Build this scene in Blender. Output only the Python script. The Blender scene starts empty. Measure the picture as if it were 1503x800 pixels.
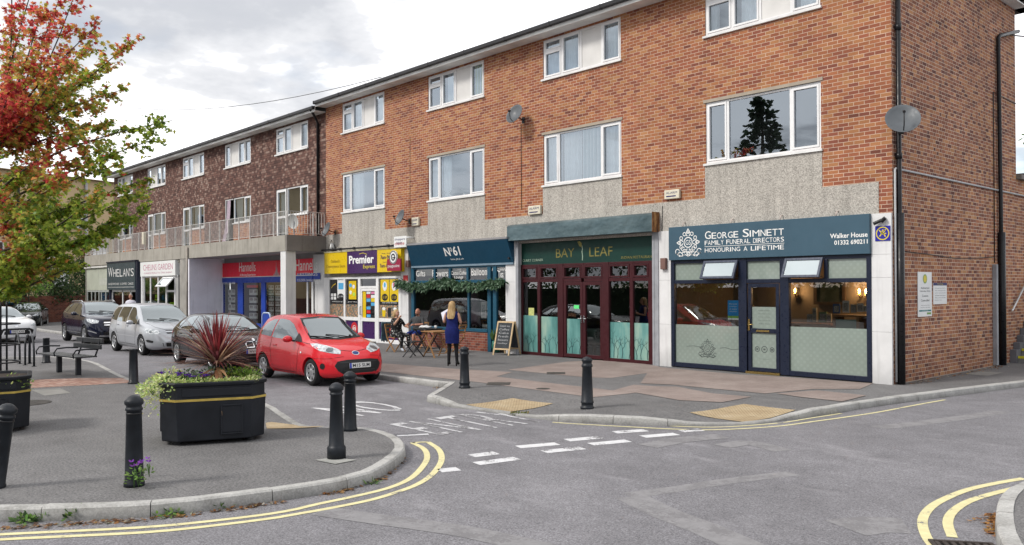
import bpy, bmesh, math, random
from math import sin, cos, pi, radians, floor, sqrt, atan2
from mathutils import Vector, Matrix
from mathutils.bvhtree import BVHTree
random.seed(7)
scene = bpy.context.scene
COL = scene.collection
# ------------------------------------------------------------------ camera model (level survey of the photo)
F_PX, CX, CY = 1228.84, 751.5, 415.87
YAW, PIT, ROL = .8327, .0051, .005
CAM = Vector((7.282, -16.952, 1.986))
_s, _c = sin(YAW), cos(YAW)
AX_R = Vector((_c, _s, 0)); AX_F = Vector((-_s*cos(PIT), _c*cos(PIT), sin(PIT))); AX_U = AX_R.cross(AX_F)
AX_R, AX_U = AX_R*cos(ROL) - AX_U*sin(ROL), AX_R*sin(ROL) + AX_U*cos(ROL)
def _ray(px, py): return AX_F + AX_R*((px-CX)/F_PX) + AX_U*((CY-py)/F_PX)
def _hit(px, py, ax, v):
    d = _ray(px, py); return CAM + d*((v-CAM[ax])/d[ax])
ROAD = -.115
def G(px, py, z=0.):
    h = _hit(px, py, 2, z); return (h.x, h.y)
def R(px, py): return G(px, py, ROAD)
def FX(px, Y=0.): return _hit(px, 425, 1, Y).x
def FA(px, py, Y=0.):
    h = _hit(px, py, 1, Y); return (h.x, h.z)
def GA(px, py, X=0.):
    h = _hit(px, py, 0, X); return (h.y, h.z)
cam = bpy.data.objects.new('camera', bpy.data.cameras.new('camera')); COL.objects.link(cam)
cam.matrix_world = Matrix((( AX_R.x, AX_U.x, -AX_F.x, CAM.x), (AX_R.y, AX_U.y, -AX_F.y, CAM.y), (AX_R.z, AX_U.z, -AX_F.z, CAM.z), (0,0,0,1)))
cam.data.sensor_width = 36; cam.data.lens = 36*F_PX/1503; cam.data.shift_y = (CY-400)/1503; cam.data.clip_end = 2000; cam.data.clip_start = .1
scene.camera = cam
scene.view_settings.view_transform = 'Standard'; scene.view_settings.look = 'None'; scene.view_settings.exposure = 0
scene.render.engine = 'CYCLES'
scene.cycles.max_bounces = 8; scene.cycles.transparent_max_bounces = 12

# ------------------------------------------------------------------ node helper
class N:
    def __init__(s, nt): s.nt = nt
    def new(s, t, **k):
        n = s.nt.nodes.new(t)
        for a, b in k.items(): setattr(n, a, b)
        return n
    def put(s, sock, v):
        if isinstance(v, bpy.types.NodeSocket): s.nt.links.new(v, sock)
        elif v is not None:
            if sock.type == 'RGBA' and len(v) == 3: v = (*v, 1)
            sock.default_value = v
    def m(s, op, a, b=None, c=None):
        n = s.new('ShaderNodeMath', operation=op); s.put(n.inputs[0], a)
        if b is not None: s.put(n.inputs[1], b)
        if c is not None: s.put(n.inputs[2], c)
        return n.outputs[0]
    def vm(s, op, a, b):
        n = s.new('ShaderNodeVectorMath', operation=op); s.put(n.inputs[0], a); s.put(n.inputs[1], b); return n.outputs[0]
    def pos(s): return s.new('ShaderNodeNewGeometry').outputs['Position']
    def obj(s): return s.new('ShaderNodeTexCoord').outputs['Object']
    def sep(s, v):
        n = s.new('ShaderNodeSeparateXYZ'); s.put(n.inputs[0], v); return n.outputs
    def comb(s, x=0., y=0., z=0.):
        n = s.new('ShaderNodeCombineXYZ'); s.put(n.inputs[0], x); s.put(n.inputs[1], y); s.put(n.inputs[2], z); return n.outputs[0]
    def noise(s, v, scale, detail=3., rough=.55, out=0):
        n = s.new('ShaderNodeTexNoise'); s.put(n.inputs['Vector'], v); n.inputs['Scale'].default_value = scale
        n.inputs['Detail'].default_value = detail; n.inputs['Roughness'].default_value = rough; return n.outputs[out]
    def vor(s, v, scale, out='Distance', feature='F1'):
        n = s.new('ShaderNodeTexVoronoi', feature=feature); s.put(n.inputs['Vector'], v); n.inputs['Scale'].default_value = scale; return n.outputs[out]
    def white(s, v, out='Value'):
        n = s.new('ShaderNodeTexWhiteNoise', noise_dimensions='3D'); s.put(n.inputs[0], v); return n.outputs[out]
    def ramp(s, f, stops, interp='LINEAR'):
        n = s.new('ShaderNodeValToRGB'); r = n.color_ramp; r.interpolation = interp
        while len(r.elements) < len(stops): r.elements.new(.5)
        for e, (p, c) in zip(r.elements, stops):
            e.position = p; e.color = (*c, 1) if len(c) == 3 else c
        s.put(n.inputs[0], f); return n.outputs[0]
    def fr(s, f, a, b, c=0., d=1.):
        n = s.new('ShaderNodeMapRange'); s.put(n.inputs[0], f)
        for i, v in enumerate((a, b, c, d)): n.inputs[i+1].default_value = v
        return n.outputs[0]
    def mix(s, f, a, b, blend='MIX'):
        n = s.new('ShaderNodeMix', data_type='RGBA', blend_type=blend); s.put(n.inputs[0], f); s.put(n.inputs[6], a); s.put(n.inputs[7], b); return n.outputs[2]
    def mul(s, c, f):
        return s.mix(1., c, s.comb(f, f, f) if isinstance(f, bpy.types.NodeSocket) else (f, f, f), 'MULTIPLY')
    def bump(s, h, strength=.3, dist=.01):
        n = s.new('ShaderNodeBump'); s.put(n.inputs['Height'], h); n.inputs['Strength'].default_value = strength; n.inputs['Distance'].default_value = dist; return n.outputs[0]

MATS = {}
def mat(name, col=(.5,.5,.5), rough=.6, metal=0., fn=None, coat=0., spec=.28, emit=None, estr=0., alpha=None):
    if name in MATS: return MATS[name]
    m = bpy.data.materials.new(name); m.use_nodes = True; nt = m.node_tree
    b = nt.nodes['Principled BSDF']; n = N(nt)
    b.inputs['Base Color'].default_value = (*col, 1); b.inputs['Roughness'].default_value = rough; b.inputs['Metallic'].default_value = metal
    b.inputs['Coat Weight'].default_value = coat; b.inputs['Coat Roughness'].default_value = .03; b.inputs['Specular IOR Level'].default_value = spec
    if emit: b.inputs['Emission Color'].default_value = (*emit, 1); b.inputs['Emission Strength'].default_value = estr
    if fn:
        r = fn(n)
        for k, v in r.items(): n.put(b.inputs[{'c':'Base Color','n':'Normal','r':'Roughness','a':'Alpha','m':'Metallic'}[k]], v)
    MATS[name] = m; return m
def wear(col, var=.18, scale=3., rough=.6, speck=0., bump=0.):
    # plain paint/plastic/metal with soft dirt variation
    def fn(n):
        p = n.pos(); a = n.noise(p, scale, 5); f = n.fr(a, .3, .7, 1-var, 1+var*.6)
        c = n.mul((*col, 1), f); d = {'c': c, 'r': n.fr(n.noise(p, scale*4, 3), .3, .7, max(.05, rough-.12), min(1, rough+.12))}
        if bump: d['n'] = n.bump(n.noise(p, scale*30, 4), bump, .004)
        return d
    return fn
def wmat(name, col, rough=.6, var=.15, scale=3., metal=0., coat=0., bump=0., spec=.28):
    return mat(name, col, rough, metal, wear(col, var, scale, rough, 0, bump), coat, spec)

# ------------------------------------------------------------------ glass: real see-through pane with mirror reflection
def glass(name, tint=(.75,.8,.8), refl=.12, rough=.0, gcol=(1,1,1), see=True, body=(.02,.03,.03)):
    if name in MATS: return MATS[name]
    m = bpy.data.materials.new(name); m.use_nodes = True; nt = m.node_tree; nt.nodes.clear(); n = N(nt)
    out = n.new('ShaderNodeOutputMaterial'); g = n.new('ShaderNodeBsdfGlossy'); g.inputs['Roughness'].default_value = rough; g.inputs['Color'].default_value = (*gcol, 1)
    p = n.pos(); wob = n.bump(n.noise(p, .9, 1), .015, .05); nt.links.new(wob, g.inputs['Normal'])
    if see: t = n.new('ShaderNodeBsdfTransparent'); t.inputs['Color'].default_value = (*tint, 1)
    else: t = n.new('ShaderNodeBsdfDiffuse'); t.inputs['Color'].default_value = (*body, 1)
    fz = n.new('ShaderNodeFresnel'); fz.inputs['IOR'].default_value = 1.5
    f = n.m('MINIMUM', n.m('ADD', n.m('MULTIPLY', fz.outputs[0], 1.6), refl), .95)
    x = n.new('ShaderNodeMixShader'); nt.links.new(f, x.inputs[0]); nt.links.new(t.outputs[0], x.inputs[1]); nt.links.new(g.outputs[0], x.inputs[2]); nt.links.new(x.outputs[0], out.inputs[0])
    MATS[name] = m; return m

# ------------------------------------------------------------------ mesh builder
class MB:
    def __init__(s): s.v, s.f, s.mi, s.sm = [], [], [], []
    def add(s, vs, fs, mi=0, sm=False):
        o = len(s.v); s.v += [tuple(p) for p in vs]
        for f in fs: s.f.append([i+o for i in f]); s.mi.append(mi); s.sm.append(sm)
        return s
    def box(s, x0, x1, y0, y1, z0, z1, mi=0):
        if x0 > x1: x0, x1 = x1, x0
        if y0 > y1: y0, y1 = y1, y0
        if z0 > z1: z0, z1 = z1, z0
        return s.add([(x0,y0,z0),(x1,y0,z0),(x1,y1,z0),(x0,y1,z0),(x0,y0,z1),(x1,y0,z1),(x1,y1,z1),(x0,y1,z1)],
                     [(0,3,2,1),(4,5,6,7),(0,1,5,4),(1,2,6,5),(2,3,7,6),(3,0,4,7)], mi)
    def bar(s, a, b, w, h, mi=0, up=(0,0,1)):
        a, b = Vector(a), Vector(b); d = (b-a).normalized(); up = Vector(up)
        if abs(d.dot(up)) > .98: up = Vector((1,0,0))
        x = d.cross(up).normalized()*(w/2); y = x.cross(d).normalized()*(h/2)
        return s.add([a-x-y,a+x-y,a+x+y,a-x+y,b-x-y,b+x-y,b+x+y,b-x+y], [(0,1,2,3),(7,6,5,4),(0,4,5,1),(1,5,6,2),(2,6,7,3),(3,7,4,0)], mi)
    def quad(s, a, b, c, d, mi=0): return s.add([a,b,c,d], [(0,1,2,3)], mi)
    def poly(s, pts, mi=0): return s.add(pts, [tuple(range(len(pts)))], mi)
    def prism(s, pts, fn, d0, d1, mi=0):
        # pts 2D polygon, fn(u,v,d)->3D
        n = len(pts); vs = [fn(u,v,d0) for u,v in pts] + [fn(u,v,d1) for u,v in pts]
        return s.add(vs, [tuple(range(n))[::-1], tuple(range(n,2*n))] + [(i,(i+1)%n,n+(i+1)%n,n+i) for i in range(n)], mi)
    def cyl(s, a, b, r0, r1=None, n=12, mi=0, caps=True, sm=True):
        a, b = Vector(a), Vector(b); r1 = r0 if r1 is None else r1; d = (b-a).normalized()
        up = Vector((0,0,1)) if abs(d.z) < .95 else Vector((1,0,0)); x = d.cross(up).normalized(); y = d.cross(x)
        ring = lambda c, r: [c + x*(r*cos(2*pi*i/n)) + y*(r*sin(2*pi*i/n)) for i in range(n)]
        s.add(ring(a,r0)+ring(b,r1), [(i,n+i,n+(i+1)%n,(i+1)%n) for i in range(n)], mi, sm)
        if caps:
            s.add(ring(a,r0), [tuple(range(n))], mi); s.add(ring(b,r1), [tuple(range(n))[::-1]], mi)
        return s
    def tube(s, pts, r, n=8, mi=0):
        pts = [Vector(p) for p in pts]; rr = r if isinstance(r,(list,tuple)) else [r]*len(pts); rings = []; px = None
        for i, p in enumerate(pts):
            d = (pts[min(i+1,len(pts)-1)] - pts[max(i-1,0)]).normalized()
            if px is None:
                up = Vector((0,0,1)) if abs(d.z) < .9 else Vector((1,0,0)); px = d.cross(up).normalized()
            else: px = (px - d*px.dot(d)).normalized()
            y = d.cross(px); rings.append([p + px*(rr[i]*cos(2*pi*k/n)) + y*(rr[i]*sin(2*pi*k/n)) for k in range(n)])
        vs = [q for g in rings for q in g]; fs = []
        for i in range(len(pts)-1):
            for k in range(n): fs.append((i*n+k, i*n+(k+1)%n, (i+1)*n+(k+1)%n, (i+1)*n+k))
        fs += [tuple(range(n))[::-1], tuple(range((len(pts)-1)*n, len(pts)*n))]
        return s.add(vs, fs, mi, True)
    def lathe(s, prof, c=(0,0,0), n=20, mi=0, sm=True):
        c = Vector(c); vs = []; m = len(prof)
        for i in range(n):
            a = 2*pi*i/n; vs += [(c.x+r*cos(a), c.y+r*sin(a), c.z+z) for r, z in prof]
        fs = [(i*m+k, ((i+1)%n)*m+k, ((i+1)%n)*m+k+1, i*m+k+1) for i in range(n) for k in range(m-1)]
        return s.add(vs, fs, mi, sm)
    def sph(s, c, r, nu=14, nv=9, mi=0, fn=None):
        c = Vector(c); r = r if isinstance(r,(tuple,list)) else (r,r,r); vs = []
        for j in range(nv+1):
            t = pi*j/nv
            for i in range(nu):
                a = 2*pi*i/nu; u = Vector((sin(t)*cos(a), sin(t)*sin(a), cos(t)))
                q = Vector((u.x*r[0],u.y*r[1],u.z*r[2]))
                if fn: q = fn(u, q)
                vs.append(c+q)
        fs = [(j*nu+i, (j+1)*nu+i, (j+1)*nu+(i+1)%nu, j*nu+(i+1)%nu) for j in range(nv) for i in range(nu)]
        return s.add(vs, fs, mi, True)
    def mesh(s, me, M=None, mi=None, sm=False, mioff=0):
        M = M or Matrix()
        return_ = s.add([M @ v.co for v in me.vertices], [], 0)
        o = len(s.v) - len(me.vertices)
        for p in me.polygons: s.f.append([i+o for i in p.vertices]); s.mi.append(p.material_index+mioff if mi is None else mi); s.sm.append(p.use_smooth or sm)
        return s
    def xf(s, M, start=0):
        for i in range(start, len(s.v)): s.v[i] = tuple(M @ Vector(s.v[i]))
        return s
    def build(s, name, mats, parent=None, bevel=0., fix=False, weld=False):
        me = bpy.data.meshes.new(name); me.from_pydata(s.v, [], s.f)
        for m in (mats if isinstance(mats,(list,tuple)) else [mats]): me.materials.append(m)
        me.polygons.foreach_set('material_index', s.mi); me.polygons.foreach_set('use_smooth', s.sm)
        if fix or weld:
            bm = bmesh.new(); bm.from_mesh(me)
            if weld: bmesh.ops.remove_doubles(bm, verts=bm.verts, dist=1e-4)
            bmesh.ops.recalc_face_normals(bm, faces=bm.faces); bm.to_mesh(me); bm.free()
        me.update()
        return link(name, me, parent, bevel)
def wm(o):
    M = o.matrix_basis.copy()
    if o.parent: M = wm(o.parent) @ o.matrix_parent_inverse @ M
    return M
def link(name, me, parent=None, bevel=0.):
    o = bpy.data.objects.new(name, me); COL.objects.link(o)
    if parent: o.parent = parent; o.matrix_parent_inverse = wm(parent).inverted()
    if bevel:
        b = o.modifiers.new('bevel','BEVEL'); b.width = bevel; b.segments = 2; b.limit_method = 'ANGLE'; b.angle_limit = radians(40)
    return o
def thing(name, label, cat, loc=(0,0,0), rz=0., group=None):
    o = bpy.data.objects.new(name, None); COL.objects.link(o); o.empty_display_size = .2
    o.location = loc; o.rotation_euler = (0,0,rz)
    return tag(o, label, cat, group)
def tag(o, label, cat, group=None):
    o['label'] = label; o['category'] = cat
    if group: o['group'] = group
    return o
def struct(o): o['kind'] = 'structure'; return o
def stuff(o, label=None, cat=None):
    o['kind'] = 'stuff'
    if label: o['label'] = label; o['category'] = cat
    return o
def kids(o): return [c for c in bpy.data.objects if c.parent == o]
def copy_tree(o, parent=None, ch=None):
    c = o.copy(); COL.objects.link(c)
    if parent: c.parent = parent; c.matrix_parent_inverse = o.matrix_parent_inverse.copy()
    for k in kids(o): copy_tree(k, c)
    return c
def place(root, loc, rz=0., label=None):
    root.location = loc; root.rotation_euler = (0,0,rz)
    if label: root['label'] = label
    return root
# ------------------------------------------------------------------ text
_txt = {}
def glyphs(s, bold=0., shear=0., space=1.):
    k = (s,bold,shear,space)
    if k not in _txt:
        cu = bpy.data.curves.new('lettering','FONT'); cu.body = s; cu.offset = bold; cu.shear = shear; cu.resolution_u = 3; cu.space_character = space
        ob = bpy.data.objects.new('lettering', cu); COL.objects.link(ob); bpy.context.view_layer.update()
        me = bpy.data.meshes.new_from_object(ob.evaluated_get(bpy.context.evaluated_depsgraph_get()))
        bpy.data.objects.remove(ob); bpy.data.curves.remove(cu)
        vs = [(v.co.x, v.co.y) for v in me.vertices]; fs = [tuple(p.vertices) for p in me.polygons]; bpy.data.meshes.remove(me)
        x0 = min(v[0] for v in vs); x1 = max(v[0] for v in vs); y0 = min(v[1] for v in vs); y1 = max(v[1] for v in vs)
        _txt[k] = ([((x-x0)/(x1-x0), (y-y0)/(y1-y0)) for x, y in vs], fs)
    return _txt[k]
def text(mb, s, fn, mi=0, bold=0., shear=0., space=1., yr=None):
    vs, fs = glyphs(s, bold, shear, space); mb.add([fn(u,v) for u, v in vs], fs, mi)
def xz(x0, x1, z0, z1, y): return lambda u, v: (x0+(x1-x0)*u, y, z0+(z1-z0)*v)
def yz(y0, y1, z0, z1, x): return lambda u, v: (x, y0+(y1-y0)*u, z0+(z1-z0)*v)
def bil(a, b, c, d, z):   # a bottom-left, b bottom-right, c top-right, d top-left (ground xy)
    return lambda u, v: tuple((a[i]*(1-u)+b[i]*u)*(1-v) + (d[i]*(1-u)+c[i]*u)*v for i in (0,1)) + (z,)
def ring(mb, fn, cx, cy, r, w, mi=0, a0=0., a1=2*pi, n=24, sx=1.):
    vs = []; 
    for i in range(n+1):
        a = a0+(a1-a0)*i/n
        for q in (r-w/2, r+w/2): vs.append(fn(cx+sx*q*cos(a), cy+q*sin(a)))
    mb.add(vs, [(2*i,2*i+1,2*i+3,2*i+2) for i in range(n)], mi)
def stroke(mb, fn, pts, w, mi=0):
    n = len(pts); vs = []
    for i, (x, y) in enumerate(pts):
        a = pts[max(i-1,0)]; b = pts[min(i+1,n-1)]; dx, dy = b[0]-a[0], b[1]-a[1]; l = sqrt(dx*dx+dy*dy) or 1
        vs += [fn(x-dy/l*w/2, y+dx/l*w/2), fn(x+dy/l*w/2, y-dx/l*w/2)]
    mb.add(vs, [(2*i,2*i+1,2*i+3,2*i+2) for i in range(n-1)], mi)

# ------------------------------------------------------------------ world and sun
SUN_EL, SUN_AZ = radians(43), radians(198)   # azimuth measured clockwise from +Y
w = bpy.data.worlds.new('World'); scene.world = w; w.use_nodes = True; nt = w.node_tree; nt.nodes.clear(); n = N(nt)
out = n.new('ShaderNodeOutputWorld'); bg = n.new('ShaderNodeBackground'); nt.links.new(bg.outputs[0], out.inputs[0])
sky = n.new('ShaderNodeTexSky', sky_type='NISHITA'); sky.sun_disc = False; sky.sun_elevation = SUN_EL; sky.sun_rotation = SUN_AZ
bgs = n.mul(sky.outputs[0], .10)
d = n.new('ShaderNodeTexCoord').outputs['Generated']; sx, sy, sz = n.sep(d)[:3]
den = n.m('ADD', n.m('MAXIMUM', sz, 0.), .22)
cv = n.comb(n.m('DIVIDE', sx, den), n.m('DIVIDE', sy, den), n.m('MULTIPLY', sz, .6))
big = n.noise(cv, .95, 6, .55); fine = n.noise(n.vm('ADD', cv, (3.1,1.7,.4)), 2.2, 6, .6)
dens = n.m('ADD', n.m('MULTIPLY', big, .72), n.m('MULTIPLY', fine, .28))
cloud = n.ramp(dens, [(.30,(1.25,1.25,1.27)), (.50,(1.10,1.10,1.12)), (.535,(.66,.667,.69)), (.585,(.49,.505,.54)), (.70,(.41,.43,.475))])
gap = n.fr(n.noise(n.vm('ADD', cv, (7.3,2.2,1.)), .9, 5), .54, .68)
n.put(bg.inputs[0], n.mix(n.m('MULTIPLY', gap, .75), cloud, bgs)); bg.inputs[1].default_value = 1.4
sun = bpy.data.objects.new('sun', bpy.data.lights.new('sun','SUN')); COL.objects.link(sun)
sun.data.energy = 2.7; sun.data.angle = radians(12); sun.data.color = (1,.95,.88)
sd = Vector((sin(SUN_AZ)*cos(SUN_EL), cos(SUN_AZ)*cos(SUN_EL), sin(SUN_EL)))
sun.rotation_euler = sd.to_track_quat('Z','Y').to_euler(); sun.location = (0,-20,30)
# ================================================================== ground materials
def asphalt(base, speck, worn, sc=1.):
    def fn(n):
        p = n.pos()
        sp = n.noise(p, 58*sc, 3, .85); big = n.noise(p, .35, 5, .6); mid = n.noise(p, 2.2, 6, .65)
        c = n.mul((*base,1), n.fr(big, .3, .7, .86, 1.14)); c = n.mul(c, n.fr(mid, .3, .7, .86, 1.12)); c = n.mul(c, n.fr(sp, .3, .72, .30, 1.85))
        st = n.vm('MULTIPLY', p, (.55, 1.6, 1.)); wv = n.noise(st, 1.1, 8, .72)
        c = n.mix(n.m('MULTIPLY', n.fr(wv, .56, .74), .5), c, worn)
        st2 = n.noise(p, .8, 6, .6); c = n.mix(n.m('MULTIPLY', n.fr(st2, .58, .72), .35), c, tuple(b*.55 for b in base))
        cr = n.vor(n.vm('ADD', p, n.vm('MULTIPLY', n.noise(p, 1.5, 4, .6, 1), (1.4,1.4,0.))), .16, 'Distance', 'DISTANCE_TO_EDGE')
        c = n.mix(n.m('MULTIPLY', n.fr(cr, .0, .006, 1, 0), .16), c, tuple(b*.35 for b in base))
        return {'c': c, 'r': n.fr(sp, .2, .8, .75, .95), 'n': n.bump(n.noise(p, 70*sc, 3, .7), .55, .006)}
    return fn
M_road = mat('road_asphalt', fn=asphalt((.162,.158,.168), .0, (.34,.33,.345)), spec=.3)
M_pave = mat('pavement_asphalt', fn=asphalt((.136,.133,.133), .0, (.22,.215,.21), .62), spec=.25)
M_ground = mat('far_ground', fn=asphalt((.14,.135,.13), 0., (.2,.19,.18)), spec=.3)
def pinkpave(n):
    p = n.pos(); c = n.ramp(n.noise(p, 1.1, 6, .65), [(.3,(.195,.155,.138)), (.5,(.245,.198,.178)), (.7,(.30,.252,.228))])
    x, y, z = n.sep(p)[:3]; gx = n.m('FRACT', n.m('DIVIDE', n.m('ADD', x, n.m('MULTIPLY', n.m('FLOOR', n.m('DIVIDE', y, .30)), .2)), .40)); gy = n.m('FRACT', n.m('DIVIDE', y, .30))
    e = n.m('MINIMUM', n.m('MINIMUM', gx, n.m('SUBTRACT', 1., gx)), n.m('MINIMUM', gy, n.m('SUBTRACT', 1., gy)))
    c = n.mul(c, n.fr(e, .0, .035, .78, 1.)); c = n.mul(c, n.fr(n.noise(p, 60, 3, .8), .3, .7, .75, 1.25))
    c = n.mix(n.m('MULTIPLY', n.fr(n.noise(p, .9, 6, .7), .55, .7), .4), c, (.15,.13,.12))
    return {'c': c, 'n': n.bump(n.noise(p, 60, 3), .3, .004)}
M_pink = mat('pink_paving', rough=.85, fn=pinkpave, spec=.25)
def kerbfn(n):
    p = n.pos(); c = n.ramp(n.noise(p, 2.6, 7, .7), [(.28,(.21,.205,.19)), (.5,(.37,.365,.35)), (.72,(.46,.455,.435))])
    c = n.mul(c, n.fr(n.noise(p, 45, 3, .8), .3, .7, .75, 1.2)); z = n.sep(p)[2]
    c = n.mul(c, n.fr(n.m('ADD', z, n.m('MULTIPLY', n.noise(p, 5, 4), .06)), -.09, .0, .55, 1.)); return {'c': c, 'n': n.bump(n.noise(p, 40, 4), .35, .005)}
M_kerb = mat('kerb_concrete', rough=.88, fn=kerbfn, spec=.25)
def paintfn(col, cov):
    def fn(n):
        p = n.pos(); c = n.mul((*col,1), n.fr(n.noise(p, 9, 5, .7), .3, .7, .82, 1.06))
        w_ = n.m('ADD', n.m('MULTIPLY', n.noise(p, 3.5, 5, .7), .6), n.m('MULTIPLY', n.noise(p, 38, 4, .75), .4))
        return {'c': n.mix(n.fr(w_, cov, cov+.055), c, (.17,.165,.17)), 'n': n.bump(n.noise(p, 70, 3), .3, .004)}
    return fn
M_white = mat('white_road_paint', rough=.8, fn=paintfn((.60,.60,.61), .535), spec=.2)
M_whiteworn = mat('worn_white_road_paint', rough=.8, fn=paintfn((.52,.52,.53), .484), spec=.2)
M_yellow = mat('yellow_road_paint', rough=.8, fn=paintfn((.64,.585,.33), .565), spec=.2)
def tactfn(n):
    p = n.pos(); c = n.ramp(n.noise(p, 3., 6, .7), [(.3,(.31,.23,.135)), (.55,(.39,.305,.19)), (.75,(.45,.375,.265))])
    x, y, z = n.sep(p)[:3]; g = n.m('MULTIPLY', n.m('SINE', n.m('MULTIPLY', x, 2*pi/.066)), n.m('SINE', n.m('MULTIPLY', y, 2*pi/.066)))
    gx = n.m('FRACT', n.m('DIVIDE', x, .4)); gy = n.m('FRACT', n.m('DIVIDE', y, .4)); e = n.m('MINIMUM', gx, gy)
    c = n.mul(c, n.fr(e, 0, .03, .6, 1.)); c = n.mul(c, n.fr(n.noise(p, 55, 3, .8), .3, .7, .8, 1.18)); c = n.mul(c, n.fr(g, .2, .7, .9, 1.08)); return {'c': c, 'n': n.bump(g, .5, .01)}
M_tact = mat('buff_tactile_paving', rough=.85, fn=tactfn, spec=.25)
def brickpath(n):
    p = n.pos(); x, y, z = n.sep(p)[:3]; r = n.m('FLOOR', n.m('DIVIDE', y, .105)); u = n.m('ADD', n.m('DIVIDE', x, .21), n.m('MULTIPLY', r, .5))
    wn = n.white(n.comb(n.m('FLOOR', u), r, 0.)); fu = n.m('FRACT', u); fv = n.m('FRACT', n.m('DIVIDE', y, .105))
    c = n.ramp(wn, [(0,(.30,.17,.13)), (.5,(.36,.22,.175)), (1,(.42,.30,.25))]); e = n.m('MINIMUM', n.m('MULTIPLY', fu, 2.), fv)
    return {'c': n.mul(n.mul(c, n.fr(e, .05, .14, .5, 1)), n.fr(n.noise(p, 1.2, 5), .3, .7, .75, 1.1))}
M_bpath = mat('brick_path', rough=.9, fn=brickpath, spec=.25)

# ================================================================== shapes of the ground
def crom(pts, step=.3, closed=False):
    pts = [Vector((p[0],p[1])) for p in pts]; out = []
    for i in range(len(pts)-1):
        a, b = pts[i], pts[i+1]; L = (b-a).length
        if L < 1e-6: continue
        p0 = pts[i-1] if i else a-(b-a); p3 = pts[i+2] if i+2 < len(pts) else b+(b-a); k = max(1, int(L/step))
        if (a-p0).length < 1e-6: p0 = a-(b-a)
        if (p3-b).length < 1e-6: p3 = b+(b-a)
        m1 = (b-p0)*.5; m2 = (p3-a)*.5
        m1 = m1.normalized()*min(m1.length, L*1.2); m2 = m2.normalized()*min(m2.length, L*1.2)
        for j in range(k):
            t = j/k; out.append(a*(2*t**3-3*t*t+1)+m1*(t**3-2*t*t+t)+b*(-2*t**3+3*t*t)+m2*(t**3-t*t))
    out.append(pts[-1]); return out
DROPS = [(G(735,603,-.09), 1.05), (G(1092,621,-.09), .95), (G(437,616,-.08), 1.0)]
def PZ(x, y):
    z = 0.
    for (cx, cy), r in DROPS:
        d = sqrt((x-cx)**2+(y-cy)**2); t = min(1, max(0, (d-r*.55)/(r*1.1))); z = min(z, -.092*(1-t*t*(3-2*t)))
    return z
def sheet(name, pts, z, m, sub=0, fz=None):
    bm = bmesh.new(); vs = [bm.verts.new((p[0],p[1],0)) for p in pts]; f = bm.faces.new(vs); f.normal_update()
    if f.normal.z < 0: f.normal_flip()
    bmesh.ops.triangulate(bm, faces=bm.faces)
    for _ in range(sub):
        bmesh.ops.subdivide_edges(bm, edges=[e for e in bm.edges if e.calc_length() > .45], cuts=1)
        bmesh.ops.triangulate(bm, faces=bm.faces)
    for v in bm.verts: v.co.z = z + (fz(v.co.x, v.co.y) if fz else 0)
    me = bpy.data.meshes.new(name); bm.to_mesh(me); bm.free(); me.materials.append(m)
    for p in me.polygons: p.use_smooth = True
    return struct(link(name, me))
sheet('ground', [(-400,-400),(400,-400),(400,400),(-400,400)], ROAD-.02, M_ground)
sheet('road', [(-70,-70),(60,-70),(60,60),(-70,60)], ROAD, M_road)
far_l = -62.
main_kerb = crom([(far_l,-6.0),(-30,-6.2),(-12,-6.28),(-9.22,-6.26),(-7.93,-6.23),(-6.85,-6.2),(-6.62,-6.1),(-6.62,-6.1),(-5.22,-7.71),(-5.22,-7.71),G(666,593,-.05),G(700,600,-.09),G(756,607.5,-.085),G(820,610.5,-.03),G(900,611.5),G(980,615.5,-.01),G(1046,619.5,-.06),G(1092,622,-.09),G(1140,616.5,-.085),G(1172,609,-.05),G(1200,601.5,-.015),(.64,-3.9),(.70,-3.0),(.88,-1.68),(1.61,2.44),(2.6,8),(4.6,20)], .3)
isl_kerb = crom([(-24,-34),(-22.6,-16),(-21.4,-12),(-20.6,-10.6),(-19.6,-10.1),(-17.55,-9.95),(-12.75,-10.63),(-10.5,-10.75),(-6.33,-10.32),(-4.37,-10.7),(-3.62,-10.72),(-2.89,-10.44),(-2.2,-10.5),(-1.6,-10.75),(-1.07,-11.17),(-.45,-12.0),(-.36,-12.65),(-.42,-13.15),(-.70,-14.22),(-1.49,-15.28),(-3.6,-17.6),(-9,-23),(-18,-32)], .3)
_rk = [G(*p) for p in [(1503,706),(1480,716),(1466,733),(1462,762),(1472,797)]]
cor_kerb = crom([(11.5,2.0),(7.2,-4.5)]+_rk+[(_rk[-1][0]+.35,_rk[-1][1]-.55),(_rk[-1][0]+1.2,_rk[-1][1]-1.3),(_rk[-1][0]+4,_rk[-1][1]-3.4)], .25)
def inset(line, d):
    out = []
    for i, p in enumerate(line):
        t = (line[min(i+1,len(line)-1)]-line[max(i-1,0)]).normalized(); out.append(p + Vector((-t.y, t.x))*d)
    return out
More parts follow.
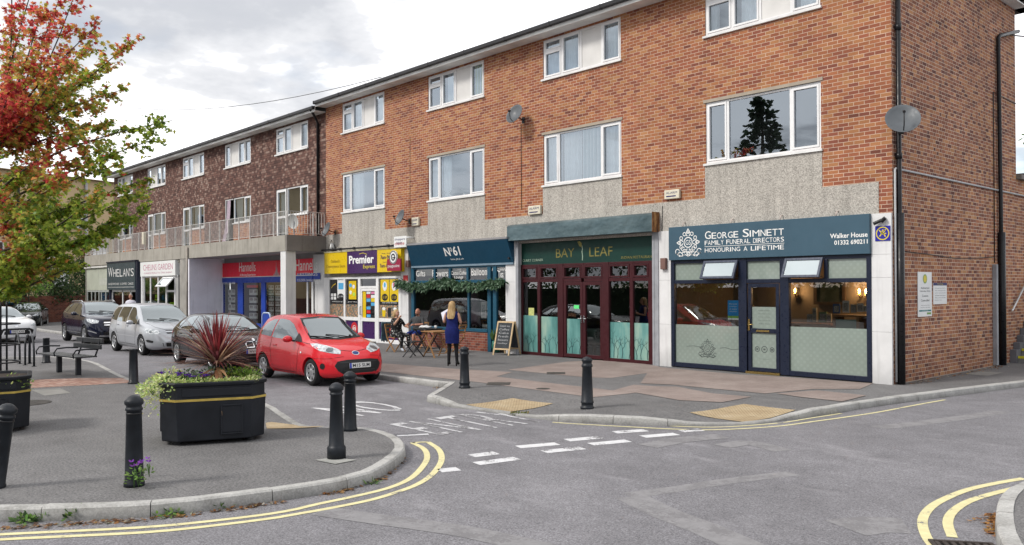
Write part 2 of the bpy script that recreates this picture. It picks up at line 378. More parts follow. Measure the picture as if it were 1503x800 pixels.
def kerb(line, side, name, height=.0):
    mb = MB(); wid = .13; a = line; b = inset(line, wid*side); acc = 0.; stones = [[0]]
    for i in range(1, len(a)):
        acc += (a[i]-a[i-1]).length; stones[-1].append(i)
        if acc > .8: stones.append([i]); acc = 0.
    for st in stones:
        if len(st) < 2: continue
        rnd = random.uniform(-.004,.006); vs = []
        for q, i in enumerate(st):
            t = (a[st[min(q+1,len(st)-1)]]-a[st[max(q-1,0)]]).normalized(); sh = t*(.004 if q == 0 else (-.004 if q == len(st)-1 else 0))
            po, pi_ = a[i]+sh, b[i]+sh; zt = PZ(po.x,po.y)+.006+rnd; ou = (po-pi_).normalized()*.012
            vs += [(pi_.x,pi_.y,-.13),(pi_.x,pi_.y,zt),(po.x-ou.x*1.6,po.y-ou.y*1.6,zt),(po.x,po.y,zt-.018),(po.x+ou.x,po.y+ou.y,-.13)]
        m = 5; fs = []
        for q in range(len(st)-1):
            for k in range(4): fs.append((q*m+k, q*m+k+1, (q+1)*m+k+1, (q+1)*m+k))
        fs += [tuple(range(m)), tuple(range((len(st)-1)*m, len(st)*m))]
        mb.add(vs, fs)
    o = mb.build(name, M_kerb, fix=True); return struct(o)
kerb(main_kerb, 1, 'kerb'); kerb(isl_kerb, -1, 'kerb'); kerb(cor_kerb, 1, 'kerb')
pm = inset(main_kerb, .125); pi_ = inset(isl_kerb, -.125); pc = inset(cor_kerb, .125)
sheet('pavement', [(p.x,p.y) for p in pm]+[(4.6,40),(-62,40)], 0., M_pave, 5, PZ)
sheet('pavement', [(p.x,p.y) for p in pi_], 0., M_pave, 5, PZ)
sheet('pavement', [(p.x,p.y) for p in pc]+[(30,-30),(30,2)], 0., M_pave, 3, PZ)
def patch(name, px, m, dz=.004, sub=4, zz=0.): return sheet(name, [G(*p, zz) for p in px], dz, m, sub, PZ)
for k_, px in enumerate(([(745,543),(832,531),(905,527),(962,537),(985,543),(897,555),(860,554)],
           [(500,524),(556,533),(660,541),(752,546.5),(728,553),(900,573.5),(930,565),(1000,570),(870,583.5),(700,561),(662,557),(556,545)],
           [(950,548),(966,539),(986,541),(1086,550),(1156,554),(1282,563),(1262,571.5),(1193,571.5),(1123,578),(1053,571.5),(987,565),(940,563)],
           [(905,572),(925,566.5),(993,568),(1046,578),(1103,583),(1060,591),(997,588)],
           [(1140,578),(1199,573.5),(1272,581),(1236,590),(1172,583)])): patch('pavement_paving', px, M_pink, .004+.0015*k_)
for px in ([(684,593),(752.6,586.5),(812,593),(750,602)], [(1012,607),(1092,598.5),(1168,606.5),(1092,617)], [(390,618.5),(398,617),(476,626.5),(468,629.5),(392,631)]): patch('tactile_pavement', px, M_tact, .009, 4, -.06)
patch('brick_path', [(0,560),(22,562),(60,557),(130,555),(190,555),(193,562),(120,566),(40,570),(0,570)], M_bpath)
M_slab = wmat('pale_slab', (.23,.225,.21), .9, .2, 3, bump=.3)
patch('pavement_slab', [(46,573),(88,570),(104,577),(66,581)], M_slab)
patch('pavement_slab', [(1415,549),(1440,545),(1473,547),(1450,552)], M_slab)
patch('pavement_slab', [(462,676),(490,672),(523,676),(492,682)], wmat('bollard_footing', (.33,.33,.31), .9, .3, 6, bump=.4), .008)
# --------------------------------------------------------- paint on the road
def strip(px, wd, m, name, z=ROAD+.004, dash=None):
    line = crom([R(*p) for p in px], .12); mb = MB(); acc = 0
    a = inset(line, wd/2); b = inset(line, -wd/2)
    for i in range(len(a)-1):
        acc += (line[i+1]-line[i]).length
        mb.quad((a[i].x,a[i].y,z),(b[i].x,b[i].y,z),(b[i+1].x,b[i+1].y,z),(a[i+1].x,a[i+1].y,z))
    return struct(mb.build(name, m, fix=True))
Y1 = [(-60,790),(0,785),(208,774.6),(330,763),(416,751.5),(467.5,740),(520,729),(569,717),(600,704),(618,688),(627,672),(622,659),(605,650)]
Y2 = [(-60,799),(0,792.5),(217,781.5),(330,770),(407,760),(441,754),(486,746),(545,734),(587.5,721),(615,710),(635,696),(648,676),(644,660),(628,649)]
strip(Y1, .075, M_yellow, 'yellow_line'); strip(Y2, .075, M_yellow, 'yellow_line')
strip([(605,650.5),(616,649.3),(628,649)], .06, M_yellow, 'yellow_line')
strip([(811,620),(830,621.5),(900,625.5),(1000,630.5),(1060,630.8),(1140,626),(1190,619.5),(1241,612.5),(1290,605),(1340,595.5),(1387,587)], .055, M_yellow, 'yellow_line')
strip([(822,617.5),(900,621.5),(1000,626.3),(1060,627.0),(1140,621.5),(1190,614),(1235,607)], .05, M_yellow, 'yellow_line')
strip([(1503,702.5),(1460,710),(1421,719),(1390,731),(1366,745),(1354,764),(1360,788.7),(1378,812)], .085, M_yellow, 'yellow_line')
strip([(1503,713.5),(1453,726),(1420,737),(1398,752),(1391,768),(1398,789)], .085, M_yellow, 'yellow_line')
mb = MB()
for q in ([(698,682),(744,668.8),(763,671.5),(717,684.5)],):
    pass
def dashq(a, b, w_):   # from px a to px b, width in metres
    pa, pb = Vector(R(*a)), Vector(R(*b)); t = (pb-pa).normalized(); k = Vector((-t.y,t.x))*w_/2
    mb.quad(*[(p.x,p.y,ROAD+.004) for p in (pa-k, pb-k, pb+k, pa+k)])
for a, b in (((699,681),(759,673)), ((692,669.5),(729,665)), ((760,656.5),(818,651.5)), ((798,663.5),(855,657.8)), ((832,646.5),(882,642)), ((867,652.5),(922,647.2)),
             ((902,635),(948,631.8)), ((943,641.3),(993,637.2)), ((1000,633.3),(1030,631.2)), ((645,691.3),(673,688.5))): dashq(a, b, .2)
struct(mb.build('give_way_line', M_white, fix=True))
M_scuff = mat('scuffed_asphalt', rough=.9, fn=paintfn((.235,.23,.235), .50), spec=.2)
for k_, (pxs, w_) in enumerate((([(922,727),(985,719),(1050,709),(1110,701),(1165,695)],.22),([(926,729),(950,741),(985,757),(1030,774),(1090,800),(1120,815)],.34),([(1290,628),(1360,620),(1420,612),(1470,604)],.3),([(1240,775),(1285,770),(1330,772)],.5),([(1060,655),(1100,650),(1150,662)],.3),([(470,750),(560,763),(680,780),(800,806)],.3),([(950,655),(1000,646),(1060,640)],.35))): strip(pxs, w_, M_scuff, 'road_seam', ROAD+.0015+.0003*k_)
mb = MB(); text(mb, 'ENTRY', bil(R(645,639), R(806,618), R(722,602), R(571,623), ROAD+.005), bold=.0, space=1.15)
struct(mb.build('road_lettering', M_whiteworn, fix=True))
mb = MB(); text(mb, 'NO', bil(R(532,611), R(603,600.5), R(533,587.5), R(455,599), ROAD+.005), space=1.1)
struct(mb.build('road_lettering', M_white, fix=True))
mb = MB(); dashq((583,640),(629,637.5),.1); struct(mb.build('white_line', M_white, fix=True))
# gully grate and covers
mb = MB(); c = Vector((*R(1420,808), ROAD)); M_iron = wmat('rusty_iron', (.05,.04,.035), .7, .4, 20)
t = thing('drain_grate', 'slotted iron drain grate in the gutter by the bottom right kerb', 'drain grate', c, radians(35))
mb.box(-.24,.24,-.2,-.17,0,.02); mb.box(-.24,.24,.17,.2,0,.02); mb.box(-.24,-.21,-.17,.17,0,.02); mb.box(.21,.24,-.17,.17,0,.02)
for i in range(7): mb.box(-.2+i*.06,-.17+i*.06,-.17,.17,.0,.016)
mb.build('grate', M_iron, t).matrix_parent_inverse = Matrix(); 
mb2 = MB(); mb2.quad((-.2,-.16,.003),(.2,-.16,.003),(.2,.16,.003),(-.2,.16,.003)); mb2.build('pit', mat('black_pit',(.004,.004,.004),.9), t).matrix_parent_inverse = Matrix()
for i, (px, s_, lb) in enumerate((((816,548),.3,'dark square inspection cover in pink paving before the green restaurant front'), ((732,563.5),.34,'dark inspection cover in the pavement right of the small bollard'), ((797,571),.14,'small round stopcock cover in the pavement between two bollards'), ((36,592),.42,'dark round tarmac patch cover beside the planter on the left'))):
    x, y = G(*px); mb = MB(); mb.lathe([(0,.012),(s_*.86,.012),(s_,.008),(s_,0)], (x,y,0), 4 if i < 2 else 20, 0, False); mb.lathe([(s_*.3,.0125),(s_*.32,.015),(s_*.5,.015),(s_*.52,.0125)], (x,y,0), 4 if i < 2 else 20)
    tag(mb.build('inspection_cover', wmat('cover_iron', (.06,.055,.05), .75, .3, 10)), lb, 'inspection cover')
# ================================================================== wall materials
def brickfn(axis, stops, mortar, flem=False, L=.225, Hc=.0805, mt=.011, grime=0.):
    def fn(n):
        p = n.pos(); q = n.sep(p); u, v = q[axis], q[2]
        row = n.m('FLOOR', n.m('DIVIDE', v, Hc)); fv = n.m('MULTIPLY', n.m('FRACT', n.m('DIVIDE', v, Hc)), Hc)
        P = L*1.5 if flem else L
        uu = n.m('ADD', n.m('DIVIDE', u, P), n.m('MULTIPLY', n.m('MODULO', n.m('ADD', row, 1000.), 2.), .5)); fu = n.m('MULTIPLY', n.m('FRACT', uu), P); col = n.m('FLOOR', uu)
        if flem:
            hd = n.m('GREATER_THAN', fu, L); col = n.m('ADD', n.m('MULTIPLY', col, 2.), hd); fu = n.m('SUBTRACT', fu, n.m('MULTIPLY', hd, L))
        cell = n.comb(col, row, 3.3 if flem else 0.)
        wn = n.white(cell); wn2 = n.white(n.vm('ADD', cell, (17.,5.,2.)))
        reg = n.noise(p, .28, 4, .6); wv = n.m('ADD', n.m('MULTIPLY', wn, .82), n.m('MULTIPLY', n.fr(reg, .3, .7), .18))
        c = n.ramp(wv, stops); c = n.mul(c, n.fr(wn2, 0, 1, .88, 1.12)); c = n.mul(c, n.fr(n.noise(p, 55, 4, .7), .3, .7, .85, 1.14))
        e = n.m('MAXIMUM', n.m('LESS_THAN', fu, mt), n.m('LESS_THAN', fv, mt))
        mc = n.mul((*mortar,1), n.fr(n.noise(p, 4., 5), .3, .7, .78, 1.15))
        c = n.mix(e, c, mc); c = n.mul(c, n.fr(n.noise(p, .5, 5, .6), .3, .7, .84, 1.12))
        if grime: c = n.mul(c, n.fr(n.m('ADD', v, n.m('MULTIPLY', n.noise(p, 2., 5), .8)), .2, 1.5, 1-grime, 1.))
        h = n.m('SUBTRACT', n.m('MULTIPLY', n.noise(p, 60, 3), .3), e)
        return {'c': c, 'n': n.bump(h, .5, .008)}
    return fn
M_brick = mat('orange_brick', rough=.9, spec=.2, fn=brickfn(0, [(0,(.12,.048,.036)), (.10,(.19,.066,.045)), (.28,(.262,.090,.052)), (.50,(.305,.114,.057)), (.74,(.33,.140,.064)), (1,(.39,.20,.092))], (.54,.40,.305)))
M_gable = mat('gable_brick', rough=.9, spec=.2, fn=brickfn(1, [(0,(.10,.048,.044)), (.22,(.19,.080,.056)), (.5,(.29,.120,.072)), (.75,(.365,.165,.085)), (1,(.45,.245,.115))], (.60,.475,.375), True, grime=.28))
M_redbrick = mat('red_brick', rough=.9, spec=.2, fn=brickfn(0, [(0,(.09,.03,.025)), (.5,(.20,.060,.042)), (1,(.29,.10,.06))], (.27,.215,.18)))
M_oldbrick = mat('old_red_brick', rough=.92, spec=.2, fn=brickfn(1, [(0,(.075,.03,.024)), (.5,(.165,.052,.035)), (1,(.24,.085,.052))], (.20,.15,.12), grime=.25))
def tilefn(n):
    p = n.pos(); x, y, z = n.sep(p)[:3]; Hc, L = .105, .165
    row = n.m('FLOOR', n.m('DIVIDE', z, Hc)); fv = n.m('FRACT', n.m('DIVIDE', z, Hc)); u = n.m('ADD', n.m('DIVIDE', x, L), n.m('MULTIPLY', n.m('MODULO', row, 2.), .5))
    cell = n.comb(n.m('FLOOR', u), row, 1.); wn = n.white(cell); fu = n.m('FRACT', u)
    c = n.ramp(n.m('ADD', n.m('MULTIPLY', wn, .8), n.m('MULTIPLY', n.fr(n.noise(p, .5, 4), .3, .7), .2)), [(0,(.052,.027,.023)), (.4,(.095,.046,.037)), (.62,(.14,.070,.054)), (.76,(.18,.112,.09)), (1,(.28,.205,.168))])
    c = n.mul(c, n.fr(n.noise(p, 30, 5, .7), .3, .7, .7, 1.3)); c = n.mul(c, n.fr(fv, 0., .20, .28, 1.)); c = n.mul(c, n.fr(n.m('MINIMUM', fu, n.m('SUBTRACT',1.,fu)), 0, .05, .5, 1))  # dark line at each course foot is a shadow painted into the colour
    return {'c': c, 'n': n.bump(n.m('SUBTRACT', 1., fv), .8, .03)}
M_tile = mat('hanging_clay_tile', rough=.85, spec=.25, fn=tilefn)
def pebfn(base):
    def fn(n):
        p = n.pos(); v = n.vor(p, 62, 'Color'); c = n.mul((*base,1), n.fr(n.sep(v)[0], 0, 1, .62, 1.35)); c = n.mul(c, n.fr(n.noise(p, .7, 6, .6), .3, .7, .88, 1.08))
        st = n.noise(n.vm('MULTIPLY', p, (5,5,.35)), 1.2, 5); c = n.mul(c, n.fr(st, .42, .75, 1., .78))
        return {'c': c, 'n': n.bump(n.vor(p, 62), .6, .008)}
    return fn
M_peb = mat('pebbledash', rough=.92, spec=.2, fn=pebfn((.425,.40,.36)))
def concfn(base):
    def fn(n):
        p = n.pos(); c = n.mul((*base,1), n.fr(n.noise(p, 1.2, 7, .65), .3, .7, .8, 1.15))
        st = n.noise(n.vm('MULTIPLY', p, (4.5,4.5,.22)), 1.3, 6, .7); c = n.mix(n.m('MULTIPLY', n.fr(st, .52, .70), .7), c, (.10,.09,.075))
        return {'c': n.mul(c, n.fr(n.noise(p, 50, 3), .3, .7, .88, 1.1)), 'n': n.bump(n.noise(p, 30, 4), .25, .005)}
    return fn
M_conc = mat('stained_concrete', rough=.9, spec=.2, fn=concfn((.34,.32,.28)))
M_concd = mat('dark_concrete', rough=.9, spec=.2, fn=concfn((.20,.185,.17)))  # same stained concrete in a darker base grey
def renderfn(base, var=.12):
    def fn(n):
        p = n.pos(); c = n.mul((*base,1), n.fr(n.noise(p, 1.5, 6, .6), .3, .7, 1-var, 1.05)); z = n.sep(p)[2]
        c = n.mul(c, n.fr(n.m('ADD', z, n.m('MULTIPLY', n.noise(p, 5, 5), .5)), .15, .75, .72, 1.)); st = n.noise(n.vm('MULTIPLY', p, (7,7,.4)), 1.2, 5)
        return {'c': n.mul(c, n.fr(st, .55, .75, 1., .8)), 'n': n.bump(n.noise(p, 35, 4), .12, .004)}
    return fn
M_pil = mat('white_pilaster', rough=.6, fn=renderfn((.66,.66,.66)))
M_lilac = mat('lilac_render', rough=.8, fn=renderfn((.78,.78,.86)))
M_upvc = wmat('white_upvc', (.74,.74,.74), .35, .08, 2)
M_pvcgrey = wmat('white_panel', (.64,.63,.61), .5, .1, 2)
M_soffit = wmat('soffit_board', (.74,.74,.72), .6, .25, 1.2)
M_gutter = wmat('black_gutter', (.018,.018,.02), .4, .3, 5)
M_blackpipe = wmat('black_pipe', (.012,.012,.014), .35, .3, 5)
M_greypipe = wmat('grey_conduit', (.30,.31,.33), .5, .2, 4)
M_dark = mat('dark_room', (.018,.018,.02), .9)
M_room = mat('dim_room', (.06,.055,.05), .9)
M_curt = wmat('net_curtain', (.78,.79,.78), .9, .08, 6)
M_gup = glass('upper_window_glass', (.78,.85,.88), .20, gcol=(.82,.91,1.))
M_gshop = glass('shop_glass', (.80,.84,.83), .07)
M_led = wmat('lead_sill', (.70,.70,.69), .5, .15, 3)

def wall_holes(mb, x0, x1, z0, z1, holes, y, dep=.14, mi=0):
    xs = sorted({x0,x1,*[h[0] for h in holes],*[h[1] for h in holes]}); zs = sorted({z0,z1,*[h[2] for h in holes],*[h[3] for h in holes]})
    xs = [x for x in xs if x0 <= x <= x1]; zs = [z for z in zs if z0 <= z <= z1]
    for a, b in zip(xs, xs[1:]):
        for c, d in zip(zs, zs[1:]):
            mx, mz = (a+b)/2, (c+d)/2
            if any(h[0] < mx < h[1] and h[2] < mz < h[3] for h in holes): continue
            mb.quad((a,y,c),(b,y,c),(b,y,d),(a,y,d), mi)
    for h in holes:
        a, b, c, d = h[:4]; e = y+dep
        mb.quad((a,y,c),(a,y,d),(a,e,d),(a,e,c),mi); mb.quad((b,y,c),(b,e,c),(b,e,d),(b,y,d),mi); mb.quad((a,y,d),(b,y,d),(b,e,d),(a,e,d),mi); mb.quad((a,y,c),(a,e,c),(b,e,c),(b,y,c),mi)
def frame(mb, x0, x1, z0, z1, w_, y0, y1, mi=0):
    mb.box(x0,x0+w_,y0,y1,z0,z1,mi); mb.box(x1-w_,x1,y0,y1,z0,z1,mi); mb.box(x0+w_,x1-w_,y0,y1,z1-w_,z1,mi); mb.box(x0+w_,x1-w_,y0,y1,z0,z0+w_,mi)
def drape(mb, x0, x1, z0, z1, y, mi=0, amp=.032, wl=.13, ph=0.):
    k = max(4, int((x1-x0)/.022)); vs = []
    for i in range(k+1):
        x = x0+(x1-x0)*i/k; yy = y+amp*sin(2*pi*x/wl+ph)+amp*.5*sin(2*pi*x/wl/2.7)
        vs += [(x,yy,z0),(x,yy,z1)]
    mb.add(vs, [(2*i,2*i+2,2*i+3,2*i+1) for i in range(k)], mi, True)
def window(parent, x0, x1, z0, z1, cols, curt=(), y=.03, sill=True, open_col=None, cmat=None):
    W_ = x1-x0; fb, gb, pb = MB(), [], MB(); fw = .05
    frame(fb, x0, x1, z0, z1, fw, y, y+.07)
    for a, b, k in cols:
        xa, xb = x0+a*W_, x0+b*W_
        if a > 0: fb.box(xa-.028, xa+.028, y+.002, y+.068, z0+fw, z1-fw)
        xa += fw if a == 0 else .028; xb -= fw if b == 1 else .028
        if k == 'panel': pb.box(xa, xb, y+.025, y+.05, z0+fw, z1-fw); continue
        zt = z1-fw
        if k == 'top':
            zm = z0+(z1-z0)*.70; fb.box(xa, xb, y-.006, y+.064, zm-.03, zm+.03); frame(fb, xa+.004, xb-.004, zm+.034, zt-.004, .038, y-.012, y+.05); zt = zm-.03
        if k in ('case','top'): frame(fb, xa+.004, xb-.004, z0+fw+.004, zt-.004, .045, y-.014, y+.052)
        gb.append((xa,xb,z0+fw,z1-fw))
    f = fb.build('window', M_upvc, parent)
    for q in gb: g_ = MB(); g_.quad((q[0],y+.035,q[2]),(q[1],y+.035,q[2]),(q[1],y+.035,q[3]),(q[0],y+.035,q[3])); g_.build('pane', M_gup, f)
    if pb.v: pb.build('blank_panel', M_pvcgrey, f)
    if sill:
        s = MB(); s.box(x0-.04, x1+.04, -.055, .03, z0-.055, z0-.004); s.build('sill', M_led, f)
    if curt:
        c = MB()
        for a, b, zz in curt: drape(c, x0+a*W_+.03, x0+b*W_-.03, z0+.02+zz*(z1-z0), z1-.02, y+.16, ph=random.random()*6)
        c.build('curtain', cmat or M_curt, f)
    return f
# ================================================================== the orange brick block
S_, W_, X0_ = 5.555, 2.926, -21.09
ZL0, ZL1, ZU0, ZU1 = 4.93, 6.385, 7.99, 9.118
XE = -22.33; EAVE = 9.17; DEPTH = 7.45
bb = thing('brick_building', 'long three-storey orange brick block of flats above shops, gable wall on the right', 'building', (-11,3.7,0))
wins = [(X0_+S_*i, X0_+S_*i+W_) for i in range(4)]
mb = MB(); holes = [(a,b,ZL0,ZL1) for a,b in wins]+[(a,b,ZU0,ZU1) for a,b in wins]
wall_holes(mb, XE, 0, 4.1, EAVE, holes, 0.)
mb.quad((-.27,0,3.45),(0,0,3.45),(0,0,4.1),(-.27,0,4.1))
mb.build('front_wall', M_brick, bb)
mb = MB(); RID = EAVE+1.1
mb.poly([(0,0,-.1),(0,DEPTH,-.1),(0,DEPTH,EAVE),(0,DEPTH/2,RID),(0,0,EAVE)]); mb.build('gable_wall', M_gable, bb)
mb = MB(); mb.quad((0,DEPTH,-.1),(XE,DEPTH,-.1),(XE,DEPTH,EAVE),(0,DEPTH,EAVE)); mb.poly([(XE,0,3.3),(XE,DEPTH,3.3),(XE,DEPTH,EAVE),(XE,DEPTH/2,RID),(XE,0,EAVE)]); mb.build('rear_wall', M_gable, bb)
mb = MB(); mb.quad((XE+.05,1.3,3.3),(-.05,1.3,3.3),(-.05,1.3,EAVE),(XE+.05,1.3,EAVE)); mb.quad((XE+.05,.02,7.2),(-.05,.02,7.2),(-.05,1.3,7.2),(XE+.05,1.3,7.2)); mb.build('inner_wall', M_room, bb)
# pebbledash band and spandrels, grown as one panel
mb = MB(); mb.box(XE,-.27,-.012,.1,3.3,4.1)
for i, (a, b) in enumerate(wins): mb.box(a-.02, b+.02, -.010, .02, 4.1, ZL0-.058)
mb.build('pebbledash_band', M_peb, bb)
for a, b in wins: mb = MB(); mb.box(a-.05, b+.05, -.02, .03, ZL1, ZL1+.075); mb.build('lintel', wmat('lintel_render', (.36,.31,.25), .9, .15, 4), bb)
LC = [(0,.205,'case'),(.205,.755,'fix'),(.755,1,'case')]
UC = [(0,.25,'top'),(.25,.5,'case'),(.5,.765,'panel'),(.765,1,'case')]
lowc = [[(.18,.42,0)], [(.0,.2,.0),(.2,.38,0)], [(0,.2,0),(.22,.46,0),(.46,.76,.0),(.76,1,0)], []]
upc = [[(0,.5,0),(.77,1,0)], [(.27,.5,0),(.77,1,0)], [(0,.24,0),(.25,.5,0),(.77,1,0)], [(0,.1,0),(.3,.5,0),(.8,1,.1)]]
M_green = wmat('yellow_curtain', (.52,.55,.25), .9, .1, 5); M_teal = wmat('pale_teal_curtain', (.40,.50,.50), .9, .1, 5)
for i, (a, b) in enumerate(wins):
    window(bb, a, b, ZL0, ZL1, LC, lowc[i]); window(bb, a, b, ZU0, ZU1, UC, upc[i], sill=True)
f = MB(); a, b = wins[1]; drape(f, a+.78*W_, b-.05, ZU0+.05, ZU1-.02, .15); f.build('curtain', M_green, kids(bb)[-1])
f = MB(); a, b = wins[2]; drape(f, a+.48*W_, b-.75, ZL0+.05, ZL1-.02, .15); f.build('curtain', M_teal, kids(bb)[-1])
# roof edge
OV = .48
def eave(parent, xa, xb, z, zt):
    m1 = MB(); m1.box(xa, xb, -OV+.02, .0, z, z+.03); m1.box(xa, xb, -OV, -OV+.02, z-.02, z+.17); m1.build('soffit', M_soffit, parent)
    m2 = MB(); m2.box(xa, xb, -OV-.11, -OV, z+.075, z+.19)
    k = int((xb-xa)/1.8)
    for i in range(k+1): x = xa+.05+(xb-xa-.1)*i/max(k,1); m2.box(x-.03, x+.03, -OV-.12, -OV+.001, z+.065, z+.195)
    m2.build('gutter', M_gutter, parent, .012)
    m3 = MB(); m3.add([(xa,-OV-.02,z+.2),(xb,-OV-.02,z+.2),(xb,DEPTH/2,zt),(xa,DEPTH/2,zt),(xa,DEPTH+OV,z+.2),(xb,DEPTH+OV,z+.2)], [(0,1,2,3),(3,2,5,4)])
    m3.box(xa, xb, DEPTH-.02, DEPTH+OV, z, z+.17); m3.build('roof', wmat('roof_felt', (.07,.065,.06), .9, .3, 2), parent)
eave(bb, XE+.01, .28, EAVE, RID+.15)
mb = MB(); mb.box(0, .28, -OV, DEPTH+OV, EAVE, EAVE+.03); mb.build('verge', M_soffit, bb)
# ================================================================== rear extension, stairs
ex = thing('rear_extension', 'low brick rear wing behind the stairs beyond the gable wall', 'building', (-2,9,0))
mb = MB(); mb.box(-4, -.012, DEPTH+.02, 14, -.1, 4.75); mb.build('wall', M_gable, ex)
mb = MB(); mb.box(-4.2, .12, DEPTH+.03, 14.2, 4.75, 4.87); mb.build('roof', M_concd, ex)
sh_ = thing('clad_house', 'white weatherboarded house end behind the brick rear wing', 'house', (-4,20,0)); y0, z0 = GA(1489,268)
mb = MB()
for i in range(9): mb.add([(-.5,14.6,3.4+i*.24),(-.5,24,3.4+i*.24),(-.47,24,3.4+i*.24),(-.47,14.6,3.4+i*.24),(-.5,14.6,3.64+i*.24),(-.5,24,3.64+i*.24)], [(0,1,2,3),(3,2,5,4)])
mb.quad((-.5,14.6,0),(-6,14.6,0),(-6,14.6,5.6),(-.5,14.6,5.6)); mb.quad((-.52,14.6,0),(-.52,24,0),(-.52,24,5.6),(-.52,14.6,5.6)); mb.build('cladding', wmat('white_cladding', (.6,.59,.56), .6, .15), sh_)
mb = MB(); mb.prism([(14.3,5.5),(24.3,5.5),(24.3,5.7),(14.3,5.7)], lambda u,v,d: (d,u,v), -6, -.2); mb.build('roof', M_gutter, sh_)
st = thing('stair', 'concrete stair with yellow step edges climbing beside the gable wall', 'staircase', (.65,7.6,0))
M_stepc = wmat('stair_concrete', (.21,.205,.20), .9, .25, 3, bump=.3); M_ynose = wmat('yellow_nosing', (.62,.55,.03), .6, .15, 6)
sy, rise, go = 6.95, .175, .27
mb, m2, m3 = MB(), MB(), MB()
for i in range(16):
    mb.box(.16, 1.35, sy+i*go, sy+(i+1)*go+.02, -.1, (i+1)*rise-.02)
    m2.box(.165, 1.345, sy+i*go-.012, sy+i*go+.055, (i+1)*rise-.055, (i+1)*rise)
    m3.box(.002, .155, sy+i*go-.09, sy+(i+1)*go-.09, -.1, (i+1)*rise+.16)
mb.build('steps', M_stepc, st); m2.build('nosing', M_ynose, st); m3.build('stringer', wmat('stringer_grey', (.15,.15,.165), .85, .2), st)
hr = thing('handrail', 'pale steel handrail fixed to the wall above the stair', 'handrail', (.07,7.5,1.5))
mb = MB(); y0, z0 = GA(1485,456,.07); mb.tube([(.07,y0,z0),(.07,y0+.06,z0+.01),(.07,y0+3.2,z0+2.05)], .024); mb.cyl((.0,y0+.4,z0+.22),(.07,y0+.4,z0+.24),.01); mb.cyl((.0,y0+2,z0+1.22),(.07,y0+2,z0+1.26),.01); mb.build('rail', wmat('galv', (.62,.62,.62), .4, .1, 4, .6), hr)
# ================================================================== things on the gable
def pipe(name, label, pts, r, m, cat='pipe', clips=True, joints=()):
    mb = MB(); mb.tube(pts, r, 10)
    for j in joints: mb.tube([(pts[0][0],pts[0][1],j-.06),(pts[0][0],pts[0][1],j+.06)], r*1.28, 10)
    return tag(mb.build(name, m), label, cat)
y0 = GA(1320,300,.07)[0]
pipe('downpipe', 'black downpipe running full height at the front corner of the gable wall', [(.07,y0,EAVE),(.07,y0,3.4),(.07,y0,.02)], .05, M_blackpipe, 'downpipe', joints=(1.9,4.6,7.2))
mb = MB(); mb.tube([(.085,y0,.0),(.085,y0,3.45)], .078, 10); tag(mb.build('pipe_shroud', M_blackpipe), 'thick black sleeve over the lower part of the corner downpipe', 'pipe')
ya, za = GA(1465,53,.07); yb = GA(1469,300,.07)[0]
mb = MB(); mb.tube([(.07,yb+1.4,za+.42),(.07,ya+.1,za+.03),(.07,ya,za-.05),(.07,yb,3.8),(.07,yb,.02)], .05, 10); mb.tube([(.085,yb,0),(.085,yb,3.3)], .085, 10)
tag(mb.build('downpipe', M_blackpipe), 'black downpipe near the rear of the gable with a slanted top piece to the eave', 'downpipe')
yg, zg = GA(1461,388,.05); mb = MB(); mb.box(.0,.10,yg-.07,yg+.04,.02,zg); tag(mb.build('cable_guard', M_greypipe, bevel=.01), 'grey steel cable guard standing beside the rear downpipe', 'cable guard')
mb = MB(); ys, zs = GA(1313.5,247,.03); ye, ze = GA(1503,287,.03)
mb.tube([(.03,ys,.05),(.03,ys,zs-.03),(.03,ys+.03,zs),(.03,ye+.6,zs)], .022, 8); tag(mb.build('conduit', wmat('pale_conduit', (.42,.43,.44), .5, .15), None), 'thin pale conduit rising at the corner and running level along the gable', 'conduit')
mb = MB(); yc1, zc1 = GA(1458,135,.02); yc2, zc2 = GA(1458,386,.02); mb.tube([(.02,DEPTH-.05,zc1-.05),(.02,yc1,zc1),(.02,yc1,zc2)], .012, 6)
pa = [(1326,369),(1360,373),(1400,379),(1430,379),(1460,377)]; mb.tube([(.015,*GA(*q)) for q in pa], .009, 6)
tag(mb.build('wall_cable', M_blackpipe), 'black cable sagging across the gable and up to the rear eave', 'cable')
def sign_gable(name, label, p0, p1, fn):
    (ya, za), (yb, zb) = GA(*p0), GA(*p1); t = thing(name, label, 'sign', (0,(ya+yb)/2,(za+zb)/2)); fn(t, ya, yb, zb, za); return t
M_signw = wmat('white_sign', (.72,.73,.72), .4, .05); M_ink = mat('black_ink', (.02,.022,.03), .6); M_tealink = mat('teal_ink', (.01,.16,.17), .5); M_goldink = mat('yellow_ink', (.60,.50,.05), .5); M_greenink = mat('green_ink', (.16,.30,.08), .5); M_navy = mat('navy_ink', (.02,.02,.11), .5)
